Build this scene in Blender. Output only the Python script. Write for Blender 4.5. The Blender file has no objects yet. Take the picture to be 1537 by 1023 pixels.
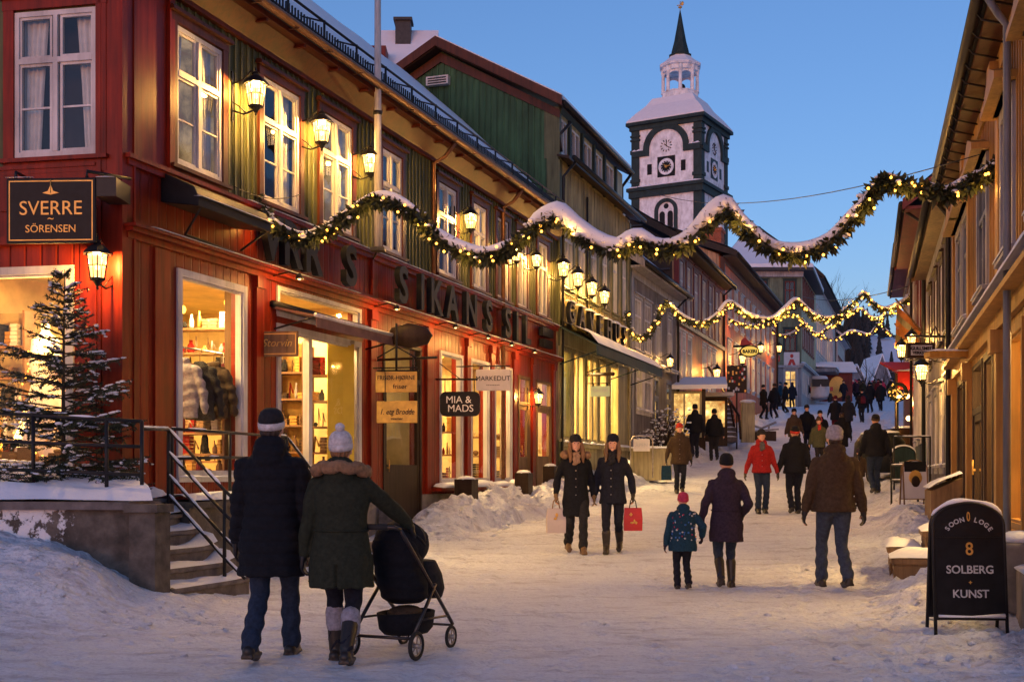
import bpy, math, random
import numpy as np
from mathutils import Vector, Matrix
R = math.radians
rnd = random.Random(7)
SC = bpy.context.scene
COL = SC.collection

# ---------------------------------------------------------------- camera
F = 1800.0 / 1537.0
CAMZ = 1.3
HY = 712.0
cam_d = bpy.data.cameras.new('camera')
cam = bpy.data.objects.new('camera', cam_d)
COL.objects.link(cam)
cam_d.sensor_width = 36.0
cam_d.lens = 36.0 * F
cam_d.shift_y = (HY - 511.5) / 1537.0
cam_d.clip_start = 0.1
cam_d.clip_end = 3000
cam.location = (0, 0, CAMZ)
cam.rotation_euler = (R(90), 0, 0)
SC.camera = cam
SC.render.resolution_x = 1024
SC.render.resolution_y = 681

# ---------------------------------------------------------------- sky and last glow of the sun
world = bpy.data.worlds.new("World")
SC.world = world
world.use_nodes = True
wn = world.node_tree
wn.nodes.clear()
sky = wn.nodes.new('ShaderNodeTexSky')
sky.sky_type = 'NISHITA'
sky.sun_disc = False
sky.sun_elevation = R(3.0)
sky.sun_rotation = R(200)
sky.air_density = 1.0
sky.dust_density = 0.6
sky.ozone_density = 4.0
tint = wn.nodes.new('ShaderNodeMixRGB'); tint.blend_type = 'MULTIPLY'; tint.inputs[0].default_value = 1.0
tint.inputs[2].default_value = (1.36, 0.86, 0.83, 1)
bg = wn.nodes.new('ShaderNodeBackground')
bg.inputs[1].default_value = 0.475
wo = wn.nodes.new('ShaderNodeOutputWorld')
wn.links.new(sky.outputs[0], tint.inputs[1])
wn.links.new(tint.outputs[0], bg.inputs[0])
wn.links.new(bg.outputs[0], wo.inputs[0])

sun_d = bpy.data.lights.new('sun', 'SUN')
sun_d.energy = 0.16
sun_d.angle = R(35)
sun_d.color = (0.84, 0.84, 1.0)
sun = bpy.data.objects.new('sun', sun_d)
COL.objects.link(sun)
sun.rotation_euler = (R(62), 0, R(-20))

SC.view_settings.view_transform = 'Standard'
SC.view_settings.look = 'None'
SC.view_settings.exposure = 0
SC.view_settings.gamma = 1
SC.view_settings.use_curve_mapping = False
SC.render.engine = 'CYCLES'
SC.cycles.use_denoising = True
SC.cycles.max_bounces = 6
SC.cycles.diffuse_bounces = 3
SC.cycles.glossy_bounces = 3
SC.cycles.transmission_bounces = 4
SC.cycles.transparent_max_bounces = 12
SC.cycles.caustics_reflective = False
SC.cycles.caustics_refractive = False
SC.cycles.sample_clamp_indirect = 4.0
SC.cycles.use_light_tree = True

WARM = (1.0, 0.50, 0.11)

# ---------------------------------------------------------------- maths helpers
def P(px, py, Y):
    return Vector(((px - 768.5) * Y / 1800.0, Y, CAMZ + (HY - py) * Y / 1800.0))

def ZY(py, Y):
    return CAMZ + (HY - py) * Y / 1800.0

def YL(px):           # depth on the left street front for an image column
    return 16200.0 / (1390.0 - px)

def YR(px):
    return 2610.0 / (px - 1300.0)

# deterministic value noise
_rs = np.random.RandomState(3)
_tab = _rs.rand(256, 256)
def vnoise(x, y):
    x = np.asarray(x, float); y = np.asarray(y, float)
    xi = np.floor(x).astype(int); yi = np.floor(y).astype(int)
    fx = x - xi; fy = y - yi
    fx = fx * fx * (3 - 2 * fx); fy = fy * fy * (3 - 2 * fy)
    a = _tab[xi & 255, yi & 255]; b = _tab[(xi + 1) & 255, yi & 255]
    c = _tab[xi & 255, (yi + 1) & 255]; d = _tab[(xi + 1) & 255, (yi + 1) & 255]
    return (a * (1 - fx) + b * fx) * (1 - fy) + (c * (1 - fx) + d * fx) * fy
def fbm(x, y, o=4):
    s = 0; a = 0.5; f = 1.0
    for k in range(o):
        s = s + a * vnoise(np.asarray(x) * f + 17 * k, np.asarray(y) * f + 31 * k); a *= .5; f *= 2.03
    return s

GY = [-50, 0, 9, 13, 17.4, 24.5, 30, 43, 53, 71, 95, 120, 150, 200, 400, 900]
GZ = [-.1, -.05, -.04, 0, .17, .51, .83, 1.9, 3.07, 4.95, 7.0, 9.0, 11.2, 12.0, 12.0, 12.0]
def smooth01(t):
    t = np.clip(t, 0, 1); return t * t * (3 - 2 * t)
def ground(X, Y):
    X = np.asarray(X, float); Y = np.asarray(Y, float)
    g = np.interp(Y, GY, GZ)
    uL = (X - (.3456 * Y - 9.0)) * .945       # distance out from the left fronts
    uR = ((1.45 + .2956 * Y) - X) * .959      # distance out from the right fronts
    n1 = fbm(X * 1.3, Y * 1.3); n2 = fbm(X * 4.1 + 9, Y * 4.1, 3)
    # left snow bank by the red shop front
    w = smooth01((Y - 18.5) / 3) * (1 - smooth01((Y - 60) / 20))
    rough = fbm(X * 2.6 + 5, Y * 2.6, 3)
    h = (.46 + .85 * (rough - .5)) * np.clip(1.15 - ((uL - .62) / (.62 + .5 * (n1 - .4))) ** 2, 0, 1) ** .8 * w
    h = h * np.where(uL < .4, .9, 1)
    # bank in front of the terrace
    tX = X - (-4.55); tY = Y - 11.15
    h2 = .70 * np.exp(-(np.maximum(tX, -.2) / 1.05) ** 2 - (np.minimum(tY, 0) / .85) ** 2) * smooth01((12.9 - Y) / .8)
    h2b = .30 * np.exp(-((X + 3.9) / .8) ** 2 - ((Y - 11.1) / .7) ** 2)
    h2 = np.maximum(h2, h2b) * (.8 + .5 * n1)
    # right bank
    w3 = smooth01((Y - 9.5) / 3) * (1 - smooth01((Y - 60) / 20))
    h3 = (.30 + .5 * (rough - .5)) * (1 - smooth01((uR - .55 - .9 * (n1 - .4)) / .8)) * w3
    g = g + h + h2 + h3
    lump = np.exp(-(np.maximum(uR, 0) / 2.0) ** 2) * smooth01((Y - 6) / 4) + np.exp(-(np.maximum(uL, 0) / 2.2) ** 2) * .6
    n3 = fbm(X * 7.3 + 3, Y * 6.1, 3)
    g = g + .012 * (n1 - .5) + lump * (.12 * (n2 - .5) + .11 * (np.abs(n3 - .45) * 2 - .12) + .05 * (fbm(X * 15, Y * 13, 2) - .38)) + .012 * (n2 - .5) + .016 * (n3 - .45) * smooth01((uR + 0) / 1.0)
    return g
def gz(X, Y):
    return float(ground(X, Y))
def foot_depth(px, py):
    """depth at which the ground shows at image point px, py"""
    best = None; Y = 5.0
    prev = None
    while Y < 400:
        X = (px - 768.5) * Y / 1800
        e = HY - 1800 * (gz(X, Y) - CAMZ) / Y - py
        if e <= 0: return Y
        Y *= 1.006
    return Y

# ---------------------------------------------------------------- mesh builder
class MB:
    def __init__(s):
        s.v = []; s.f = []; s.m = []; s.sm = []; s.mi = 0; s.smooth = False
    def add(s, vs, fs, smooth=None):
        b = len(s.v); s.v.extend([tuple(p) for p in vs])
        for f in fs:
            s.f.append(tuple(b + i for i in f)); s.m.append(s.mi); s.sm.append(s.smooth if smooth is None else smooth)
        return s
    def box(s, x0, x1, y0, y1, z0, z1):
        if x0 > x1: x0, x1 = x1, x0
        if y0 > y1: y0, y1 = y1, y0
        if z0 > z1: z0, z1 = z1, z0
        vs = [(x0,y0,z0),(x1,y0,z0),(x1,y1,z0),(x0,y1,z0),(x0,y0,z1),(x1,y0,z1),(x1,y1,z1),(x0,y1,z1)]
        return s.add(vs, [(0,3,2,1),(4,5,6,7),(0,1,5,4),(1,2,6,5),(2,3,7,6),(3,0,4,7)], False)
    def quad(s, a, b, c, d):
        return s.add([a, b, c, d], [(0, 1, 2, 3)], False)
    def prism(s, prof, a, b, axis='x'):
        """closed 2-D outline (counter-clockwise) swept from a to b along an axis"""
        n = len(prof)
        def pt(p, t):
            if axis == 'x': return (t, p[0], p[1])
            if axis == 'y': return (p[0], t, p[1])
            return (p[0], p[1], t)
        vs = [pt(p, a) for p in prof] + [pt(p, b) for p in prof]
        fs = [(i, (i+1) % n, n + (i+1) % n, n + i) for i in range(n)]
        fs += [tuple(range(n-1, -1, -1)), tuple(range(n, 2*n))]
        return s.add(vs, fs, False)
    def tube(s, pts, r, n=8, caps=True, smooth=True):
        pts = [Vector(p) for p in pts]; N = len(pts)
        rs = r if isinstance(r, (list, tuple)) else [r] * N
        vs = []; fs = []
        up = None
        for i, p in enumerate(pts):
            t = (pts[min(i+1, N-1)] - pts[max(i-1, 0)])
            if t.length < 1e-9: t = Vector((0, 0, 1))
            t.normalize()
            if up is None:
                up = Vector((0, 0, 1)) if abs(t.z) < .9 else Vector((1, 0, 0))
            sd = t.cross(up)
            if sd.length < 1e-4: sd = t.cross(Vector((0, 1, 0)))
            sd.normalize(); u2 = sd.cross(t).normalized(); up = u2
            for k in range(n):
                a = 2 * math.pi * k / n
                vs.append(p + (sd * math.cos(a) + u2 * math.sin(a)) * rs[i])
        for i in range(N - 1):
            for k in range(n):
                fs.append((i*n+k, (i+1)*n+k, (i+1)*n+(k+1) % n, i*n+(k+1) % n))
        if caps:
            fs.append(tuple(range(n))); fs.append(tuple((N-1)*n + k for k in range(n-1, -1, -1)))
        return s.add(vs, fs, smooth)
    def lathe(s, prof, c=(0, 0, 0), n=16, smooth=True, sx=1, sy=1):
        """profile of (r, z) turned about a vertical axis"""
        vs = []; fs = []
        for (r, z) in prof:
            for k in range(n):
                a = 2 * math.pi * k / n
                vs.append((c[0] + r * sx * math.cos(a), c[1] + r * sy * math.sin(a), c[2] + z))
        for i in range(len(prof) - 1):
            for k in range(n):
                fs.append((i*n+k, i*n+(k+1) % n, (i+1)*n+(k+1) % n, (i+1)*n+k))
        fs.append(tuple(range(n-1, -1, -1))); fs.append(tuple((len(prof)-1)*n + k for k in range(n)))
        return s.add(vs, fs, smooth)
    def ell(s, c, r, n=12, m=8, smooth=True):
        if not isinstance(r, (list, tuple)): r = (r, r, r)
        vs = [(c[0], c[1], c[2] - r[2])]
        for j in range(1, m):
            b = -math.pi/2 + math.pi * j / m
            for k in range(n):
                a = 2*math.pi*k/n
                vs.append((c[0]+r[0]*math.cos(b)*math.cos(a), c[1]+r[1]*math.cos(b)*math.sin(a), c[2]+r[2]*math.sin(b)))
        vs.append((c[0], c[1], c[2] + r[2]))
        fs = [(0, 1+(k+1) % n, 1+k) for k in range(n)]
        for j in range(m-2):
            for k in range(n):
                fs.append((1+j*n+k, 1+j*n+(k+1) % n, 1+(j+1)*n+(k+1) % n, 1+(j+1)*n+k))
        t = len(vs)-1; b0 = 1+(m-2)*n
        fs += [(b0+k, b0+(k+1) % n, t) for k in range(n)]
        return s.add(vs, fs, smooth)
    def cap(s, p0, p1, r0, r1, n=10):
        """tapered capsule"""
        p0 = Vector(p0); p1 = Vector(p1); d = p1 - p0; L = max(d.length, 1e-6); t = d / L
        pts = []; rs = []
        for a in (-90, -60, -30): pts.append(p0 + t * r0 * math.sin(R(a)) * .999); rs.append(max(.001, r0 * math.cos(R(a))))
        pts.append(p0); rs.append(r0); pts.append(p1); rs.append(r1)
        for a in (30, 60, 90): pts.append(p1 + t * r1 * math.sin(R(a)) * .999); rs.append(max(.001, r1 * math.cos(R(a))))
        return s.tube(pts, rs, n)
    def loft(s, rings, n=20):
        """rings of (z, rx, ry, cx, cy) ellipses"""
        vs = []; fs = []
        for (z, rx, ry, cx, cy) in rings:
            for k in range(n):
                a = 2*math.pi*k/n
                vs.append((cx + rx*math.cos(a), cy + ry*math.sin(a), z))
        for i in range(len(rings)-1):
            for k in range(n):
                fs.append((i*n+k, i*n+(k+1) % n, (i+1)*n+(k+1) % n, (i+1)*n+k))
        fs.append(tuple(range(n-1, -1, -1))); fs.append(tuple((len(rings)-1)*n+k for k in range(n)))
        return s.add(vs, fs, True)
    def mesh(s, name, mats):
        me = bpy.data.meshes.new(name)
        me.from_pydata(s.v, [], s.f)
        if not isinstance(mats, (list, tuple)): mats = [mats]
        for m in mats: me.materials.append(m)
        me.polygons.foreach_set('material_index', s.m)
        me.polygons.foreach_set('use_smooth', s.sm)
        me.update()
        return me
    def build(s, name, mats, parent=None, loc=(0, 0, 0), rz=0, bevel=0):
        o = bpy.data.objects.new(name, s.mesh(name, mats))
        COL.objects.link(o); o.location = loc; o.rotation_euler = (0, 0, rz)
        if parent is not None: o.parent = parent
        if bevel:
            b = o.modifiers.new('bevel', 'BEVEL'); b.width = bevel; b.segments = 2; b.limit_method = 'ANGLE'
        return o

def obj(name, me, parent=None, loc=(0, 0, 0), rz=0):
    o = bpy.data.objects.new(name, me); COL.objects.link(o); o.location = loc; o.rotation_euler = (0, 0, rz)
    if parent is not None: o.parent = parent
    return o

def tag(o, label=None, cat=None, group=None, kind=None):
    if label: o['label'] = label
    if cat: o['category'] = cat
    if group: o['group'] = group
    if kind: o['kind'] = kind
    return o

def thing(name, label, cat, loc=(0, 0, 0), rz=0, group=None):
    o = bpy.data.objects.new(name, None); COL.objects.link(o)
    o.location = loc; o.rotation_euler = (0, 0, rz); o.empty_display_size = .2
    return tag(o, label, cat, group)

def copy_tree(o, parent=None):
    c = o.copy(); COL.objects.link(c)
    if parent is not None: c.parent = parent
    for ch in o.children: copy_tree(ch, c)
    return c

def point(name, loc, power, parent=None, r=.03, color=WARM):
    l = bpy.data.lights.new(name, 'POINT'); l.energy = power; l.color = color; l.shadow_soft_size = r
    o = bpy.data.objects.new(name, l); COL.objects.link(o); o.location = loc
    if parent is not None: o.parent = parent
    return o
def area(name, loc, rot, sx, sy, power, parent=None, color=WARM):
    l = bpy.data.lights.new(name, 'AREA'); l.shape = 'RECTANGLE'; l.size = sx; l.size_y = sy; l.energy = power; l.color = color
    o = bpy.data.objects.new(name, l); COL.objects.link(o); o.location = loc; o.rotation_euler = rot
    if parent is not None: o.parent = parent
    return o

# ---------------------------------------------------------------- text as mesh
_tc = {}
def text_mesh(txt, size, mat_, ext=.004, bold=0.0, align='CENTER', shear=0, key=None):
    cu = bpy.data.curves.new('lettering', 'FONT')
    cu.body = txt; cu.size = size; cu.extrude = ext; cu.align_x = align; cu.align_y = 'CENTER'; cu.offset = bold; cu.shear = shear
    cu.resolution_u = 4
    o = bpy.data.objects.new('tmp_text', cu); COL.objects.link(o)
    bpy.context.view_layer.update()
    dg = bpy.context.evaluated_depsgraph_get()
    me = bpy.data.meshes.new_from_object(o.evaluated_get(dg))
    bpy.data.objects.remove(o, do_unlink=True)
    me.materials.clear(); me.materials.append(mat_)
    return me
def text(txt, size, mat_, parent, loc, rot=(R(90), 0, 0), ext=.004, bold=0.0, shear=0, name='lettering', sx=1.0):
    o = obj(name, text_mesh(txt, size, mat_, ext, bold, shear=shear), parent, loc)
    o.rotation_euler = rot; o.scale = (sx, 1, 1)
    return o

# ---------------------------------------------------------------- materials
def _mat(name):
    m = bpy.data.materials.new(name); m.use_nodes = True
    nt = m.node_tree; b = nt.nodes['Principled BSDF']
    return m, nt, b
def _coords(nt, scale=(1, 1, 1), kind='Object'):
    tc = nt.nodes.new('ShaderNodeTexCoord'); mp = nt.nodes.new('ShaderNodeMapping')
    mp.inputs['Scale'].default_value = scale
    nt.links.new(tc.outputs[kind], mp.inputs[0]); return mp.outputs[0]
def _noise(nt, vec, scale, detail=4, rough=.6):
    n = nt.nodes.new('ShaderNodeTexNoise'); n.inputs['Scale'].default_value = scale
    n.inputs['Detail'].default_value = detail; n.inputs['Roughness'].default_value = rough
    if vec is not None: nt.links.new(vec, n.inputs['Vector'])
    return n
def _ramp(nt, fac, stops):
    r = nt.nodes.new('ShaderNodeValToRGB'); e = r.color_ramp.elements
    while len(e) < len(stops): e.new(.5)
    for i, (p, c) in enumerate(stops):
        e[i].position = p; e[i].color = (c[0], c[1], c[2], 1) if isinstance(c, (tuple, list)) else (c, c, c, 1)
    nt.links.new(fac, r.inputs[0]); return r.outputs[0]
def _bump(nt, b, h, strength, dist=.02, prev=None):
    bp = nt.nodes.new('ShaderNodeBump'); bp.inputs['Strength'].default_value = strength; bp.inputs['Distance'].default_value = dist
    nt.links.new(h, bp.inputs['Height'])
    if prev is not None: nt.links.new(prev, bp.inputs['Normal'])
    nt.links.new(bp.outputs[0], b.inputs['Normal']); return bp.outputs[0]

def plain(name, col, rough=.6, metal=0, var=.25, scale=9, bump=.0, stretch=(1, 1, 1), spec=.5, bscale=40):
    m, nt, b = _mat(name)
    b.inputs['Roughness'].default_value = rough; b.inputs['Metallic'].default_value = metal
    b.inputs['Specular IOR Level'].default_value = spec
    v = _coords(nt, stretch); n = _noise(nt, v, scale)
    c1 = [max(0, c * (1 - var)) for c in col]; c2 = [min(1, c * (1 + var)) for c in col]
    nt.links.new(_ramp(nt, n.outputs['Fac'], [(.3, c1), (.7, c2)]), b.inputs['Base Color'])
    if bump:
        n2 = _noise(nt, v, bscale); _bump(nt, b, n2.outputs['Fac'], bump, .01)
    return m

def paint_wood(name, col, rough=.5, pitch=0.0, grime=.5, worn=.35):
    """painted boards: streaks run down the boards, paint thins and darkens in blotches"""
    m, nt, b = _mat(name)
    b.inputs['Roughness'].default_value = rough
    b.inputs['Specular IOR Level'].default_value = .22
    v = _coords(nt, (14, 14, .9)); n = _noise(nt, v, 1.0, 6, .65)
    v2 = _coords(nt, (1, 1, .6)); n2 = _noise(nt, v2, 1.7, 5, .6)
    dk = [c * (1 - grime) for c in col]; lt = [min(1, c * (1 + worn)) for c in col]
    a = _ramp(nt, n.outputs['Fac'], [(.28, dk), (.5, col), (.75, lt)])
    mx = nt.nodes.new('ShaderNodeMixRGB'); mx.blend_type = 'MULTIPLY'; mx.inputs[0].default_value = .8
    nt.links.new(a, mx.inputs[1])
    nt.links.new(_ramp(nt, n2.outputs['Fac'], [(.3, .55), (.62, 1.1)]), mx.inputs[2])
    out = mx.outputs[0]
    if pitch:
        # each board its own tone, dark joints between boards
        tc = nt.nodes.new('ShaderNodeTexCoord'); sx = nt.nodes.new('ShaderNodeSeparateXYZ'); nt.links.new(tc.outputs['Object'], sx.inputs[0])
        ad = nt.nodes.new('ShaderNodeMath'); ad.operation = 'ADD'; nt.links.new(sx.outputs['X'], ad.inputs[0]); nt.links.new(sx.outputs['Y'], ad.inputs[1])
        dv = nt.nodes.new('ShaderNodeMath'); dv.operation = 'DIVIDE'; nt.links.new(ad.outputs[0], dv.inputs[0]); dv.inputs[1].default_value = pitch
        fl = nt.nodes.new('ShaderNodeMath'); fl.operation = 'FLOOR'; nt.links.new(dv.outputs[0], fl.inputs[0])
        wn_ = nt.nodes.new('ShaderNodeTexWhiteNoise'); wn_.noise_dimensions = '1D'; nt.links.new(fl.outputs[0], wn_.inputs['W'])
        m2 = nt.nodes.new('ShaderNodeMixRGB'); m2.blend_type = 'MULTIPLY'; m2.inputs[0].default_value = 1
        nt.links.new(out, m2.inputs[1]); nt.links.new(_ramp(nt, wn_.outputs['Value'], [(0, .78), (1, 1.15)]), m2.inputs[2]); out = m2.outputs[0]
        fr = nt.nodes.new('ShaderNodeMath'); fr.operation = 'FRACT'; nt.links.new(dv.outputs[0], fr.inputs[0])
        hh = _ramp(nt, fr.outputs[0], [(0, 0), (.10, 1), (.90, 1), (1, 0)])
        nb = _bump(nt, b, hh, .9, .012)
        _bump(nt, b, n.outputs['Fac'], .25, .01, nb)
    else:
        _bump(nt, b, n.outputs['Fac'], .3, .01)
    nt.links.new(out, b.inputs['Base Color'])
    return m

def snow_mat(name, base=(.78, .82, .90), bump=.5, scale=14, trodden=False):
    m, nt, b = _mat(name)
    b.inputs['Roughness'].default_value = .75
    b.inputs['Specular IOR Level'].default_value = .25
    v = _coords(nt); n = _noise(nt, v, scale, 6, .62); n3 = _noise(nt, v, 2.1, 4, .6)
    if trodden:
        st = _coords(nt, (1.0, 3.2, 1)); n4 = _noise(nt, st, 1.4, 7, .68)
        c = _ramp(nt, n4.outputs['Fac'], [(.24, (.42, .41, .45)), (.36, (.66, .67, .74)), (.48, (.82, .85, .93)), (.75, (.88, .92, .98))])
        vor = nt.nodes.new('ShaderNodeTexVoronoi'); vor.inputs['Scale'].default_value = 6.5
        nt.links.new(_coords(nt, (1, 2.2, 1)), vor.inputs['Vector'])
        # thin dirty scuffs of grit pressed in the snow
        gr = _noise(nt, _coords(nt, (1.2, 7, 1)), .9, 8, .75)
        mx = nt.nodes.new('ShaderNodeMixRGB'); nt.links.new(_ramp(nt, gr.outputs['Fac'], [(.68, 0), (.74, .75)]), mx.inputs[0])
        nt.links.new(c, mx.inputs[1]); mx.inputs[2].default_value = (.16, .13, .11, 1)
        sp_ = _noise(nt, _coords(nt, (1, 1.6, 1)), 26, 5, .8); m3 = nt.nodes.new('ShaderNodeMixRGB'); m3.blend_type = 'MULTIPLY'; m3.inputs[0].default_value = 1  # darker specks put in the colour: grit, plus shade of footprints and dents
        nt.links.new(mx.outputs[0], m3.inputs[1]); nt.links.new(_ramp(nt, sp_.outputs['Fac'], [(.34, (.76, .75, .79)), (.52, (1, 1, 1))]), m3.inputs[2])
        nt.links.new(m3.outputs[0], b.inputs['Base Color'])
        nb = _bump(nt, b, vor.outputs['Distance'], .7, .07)
        nb = _bump(nt, b, n.outputs['Fac'], .9, .09, nb)
        n5 = _noise(nt, v, 45, 5, .75); _bump(nt, b, n5.outputs['Fac'], .7, .022, nb)
    else:
        nt.links.new(_ramp(nt, n3.outputs['Fac'], [(.3, [c * .93 for c in base]), (.7, base)]), b.inputs['Base Color'])
        nb = _bump(nt, b, n.outputs['Fac'], bump, .03)
        n5 = _noise(nt, v, 90, 3, .6); _bump(nt, b, n5.outputs['Fac'], .2, .008, nb)
    return m

def snowy_concrete():
    m, nt, b = _mat('snow_spattered_concrete'); b.inputs['Roughness'].default_value = .9
    v = _coords(nt); n = _noise(nt, v, 4, 6); n2 = _noise(nt, v, 9, 7, .7)
    base = _ramp(nt, n.outputs['Fac'], [(.3, (.030, .026, .022)), (.5, (.09, .075, .062)), (.72, (.19, .16, .135))])
    sx = nt.nodes.new('ShaderNodeSeparateXYZ'); tc = nt.nodes.new('ShaderNodeTexCoord'); nt.links.new(tc.outputs['Object'], sx.inputs[0])
    mr = nt.nodes.new('ShaderNodeMapRange'); mr.inputs['From Min'].default_value = -4.05; mr.inputs['From Max'].default_value = -4.6; mr.inputs['To Min'].default_value = -.16; mr.inputs['To Max'].default_value = .10; nt.links.new(sx.outputs['X'], mr.inputs['Value'])
    ad = nt.nodes.new('ShaderNodeMath'); ad.operation = 'ADD'; nt.links.new(n2.outputs['Fac'], ad.inputs[0]); nt.links.new(mr.outputs[0], ad.inputs[1])
    fac = _ramp(nt, ad.outputs[0], [(.53, 0), (.57, 1)])
    mx = nt.nodes.new('ShaderNodeMixRGB'); nt.links.new(fac, mx.inputs[0]); nt.links.new(base, mx.inputs[1]); mx.inputs[2].default_value = (.78, .79, .83, 1)
    nt.links.new(mx.outputs[0], b.inputs['Base Color']); nb = _bump(nt, b, n2.outputs['Fac'], .8, .03); _bump(nt, b, fac, .5, .02, nb)
    return m

def emit(name, col, strength, var=0, scale=3, stretch=(1, 1, 1)):
    m = bpy.data.materials.new(name); m.use_nodes = True; nt = m.node_tree; nt.nodes.clear()
    e = nt.nodes.new('ShaderNodeEmission'); o = nt.nodes.new('ShaderNodeOutputMaterial')
    e.inputs[1].default_value = strength; e.inputs[0].default_value = (*col, 1)
    if var:
        n = _noise(nt, _coords(nt, stretch), scale, 5, .65)
        lo = [c * (1 - var) for c in col]
        nt.links.new(_ramp(nt, n.outputs['Fac'], [(.3, [lo[0] * .8, lo[1] * .45, lo[2] * .3]), (.47, lo), (.62, col), (.72, (1, .8, .45))]), e.inputs[0])
    nt.links.new(e.outputs[0], o.inputs[0]); return m

def glow_glass(name, col, strength):
    """lamp glass: the panes themselves glow, the lamp's light passes through them"""
    m = bpy.data.materials.new(name); m.use_nodes = True; nt = m.node_tree; nt.nodes.clear()
    e = nt.nodes.new('ShaderNodeEmission'); e.inputs[0].default_value = (*col, 1); e.inputs[1].default_value = strength
    t = nt.nodes.new('ShaderNodeBsdfTransparent'); a = nt.nodes.new('ShaderNodeAddShader'); o = nt.nodes.new('ShaderNodeOutputMaterial')
    nt.links.new(e.outputs[0], a.inputs[0]); nt.links.new(t.outputs[0], a.inputs[1]); nt.links.new(a.outputs[0], o.inputs[0]); return m

def glass_mat(name, ior=1.5, tintc=(.92, .95, .95), extra=.04):
    m = bpy.data.materials.new(name); m.use_nodes = True; nt = m.node_tree; nt.nodes.clear()
    g = nt.nodes.new('ShaderNodeBsdfGlossy'); g.inputs['Roughness'].default_value = .03; g.inputs['Color'].default_value = (.95, .97, 1, 1)
    t = nt.nodes.new('ShaderNodeBsdfTransparent'); t.inputs[0].default_value = (*tintc, 1)
    f = nt.nodes.new('ShaderNodeLayerWeight'); f.inputs[0].default_value = .5
    pw = nt.nodes.new('ShaderNodeMath'); pw.operation = 'POWER'; pw.inputs[1].default_value = 4.0; nt.links.new(f.outputs['Facing'], pw.inputs[0])
    ad = nt.nodes.new('ShaderNodeMath'); ad.operation = 'MULTIPLY_ADD'; ad.inputs[1].default_value = .9 if ior > 1.4 else .55; ad.inputs[2].default_value = extra; nt.links.new(pw.outputs[0], ad.inputs[0])
    mx = nt.nodes.new('ShaderNodeMixShader'); o = nt.nodes.new('ShaderNodeOutputMaterial')
    n = _noise(nt, _coords(nt, (1, 1, 1)), 1.6, 2); bp = nt.nodes.new('ShaderNodeBump'); bp.inputs['Strength'].default_value = .10; bp.inputs['Distance'].default_value = .02
    nt.links.new(n.outputs['Fac'], bp.inputs['Height']); nt.links.new(bp.outputs[0], g.inputs['Normal'])
    nt.links.new(ad.outputs[0], mx.inputs[0]); nt.links.new(t.outputs[0], mx.inputs[1]); nt.links.new(g.outputs[0], mx.inputs[2]); nt.links.new(mx.outputs[0], o.inputs[0])
    return m

M = {}
M['snow'] = snow_mat('snow')
M['snow_street'] = snow_mat('trodden_snow', bump=.55, scale=7, trodden=True)
M['green'] = paint_wood('olive_green_boards', (.095, .100, .042), pitch=.15)
M['green_flat'] = paint_wood('olive_green_paint', (.115, .125, .062))
M['dkgreen'] = paint_wood('deep_green_boards', (.038, .105, .048), pitch=.16)
M['red'] = paint_wood('red_painted_wood', (.215, .018, .006), rough=.38)
M['red_boards'] = paint_wood('red_boards', (.215, .018, .006), rough=.4, pitch=.17)
M['brown_trim'] = paint_wood('brown_trim', (.085, .022, .010), rough=.4)
M['eaves'] = paint_wood('eaves_boards', (.085, .012, .004), rough=.5)
M['white'] = paint_wood('white_painted_wood', (.62, .60, .60), grime=.25, worn=.1)
M['cream'] = paint_wood('pale_yellow_boards', (.36, .32, .17), pitch=.18)
M['cream_flat'] = paint_wood('pale_yellow_paint', (.42, .37, .20))
M['grey_boards'] = paint_wood('grey_boards', (.20, .19, .20), pitch=.18)
M['grey_trim'] = paint_wood('grey_trim', (.33, .33, .36))
M['bluegrey'] = paint_wood('blue_grey_paint', (.17, .19, .23))
M['ochre'] = paint_wood('ochre_boards', (.38, .195, .045), pitch=.20, grime=.25)
M['ochre_flat'] = paint_wood('ochre_paint', (.40, .21, .050), grime=.25)
M['orange'] = paint_wood('orange_boards', (.52, .115, .020), pitch=.18)
M['brick_orange'] = plain('orange_render', (.36, .10, .045), .85, var=.35, scale=14, bump=.4)
M['peach'] = paint_wood('peach_boards', (.56, .30, .15), pitch=.18)
M['darkred'] = paint_wood('dark_red_paint', (.15, .025, .022))
M['sage'] = paint_wood('sage_green_boards', (.13, .165, .115), pitch=.2)
M['palewall'] = paint_wood('pale_boards', (.40, .42, .44), pitch=.2)
M['tower_white'] = paint_wood('white_rendered_wall', (.80, .86, .92), rough=.8, grime=.10, worn=.05)
M['tower_dark'] = paint_wood('dark_green_stone', (.022, .045, .048), rough=.6)
M['dark_wood'] = paint_wood('dark_brown_wood', (.035, .02, .013), rough=.5)
M['mid_wood'] = paint_wood('bare_wood', (.20, .12, .06), rough=.6)
M['black'] = plain('black_metal', (.012, .012, .014), .45, 0, .3, spec=.3)
M['blackpaint'] = plain('black_paint', (.010, .011, .014), .4, 0, .3, spec=.15)
M['gold'] = plain('gold_paint', (.62, .36, .09), .4, .5, .15)
M['whitepaint'] = plain('white_lettering', (.75, .75, .75), .5, 0, .1)
M['greypaint'] = plain('grey_lettering', (.42, .44, .48), .5, 0, .2)
M['concrete'] = plain('old_concrete', (.10, .085, .072), .9, 0, .55, 5, .8, bscale=22)
M['snowy_concrete'] = snowy_concrete()
M['plinth'] = plain('rendered_plinth', (.22, .20, .19), .9, 0, .35, 4, .5, bscale=22)
M['stone'] = plain('step_stone', (.14, .12, .115), .85, 0, .4, 7, .6, bscale=30)
M['roofing'] = plain('dark_roofing', (.03, .032, .036), .6, 0, .4, 8, .4)
M['gutter'] = plain('copper_gutter', (.16, .07, .035), .35, .6, .3)
M['pole'] = plain('weathered_white_pole', (.46, .45, .44), .6, 0, .3, 6, .3, (8, 8, .6))
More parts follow.
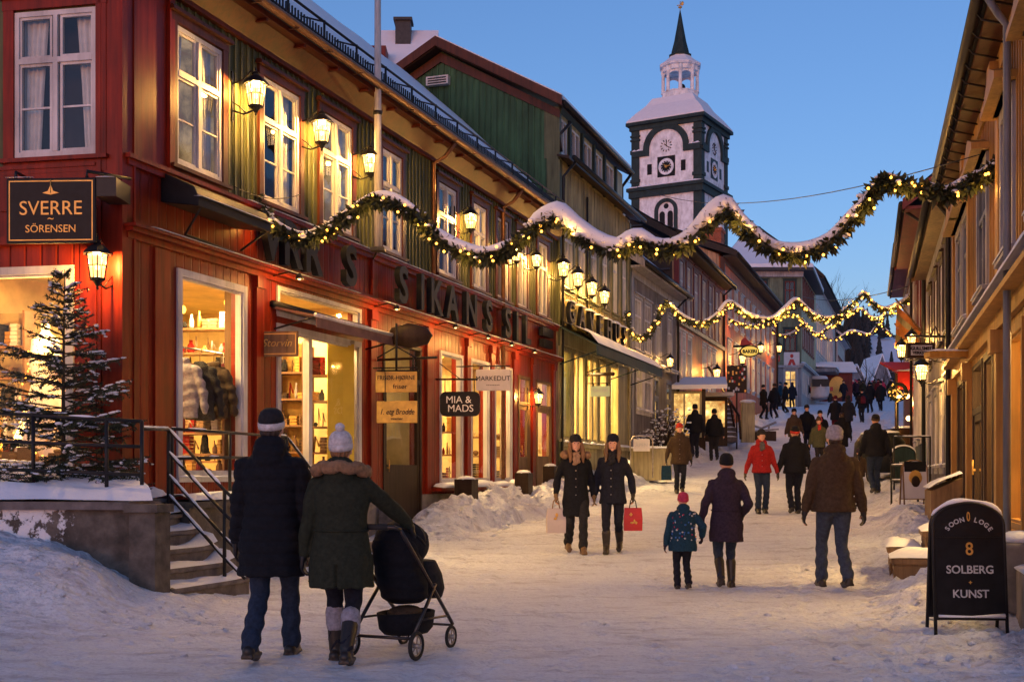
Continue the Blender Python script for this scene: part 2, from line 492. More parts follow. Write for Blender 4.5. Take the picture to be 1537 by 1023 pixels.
M['awning'] = plain('brown_awning_cloth', (.20, .10, .075), .8, 0, .25, 6, .2)
M['glass'] = glass_mat('window_glass', extra=.05)
M['shopglass'] = glass_mat('shop_glass', 1.3, (.98, .97, .95), .03)
M['curtain'] = plain('white_curtain', (.62, .60, .58), .9, 0, .12)
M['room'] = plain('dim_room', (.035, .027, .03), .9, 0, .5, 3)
M['room_warm'] = emit('lit_room', (1.0, .55, .17), 1.5, .6, 2.2)
M['room_soft'] = emit('softly_lit_room', (1.0, .62, .30), .42, .6, 1.8)
M['lit_far'] = emit('lit_window', (1.0, .56, .16), 1.9, .6, 2.4)
M['lit_peach'] = emit('lit_window_red', (1.0, .30, .10), 1.0, .5, 1.4)
M['lamp_glass'] = glow_glass('lamp_glass', (1.0, .52, .13), 2.0)
M['bulb_soft'] = emit('soft_bulb', (1.0, .42, .06), 2.6)
M['bulb'] = emit('bulb', (1.0, .40, .045), 9)
M['bulb_big'] = emit('globe_bulb', (1.0, .58, .20), 7)
M['leaf'] = plain('fir_green', (.017, .026, .011), .6, 0, .6, 20)
M['needle'] = plain('spruce_needles', (.022, .036, .018), .6, 0, .6, 20)
M['bark'] = plain('bark', (.05, .035, .025), .9, 0, .4, 20, .6)
M['interior'] = plain('shop_wall', (.70, .56, .28), .7, 0, .35, 1.5)
M['shelfwood'] = plain('shelf_wood', (.25, .13, .06), .5, 0, .3, 5)
for k, c in dict(navy=(.012, .014, .024), ink=(.008, .009, .013), charcoal=(.02, .02, .023), parka=(.022, .026, .016),
                 plum=(.030, .020, .036), brown=(.060, .040, .026), umber=(.050, .032, .020), redcoat=(.30, .016, .016),
                 denim=(.022, .034, .062), denim2=(.040, .054, .086), pinkhat=(.42, .04, .09), whitewool=(.55, .52, .52),
                 greywool=(.27, .26, .31), redwool=(.45, .04, .03), olive=(.07, .075, .04), fur=(.26, .15, .08), scarf=(.10, .095, .09),
                 beige=(.30, .19, .12), teal=(.01, .04, .07), maroon=(.10, .012, .018)).items():
    M[k] = plain('cloth_' + k, c, .85, 0, .3, 30, .35, spec=.2, bscale=160)
M['leather'] = plain('boot_leather', (.020, .014, .011), .45, 0, .4, 20, .2)
M['tan'] = plain('tan_leather', (.16, .09, .04), .5, 0, .4, 20, .2)
M['skin'] = plain('skin', (.66, .36, .25), .5, 0, .08, 12)
M['hair'] = plain('fair_hair', (.22, .11, .045), .6, 0, .45, 30, .5, (5, 5, 1))
M['hair_dark'] = plain('dark_hair', (.03, .018, .012), .6, 0, .4, 30, .5, (5, 5, 1))
M['eye'] = plain('eye_dark', (.02, .015, .012), .3)
M['lips'] = plain('lips', (.34, .09, .08), .5)
M['teeth'] = plain('teeth', (.7, .66, .6), .4)
M['paperbag'] = plain('pale_paper', (.55, .46, .42), .7, 0, .12, 3)
M['redbag'] = plain('red_paper', (.42, .018, .018), .5, 0, .15, 5)
M['blue_sign'] = plain('blue_sign', (.02, .12, .40), .5)
M['yellow_sign'] = plain('yellow_sign_board', (.50, .30, .06), .6, 0, .35, 5)
M['white_sign'] = plain('white_sign_board', (.58, .55, .56), .6, 0, .1, 3)
M['mint_sign'] = plain('mint_sign_board', (.42, .60, .42), .6, 0, .1, 3)
M['orange_flag'] = plain('orange_flag_cloth', (.55, .20, .05), .8)
M['rubber'] = plain('rubber', (.012, .012, .012), .8)
M['steel'] = plain('brushed_metal', (.40, .36, .33), .3, .9)

# ---------------------------------------------------------------- ground
def build_ground():
    ys = list(np.arange(-30, 4, 1.5)) + list(np.arange(4, 19, .045))
    y = 19.0; st = .05
    while y < 160: ys.append(y); st *= 1.010; y += st
    while y < 900: ys.append(y); y += 25
    us = [-400, -200, -100, -60, -40, -30, -22, -18, -15, -13] + list(np.arange(-12, 4.6, .055)) + [5, 6, 8, 12, 20, 40, 80, 160, 400]
    ys = np.array(ys); us = np.array(us)
    Yg, U = np.meshgrid(ys, us, indexing='ij')
    Xg = U + .3456 * np.clip(Yg, -30, 160)
    Z = ground(Xg, Yg)
    # boot prints and wheel tracks pressed into the snow
    rs = np.random.RandomState(12); yi0 = np.searchsorted(ys, 5); yi1 = np.searchsorted(ys, 19)
    def stamp(cx, cy, ang, a, b, dep):
        i0 = np.searchsorted(ys, cy-.3); i1 = np.searchsorted(ys, cy+.3); uc = cx-.3456*cy; j0 = np.searchsorted(us, uc-.4); j1 = np.searchsorted(us, uc+.4)
        if i1 <= i0 or j1 <= j0: return
        dx = Xg[i0:i1, j0:j1]-cx; dy = Yg[i0:i1, j0:j1]-cy
        p = dx*math.cos(ang)+dy*math.sin(ang); q = -dx*math.sin(ang)+dy*math.cos(ang)
        r2 = (p/b)**2+(q/a)**2
        Z[i0:i1, j0:j1] += -dep*np.exp(-r2**2) + dep*.45*np.exp(-(r2-1.9)**2*2)
    for k in range(230):
        x = rs.uniform(-4.5, 5.2); y = rs.uniform(6, 22); a = rs.normal(0, .5) - .3
        if x > .33*y+.4 or x < .33*y-8: continue
        edge = 1.5 if x > .27*y-.6 else .7
        for s in range(rs.randint(3, 9)):
            px_ = x + math.sin(-a)*s*.62*-1*-1 + (.09 if s % 2 else -.09); py_ = y + math.cos(a)*s*.62
            stamp(px_, py_, a, .155, .06, .020*edge)
    for off, sl in ((-1.2, .05), (-.72, .05), (.9, .18), (1.5, .18), (-2.6, .12)):
        u_ = Xg - (off + sl*Yg + .12*np.sin(Yg*.35+off)); m_ = smooth01((Yg-4.5)/2)*(1-smooth01((Yg-26)/10))
        Z -= .012*m_*np.exp(-(u_/.05)**2); Z += .005*m_*np.exp(-((np.abs(u_)-.10)/.04)**2)
    nY, nU = Yg.shape
    co = np.stack([Xg, Yg, Z], -1).reshape(-1, 3)
    i = np.arange(nY - 1)[:, None] * nU + np.arange(nU - 1)[None, :]
    f = np.stack([i, i + 1, i + nU + 1, i + nU], -1).reshape(-1, 4)
    me = bpy.data.meshes.new('ground')
    me.vertices.add(len(co)); me.vertices.foreach_set('co', co.ravel())
    me.loops.add(f.size); me.loops.foreach_set('vertex_index', f.ravel().astype(np.int32))
    me.polygons.add(len(f)); me.polygons.foreach_set('loop_start', np.arange(0, f.size, 4, dtype=np.int32))
    me.polygons.foreach_set('use_smooth', np.ones(len(f), bool))
    me.update(calc_edges=True); me.materials.append(M['snow_street'])
    o = obj('snowy_street', me); o['kind'] = 'structure'
    return o
build_ground()
def clods():
    rr = random.Random(21); m = MB()
    def clod(x, y, r):
        z = gz(x, y); n = 6; vs = []; q = [(rr.uniform(.6, 1.15)) for _ in range(14)]
        for j, (b, k) in enumerate(((-.5, .8), (.15, 1.0), (.65, .6))):
            for i in range(n-1): a = 6.283*i/(n-1)+j*.5; w = q[(i+j*5) % 14]; vs.append((x+r*k*w*math.cos(a), y+r*k*w*math.sin(a), z+r*b*.7*w+r*.05))
        t = len(vs); vs.append((x, y, z+r*.6)); fs = []; c = n-1
        for j in range(2):
            for i in range(c): fs.append((j*c+i, j*c+(i+1) % c, (j+1)*c+(i+1) % c, (j+1)*c+i))
        for i in range(c): fs.append((2*c+i, 2*c+(i+1) % c, t))
        m.add(vs, fs, rr.random() < .5)
    for k in range(1500):
        Y = 19 + 28*rr.random()**1.5; d = abs(rr.gauss(.75, .45)); clod(.3456*Y-9+d/.945, Y, .014+.06*rr.random()**4)
    for k in range(2600):
        Y = 7 + 28*rr.random()**1.3; d = abs(rr.gauss(.6, .7)); clod(1.45+.2956*Y-d/.959, Y, .007+.040*rr.random()**5)
    for k in range(700):
        x = rr.uniform(-6, -2.4); Y = 11.1 - abs(rr.gauss(0, .9)); clod(x, Y, .006+.034*rr.random()**4)
    o = m.build('loose_snow', M['snow_street']); tag(o, 'loose lumps of ploughed snow scattered along both banks', 'snow', kind='stuff')
clods()

# ---------------------------------------------------------------- facade pieces (x along the wall, -y towards the street)
XF = [Matrix()]
def part(mb, name, mats, parent, bevel=0, xf=None):
    m = xf if xf is not None else XF[0]
    mb.v = [tuple(m @ Vector(p)) for p in mb.v]
    return mb.build(name, mats, parent, bevel=bevel)

def wall_cells(mb, x0, x1, z0, z1, holes, y0=0, y1=.22):
    xs = sorted({x0, x1} | {min(max(h[0], x0), x1) for h in holes} | {min(max(h[1], x0), x1) for h in holes})
    zs = sorted({z0, z1} | {min(max(h[2], z0), z1) for h in holes} | {min(max(h[3], z0), z1) for h in holes})
    for i in range(len(xs) - 1):
        a, b = xs[i], xs[i+1]
        run = None
        for j in range(len(zs) - 1):
            c, d = zs[j], zs[j+1]
            mx, mz = (a+b)/2, (c+d)/2
            solid = not any(h[0] < mx < h[1] and h[2] < mz < h[3] for h in holes)
            if solid: run = [c, d] if run is None else [run[0], d]
            if (not solid or j == len(zs) - 2) and run is not None:
                mb.box(a, b, y0, y1, run[0], run[1]); run = None
    return mb

def battens(mb, x0, x1, z0, z1, holes, pitch=.15, w=.035, pr=.022, pad=.12):
    x = x0 + pitch / 2
    while x < x1 - w:
        segs = [(z0, z1)]
        for h in holes:
            if h[0] - pad < x < h[1] + pad:
                ns = []
                for a, b in segs:
                    lo, hi = h[2] - pad, h[3] + pad
                    if lo > a: ns.append((a, min(b, lo)))
                    if hi < b: ns.append((max(a, hi), b))
                segs = [s_ for s_ in ns if s_[1] - s_[0] > .02]
        for a, b in segs: mb.box(x - w/2, x + w/2, -pr, .004, a, b)
        x += pitch
    return mb

def bars(mb, x0, x1, z0, z1, w, y0, y1):
    mb.box(x0, x0+w, y0, y1, z0, z1); mb.box(x1-w, x1, y0, y1, z0, z1)
    mb.box(x0+w, x1-w, y0, y1, z0, z0+w); mb.box(x0+w, x1-w, y0, y1, z1-w, z1)

def window(par, x0, x1, z0, z1, frame='white', casing='brown_trim', back='room', cols=2, trans=.34, fw=.055, cas=.11, curtain=True,
           detail=True, snow=False, head=True, name='window', glass='glass', depth=.5, label=None, lowbar=True):
    f = MB(); w = x1 - x0; h = z1 - z0
    bars(f, x0, x1, z0, z1, fw, -.015, .07)
    zt = z1 - h * trans if trans else None
    if zt: f.box(x0+fw, x1-fw, -.02, .06, zt - fw*.55, zt + fw*.55)
    for c in range(1, cols):
        xc = x0 + w * c / cols
        f.box(xc - fw*.55, xc + fw*.55, -.022, .055, z0+fw, (zt - fw*.55) if zt else z1-fw)
        if zt: f.box(xc - fw*.45, xc + fw*.45, -.018, .055, zt + fw*.55, z1-fw)
    if detail:
        for c in range(cols):
            a = x0 + w*c/cols + fw*.9; b = x0 + w*(c+1)/cols - fw*.9
            top = (zt - fw*.55) if zt else z1 - fw
            bars(f, a, b, z0+fw, top, .03, .005, .045)
            if zt: bars(f, a, b, zt+fw*.55, z1-fw, .03, .005, .045)
            if lowbar:
                zm = (z0 + fw + top) / 2
                f.box(a+.03, b-.03, .012, .04, zm-.011, zm+.011)
    wdw = part(f, name, M[frame], par)
    if label: wdw['label'] = label
    g = MB(); g.quad((x0+fw*.5, .028, z0+fw*.5), (x1-fw*.5, .028, z0+fw*.5), (x1-fw*.5, .028, z1-fw*.5), (x0+fw*.5, .028, z1-fw*.5))
    part(g, 'pane', M[glass], wdw)
    if casing:
        c = MB(); k = cas
        c.box(x0-k, x0-.002, -.04, .01, z0-.02, z1+.02); c.box(x1+.002, x1+k, -.04, .01, z0-.02, z1+.02)
        c.box(x0-k-.01, x1+k+.01, -.045, .012, z1+.02, z1+.02+k)
        if head:
            c.box(x0-k-.05, x1+k+.05, -.10, .012, z1+.02+k, z1+.06+k)
            c.box(x0-k-.03, x1+k+.03, -.07, .012, z1+.06+k, z1+.085+k)
        c.box(x0-k-.03, x1+k+.03, -.09, .012, z0-.065, z0-.02)
        c.box(x0-k, x1+k, -.035, .012, z0-.065-k, z0-.065)
        part(c, 'casing', M[casing], wdw)
    if back:
        r = MB(); e = .002
        X0, X1, Z0, Z1 = x0+e, x1-e, z0+e, z1-e; y0 = .075; y1 = depth
        if back in ('room', 'room_soft', 'room_warm') and detail:
            r.quad((X0,y1,Z0),(X1,y1,Z0),(X1,y1,Z1),(X0,y1,Z1)); r.quad((X0,y0,Z0),(X0,y1,Z0),(X0,y1,Z1),(X0,y0,Z1))
            r.quad((X1,y0,Z0),(X1,y0,Z1),(X1,y1,Z1),(X1,y1,Z0)); r.quad((X0,y0,Z0),(X1,y0,Z0),(X1,y1,Z0),(X0,y1,Z0)); r.quad((X0,y0,Z1),(X0,y1,Z1),(X1,y1,Z1),(X1,y0,Z1))
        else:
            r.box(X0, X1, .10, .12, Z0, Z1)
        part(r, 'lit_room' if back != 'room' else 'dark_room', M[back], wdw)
    if curtain:
        for sd in (0, 1):
            cw = w * .30; n = 22; vs = []; fs = []
            for i in range(n+1):
                t = i / n
                for j, zz in enumerate((z0+.03, z0 + h*.5, z1-.03)):
                    pinch = 1 - (.35 if j == 0 else (.2 if j == 1 else 0))
                    xx = t * cw * pinch
                    xx = x0 + .03 + xx if sd == 0 else x1 - .03 - xx
                    vs.append((xx, .13 + .018*math.sin(t*26 + sd), zz))
            for i in range(n):
                for j in range(2):
                    fs.append((i*3+j, (i+1)*3+j, (i+1)*3+j+1, i*3+j+1))
            m = MB(); m.add(vs, fs, True); part(m, 'curtain', M['curtain'], wdw)
    if snow:
        m = MB(); snow_strip(m, x0-cas, x1+cas, -.09, 0, z0-.02, .035); part(m, 'sill_snow', M['snow'], wdw)
    return wdw

def snow_strip(mb, x0, x1, y0, y1, z, h, seg=.12, seed=0):
    """uneven rounded layer of snow lying on a ledge"""
    n = max(2, int(abs(x1-x0)/seg)); rows = [(y0-.012, 0.0), (y0-.02, .35), (y0+.25*(y1-y0), .85), (y0+.6*(y1-y0), 1.0), (y1, 1.0)]
    vs = []; fs = []
    for i in range(n+1):
        x = x0 + (x1-x0)*i/n
        hv = h * (.55 + .9*float(vnoise(x*3.1+seed, z*3+y0))) * (0.35 if i in (0, n) else 1)
        for (y, k) in rows: vs.append((x, y, z + k*hv))
    m = len(rows)
    for i in range(n):
        for j in range(m-1): fs.append((i*m+j, (i+1)*m+j, (i+1)*m+j+1, i*m+j+1))
    fs.append(tuple(range(m))); fs.append(tuple(n*m + j for j in range(m-1, -1, -1)))
    return mb.add(vs, fs, True)

# ---------------------------------------------------------------- wall lantern
_lan = {}
def make_lantern(label, loc, rz, group, scale=1.0, power=26, arm=.34, light=True, mirror=False):
    """iron lantern held by a bracket; local -y points away from the wall, origin on the wall at mid height"""
    t = thing('wall_lantern', label, 'lantern', loc, rz, group)
    key = (round(arm, 2),)
    if key not in _lan:
        a = MB()
        a.box(-.02, .02, -.018, 0, -.30, .32)
        a.tube([(0, -.01, .17), (0, -arm*.45, .20), (0, -arm*.8, .30), (0, -arm, .25)], .011, 6)
        a.tube([(0, -.01, -.16), (0, -arm*.5, -.22), (0, -arm, -.18)], .012, 6)
        a.tube([(0, -.01, -.05), (0, -arm*.35, -.13), (0, -arm*.6, -.21)], .008, 6)
        b = MB(); n = 6; cy = -arm
        def ring(r, z, th):
            for k in range(n):
                a0 = 2*math.pi*k/n; a1 = 2*math.pi*(k+1)/n
                b.tube([(r*math.cos(a0), cy+r*math.sin(a0), z), (r*math.cos(a1), cy+r*math.sin(a1), z)], th, 5)
        ring(.085, -.14, .011); ring(.125, .13, .011); ring(.106, 0, .006)
        for k in range(n):
            a0 = 2*math.pi*k/n
            b.tube([(.085*math.cos(a0), cy+.085*math.sin(a0), -.14), (.125*math.cos(a0), cy+.125*math.sin(a0), .13)], .008, 5)
            a1 = a0 + math.pi/n
            b.tube([(.078*math.cos(a1), cy+.078*math.sin(a1), -.14), (.112*math.cos(a1), cy+.112*math.sin(a1), .13)], .005, 4)
        b.lathe([(.088, -.155), (.088, -.14)], (0, cy, 0), 6, False)
        b.lathe([(.02, -.22), (.035, -.19), (.06, -.165), (.07, -.155)], (0, cy, 0), 8)
        b.lathe([(.004, -.26), (.016, -.245), (.008, -.22)], (0, cy, 0), 8)
        r = MB()
        r.lathe([(.165, .125), (.165, .135), (.115, .19), (.07, .225), (.045, .235), (.045, .25), (.06, .255), (.03, .28), (.012, .29), (.016, .31), (.003, .34)], (0, cy, 0), 6, False)
        g = MB(); g.lathe([(.080, -.135), (.119, .125)], (0, cy, 0), 6, False)
        _lan[key] = (a.mesh('bracket', M['black']), b.mesh('cage', M['black']), r.mesh('lantern_roof', M['black']), g.mesh('lamp_glass', M['lamp_glass']))
    ms = _lan[key]
    for nm, me in zip(('bracket', 'cage', 'lantern_roof', 'lamp_glass'), ms): obj(nm, me, t)
    s = MB(); s.lathe([(.008, 0), (.022, .02), (.022, .05), (.006, .075)], (0, -arm, -.05), 8); s.build('bulb', M['bulb_big'], t)
    if light: point('lamp_light', (0, -arm, .075), power, t, .03)
    t.scale = (scale,)*3
    return t

# left frame: x runs up the street along the fronts, y runs into the buildings
D = Vector((.32663, .94516)); RZL = math.atan2(D.y, D.x)
def left_origin(Y): return (.3456*Y - 9.0, Y, 0)
def uL(px, Y0, off=0): return (YL(px) - Y0) / D.y
# right frame: x runs down the street towards the camera, y into the buildings
DR = Vector((-.28347, -.95898)); RZR = math.atan2(DR.y, DR.x)
def right_origin(Y): return (1.45 + .2956*Y, Y, 0)

# ================================================================ red and green shop house, left
Y0 = 13.41
L1 = thing('shop_house', 'red shop front with olive green boarded storey above, nearest building on the left', 'building', left_origin(Y0), RZL)
def u1(px): return uL(px, Y0)
LEN1 = u1(834)
ZB, ZE = 4.88, 7.28
upw = [(262, 331), (392, 447), (481, 526), (571, 601), (656, 683), (708, 728), (744, 761), (775, 789), (806, 820)]
upw = [(u1(a), u1(b)) for a, b in upw]
up_holes = [(a, b, 5.02, 6.69) for a, b in upw]
shop_holes = [(u1(264), u1(368), 1.24, 3.78), (u1(414), u1(540), 1.10, 3.92), (u1(574), u1(631), .40, 3.55),
              (u1(659), u1(693), 1.15, 3.6), (u1(705), u1(733), 1.15, 3.6), (u1(741), u1(767), 1.15, 3.6), (u1(777), u1(794), .80, 3.5), (u1(804), u1(826), .85, 3.5)]
# street wall, upper
m = wall_cells(MB(), u1(253), LEN1, ZB, ZE, up_holes)
battens(m, u1(253), LEN1, ZB, ZE - .25, up_holes, .15)
part(m, 'upper_wall', M['green'], L1)
m = wall_cells(MB(), 0.0, LEN1, .95, ZB, shop_holes)
battens(m, 0.85, u1(400), 1.05, 4.0, shop_holes, .17, .016, .008, .16)
part(m, 'shop_wall', M['red_boards'], L1)
m = MB(); m.box(0, u1(253), .0, .22, ZB+.002, ZE); m.box(-.035, .16, -.035, .0-.001, .95, ZE-.02); m.box(.16, .19, -.05, -.001, .95, ZE-.02)
m.box(.58, u1(253)-.004, -.03, -.001, .95, 3.95); m.box(u1(253)-.04, u1(253)+.06, -.045, -.001, ZB+.03, ZE-.02)
part(m, 'corner_board', M['red'], L1)
m = MB(); wall_cells(m, 0, LEN1, -.4, .949, [(u1(574), u1(631), .3, 2), (u1(777), u1(794), .78, 2), (u1(804), u1(826), .83, 2)], -.03, .22)
part(m, 'plinth', M['plinth'], L1)
# cornice under and over the sign band
m = MB(); x0, x1 = .05, LEN1
m.box(x0, x1, -.05, -.001, 3.96, 4.03); m.box(x0-.03, x1, -.14, -.001, 4.03, 4.075); m.box(x0-.05, x1, -.19, -.001, 4.075, 4.11)
m.box(x0, x1, -.035, -.001, 4.12, 4.20)
m.box(x0, x1, -.06, -.001, ZB-.10, ZB-.03); m.box(x0-.03, x1, -.10, -.001, ZB-.03, ZB+.02)
for px in (385, 556, 640, 700, 736, 770, 798, 829):
    a = u1(px); m.box(a-.09, a+.09, -.055, -.001, .96, 3.95); m.box(a-.11, a+.11, -.085, -.001, 3.80, 3.955)
for px in (556, 700, 770): a = u1(px); m.box(a-.03, a+.03, -.05, -.001, 4.2, 4.78)
part(m, 'cornice', M['red'], L1)
m = MB(); snow_strip(m, .3, 5.6, -.19, -.05, 4.112, .018); snow_strip(m, 6.5, x1, -.19, -.04, 4.112, .03)
snow_strip(m, 2.5, x1, -.10, -.03, ZB+.022, .03)
part(m, 'cornice_snow', M['snow'], L1)
# windows upstairs
backs = ['room_soft', 'room', 'room_soft', 'room', 'room', 'room_soft', 'room', 'room', 'room']
for i, (a, b) in enumerate(upw):
    window(L1, a, b, 5.02, 6.69, back=backs[i], detail=i < 6)
# eaves: boarded cornice, gutter, roof, snow and snow guard
m = MB()
m.prism([(-.001, ZE-.30), (-.08, ZE-.30), (-.08, ZE-.24), (-.30, ZE-.06), (-.44, ZE-.06), (-.44, ZE+.05), (-.001, ZE+.05)][::-1], 0-.3, LEN1)
for k in range(16): m.box(.4+k, .46+k, -.42, -.02, ZE-.10, ZE-.063)
part(m, 'eaves', M['eaves'], L1)
m = MB(); prof = [(-.44 - .075 + .075*math.cos(a), ZE + .06 + .075*math.sin(a)) for a in [math.pi + math.pi*k/8 for k in range(9)]]
prof += [(p[0]*.97 - .0145, p[1] + .008) for p in prof[::-1]]
m.prism(prof, -.3, LEN1)
for k in range(17):
    m.box(.1+k*.95, .125+k*.95, -.60, -.43, ZE-.025, ZE-.012)
m.tube([(u1(750), -.5, ZE), (u1(750), -.3, ZE-.25), (u1(750), -.07, ZE-.35), (u1(750), -.07, 1.2)], .045, 8)
m.tube([(u1(645), -.5, ZE), (u1(645), -.3, ZE-.25), (u1(645), -.07, ZE-.35), (u1(645), -.07, 4.2)], .04, 8)
part(m, 'gutter', M['gutter'], L1)
RY = 3.6; RISE = (RY + .42)*.92
m = MB()
prof = [(-.50, ZE+.06), (RY, ZE+.06+RISE), (7.7, ZE+.06), (7.7, ZE-.06), (RY, ZE+.06+RISE-.16), (-.50, ZE-.03)]
m.prism(prof[::-1], -.30, LEN1+.1)
part(m, 'roof', M['roofing'], L1)
m = MB(); n = 40; rows = 14; vs = []; fs = []
for i in range(n+1):
    x = -.28 + (LEN1+.35)*i/n
    for j in range(rows+1):
        t = j/rows; y = -.42 + (RY+.42)*t
        hgt = .10 + .06*float(vnoise(x*.9, y*1.2)) ; hgt *= min(1, .35 + t*4)
        vs.append((x, y, ZE + .075 + RISE*t + hgt))
for i in range(n):
    for j in range(rows): fs.append((i*(rows+1)+j, (i+1)*(rows+1)+j, (i+1)*(rows+1)+j+1, i*(rows+1)+j+1))
m.add(vs, fs, True)
part(m, 'roof_snow', M['snow'], L1)
m = MB()
def rp(y, h): return (y, ZE + .08 + (y+.42)*.92 + h)
for h, rr in ((.10, .016), (.34, .020)):
    y, z = rp(-.20, h); m.tube([(-.2, y, z), (LEN1, y, z)], rr, 6)
y, z = rp(-.20, .10); y2, z2 = rp(-.20, .22)
x = -.2
while x < LEN1:
    a = rp(-.20, 0); m.box(x, x+.014, a[0]-.012, a[0]+.012, a[1], a[1]+.23); x += .085
x = .2
while x < LEN1:
    a = rp(-.20, 0); b = rp(.30, .05)
    m.tube([(x, a[0], a[1]), (x, a[0], a[1]+.36)], .02, 6); m.tube([(x, a[0], a[1]+.34), (x, b[0], b[1])], .014, 6); x += 1.05
part(m, 'snow_guard', M['black'], L1)
# far gable end
m = MB(); m.prism([(0, ZB), (7.2, ZB), (7.2, ZE), (RY, ZE+RISE-.3), (0, ZE)][::-1], LEN1-.2, LEN1-.02); part(m, 'gable_wall', M['green'], L1)

# ---- front wall, turned towards the camera
S1 = 3.5
ang = math.atan2(-.196, .981) - RZL
c, s_ = math.cos(ang), math.sin(ang)
fx = Vector((c, s_, 0)); fy = Vector((-s_, c, 0))
FRONT = Matrix(((fx.x, fy.x, 0, -fx.x*S1), (fx.y, fy.y, 0, -fx.y*S1), (0, 0, 1, 0), (0, 0, 0, 1)))
XF[0] = FRONT
fw = (S1-1.32, S1-.30, 4.90, 6.55); fs_ = (S1-2.75, S1-.58, 1.30, 3.66)
m = wall_cells(MB(), 0, S1-.001, 4.70, 9.5, [fw]); battens(m, 0, S1-1.5, 4.9, 8.5, [fw], .15)
battens(m, S1-1.5, S1-.3, 6.75, 8.5, [], .15)
part(m, 'front_upper_wall', M['green'], L1)
m = wall_cells(MB(), 0, S1-.001, -.4, 4.70, [fs_]); part(m, 'front_shop_wall', M['red_boards'], L1)
m = MB(); m.box(S1-.22, S1+.03, -.03, -.001, .95, ZE+.1); m.box(S1-.27, S1-.23, -.045, -.001, .95, ZE+.1)
m.box(S1-1.5, S1-.30+.1, -.03, -.001, 4.30, 4.76); m.box(S1-3, S1-.3, -.05, -.001, 4.76, 4.80); m.box(S1-3, S1-.3, -.12, -.001, 3.90, 3.99)
m.box(S1-.50, S1-.30, -.02, -.001, 1.0, 3.9)
part(m, 'front_corner_board', M['red'], L1)
window(L1, *fw, casing='red', back='room', cas=.13)
# shop window, front
def shopwin(par, h, frame='white', fwid=.09, mull=(), trans=None, glassname='shopglass', name='shop_window', casing='white'):
    x0, x1, z0, z1 = h
    f = MB(); bars(f, x0, x1, z0, z1, fwid, -.03, .10); bars(f, x0+fwid, x1-fwid, z0+fwid, z1-fwid, .025, .0, .07)
    f.box(x0-.04, x1+.04, -.07, -.031, z0-.03, z0+.03)
    for k in mull: f.box(k-.05, k+.05, -.02, .08, z0+fwid, z1-fwid)
    if trans: f.box(x0+fwid, x1-fwid, -.015, .075, trans-.04, trans+.04)
    w = part(f, name, M[frame], par)
    g = MB(); a, b, c_, d_ = x0+fwid*.6, x1-fwid*.6, z0+fwid*.6, z1-fwid*.6; g.quad((a, .037, c_), (b, .037, c_), (b, .037, d_), (a, .037, d_)); part(g, 'pane', M[glassname], w)
    return w
shopwin(L1, fs_)
XF[0] = Matrix()
ws = shopwin(L1, shop_holes[0])
snowm = MB(); snow_strip(snowm, shop_holes[0][0], shop_holes[0][1], -.07, -.03, shop_holes[0][2]+.03, .02); part(snowm, 'sill_snow', M['snow'], ws)
shopwin(L1, (shop_holes[1][0], shop_holes[1][1], 3.52, 3.92), fwid=.06, name='transom_window')
shopwin(L1, (shop_holes[1][0], shop_holes[1][1], 1.10, 3.40), mull=(u1(464),))
m = MB(); m.box(shop_holes[1][0]-.03, shop_holes[1][1]+.03, -.03, .1, 3.401, 3.519); part(m, 'window_beam', M['red'], L1)
for k in (3, 4, 5):
    w = shopwin(L1, shop_holes[k], fwid=.06)
# shop doors
def shopdoor(par, h, mat='dark_wood', trans=.62, glassfrac=.62, label=None):
    x0, x1, z0, z1 = h; zt = z1 - trans
    f = MB(); bars(f, x0, x1, z0, z1, .06, -.02, .09); f.box(x0+.06, x1-.06, -.018, .08, zt-.04, zt+.04)
    bars(f, x0+.06, x1-.06, z0+.02, zt-.04, .09, .0, .06); f.box(x0+.15, x1-.15, .005, .055, z0+.11, z0+.11+(zt-z0)*(1-glassfrac))
    d = part(f, 'door', M[mat], par)
    if label: d['label'] = label
    g = MB(); g.quad((x0+.1, .03, z0+.1), (x1-.1, .03, z0+.1), (x1-.1, .03, z1-.05), (x0+.1, .03, z1-.05)); part(g, 'pane', M['glass'], d)
    k = MB(); k.tube([(x0+.19, -.03, z0+.95), (x0+.19, -.03, z0+1.15)], .012, 6); k.box(x0+.17, x0+.21, -.03, .005, z0+1.0, z0+1.03); part(k, 'handle', M['gold'], d)
    return d
shopdoor(L1, shop_holes[2]); shopdoor(L1, shop_holes[6], 'mid_wood'); shopdoor(L1, shop_holes[7], 'mid_wood')
# shop rooms (walls, floor and ceiling behind the glass)
def room(par, x0, x1, y0, y1, z0, z1, mat='interior', openfront=True):
    r = MB(); q = r.quad
    q((x0,y1,z0),(x1,y1,z0),(x1,y1,z1),(x0,y1,z1)); q((x1,y0,z0),(x1,y0,z1),(x1,y1,z1),(x1,y1,z0)); 
    q((x0,y0,z0),(x1,y0,z0),(x1,y1,z0),(x0,y1,z0)); q((x0,y0,z1),(x0,y1,z1),(x1,y1,z1),(x1,y0,z1))
    if not openfront: q((x0,y0,z0),(x0,y1,z0),(x0,y1,z1),(x0,y0,z1))
    return part(r, 'shop_interior', M[mat], par)
XA = u1(548)
room(L1, -.05, XA, .23, 3.3, 1.02, 4.0)
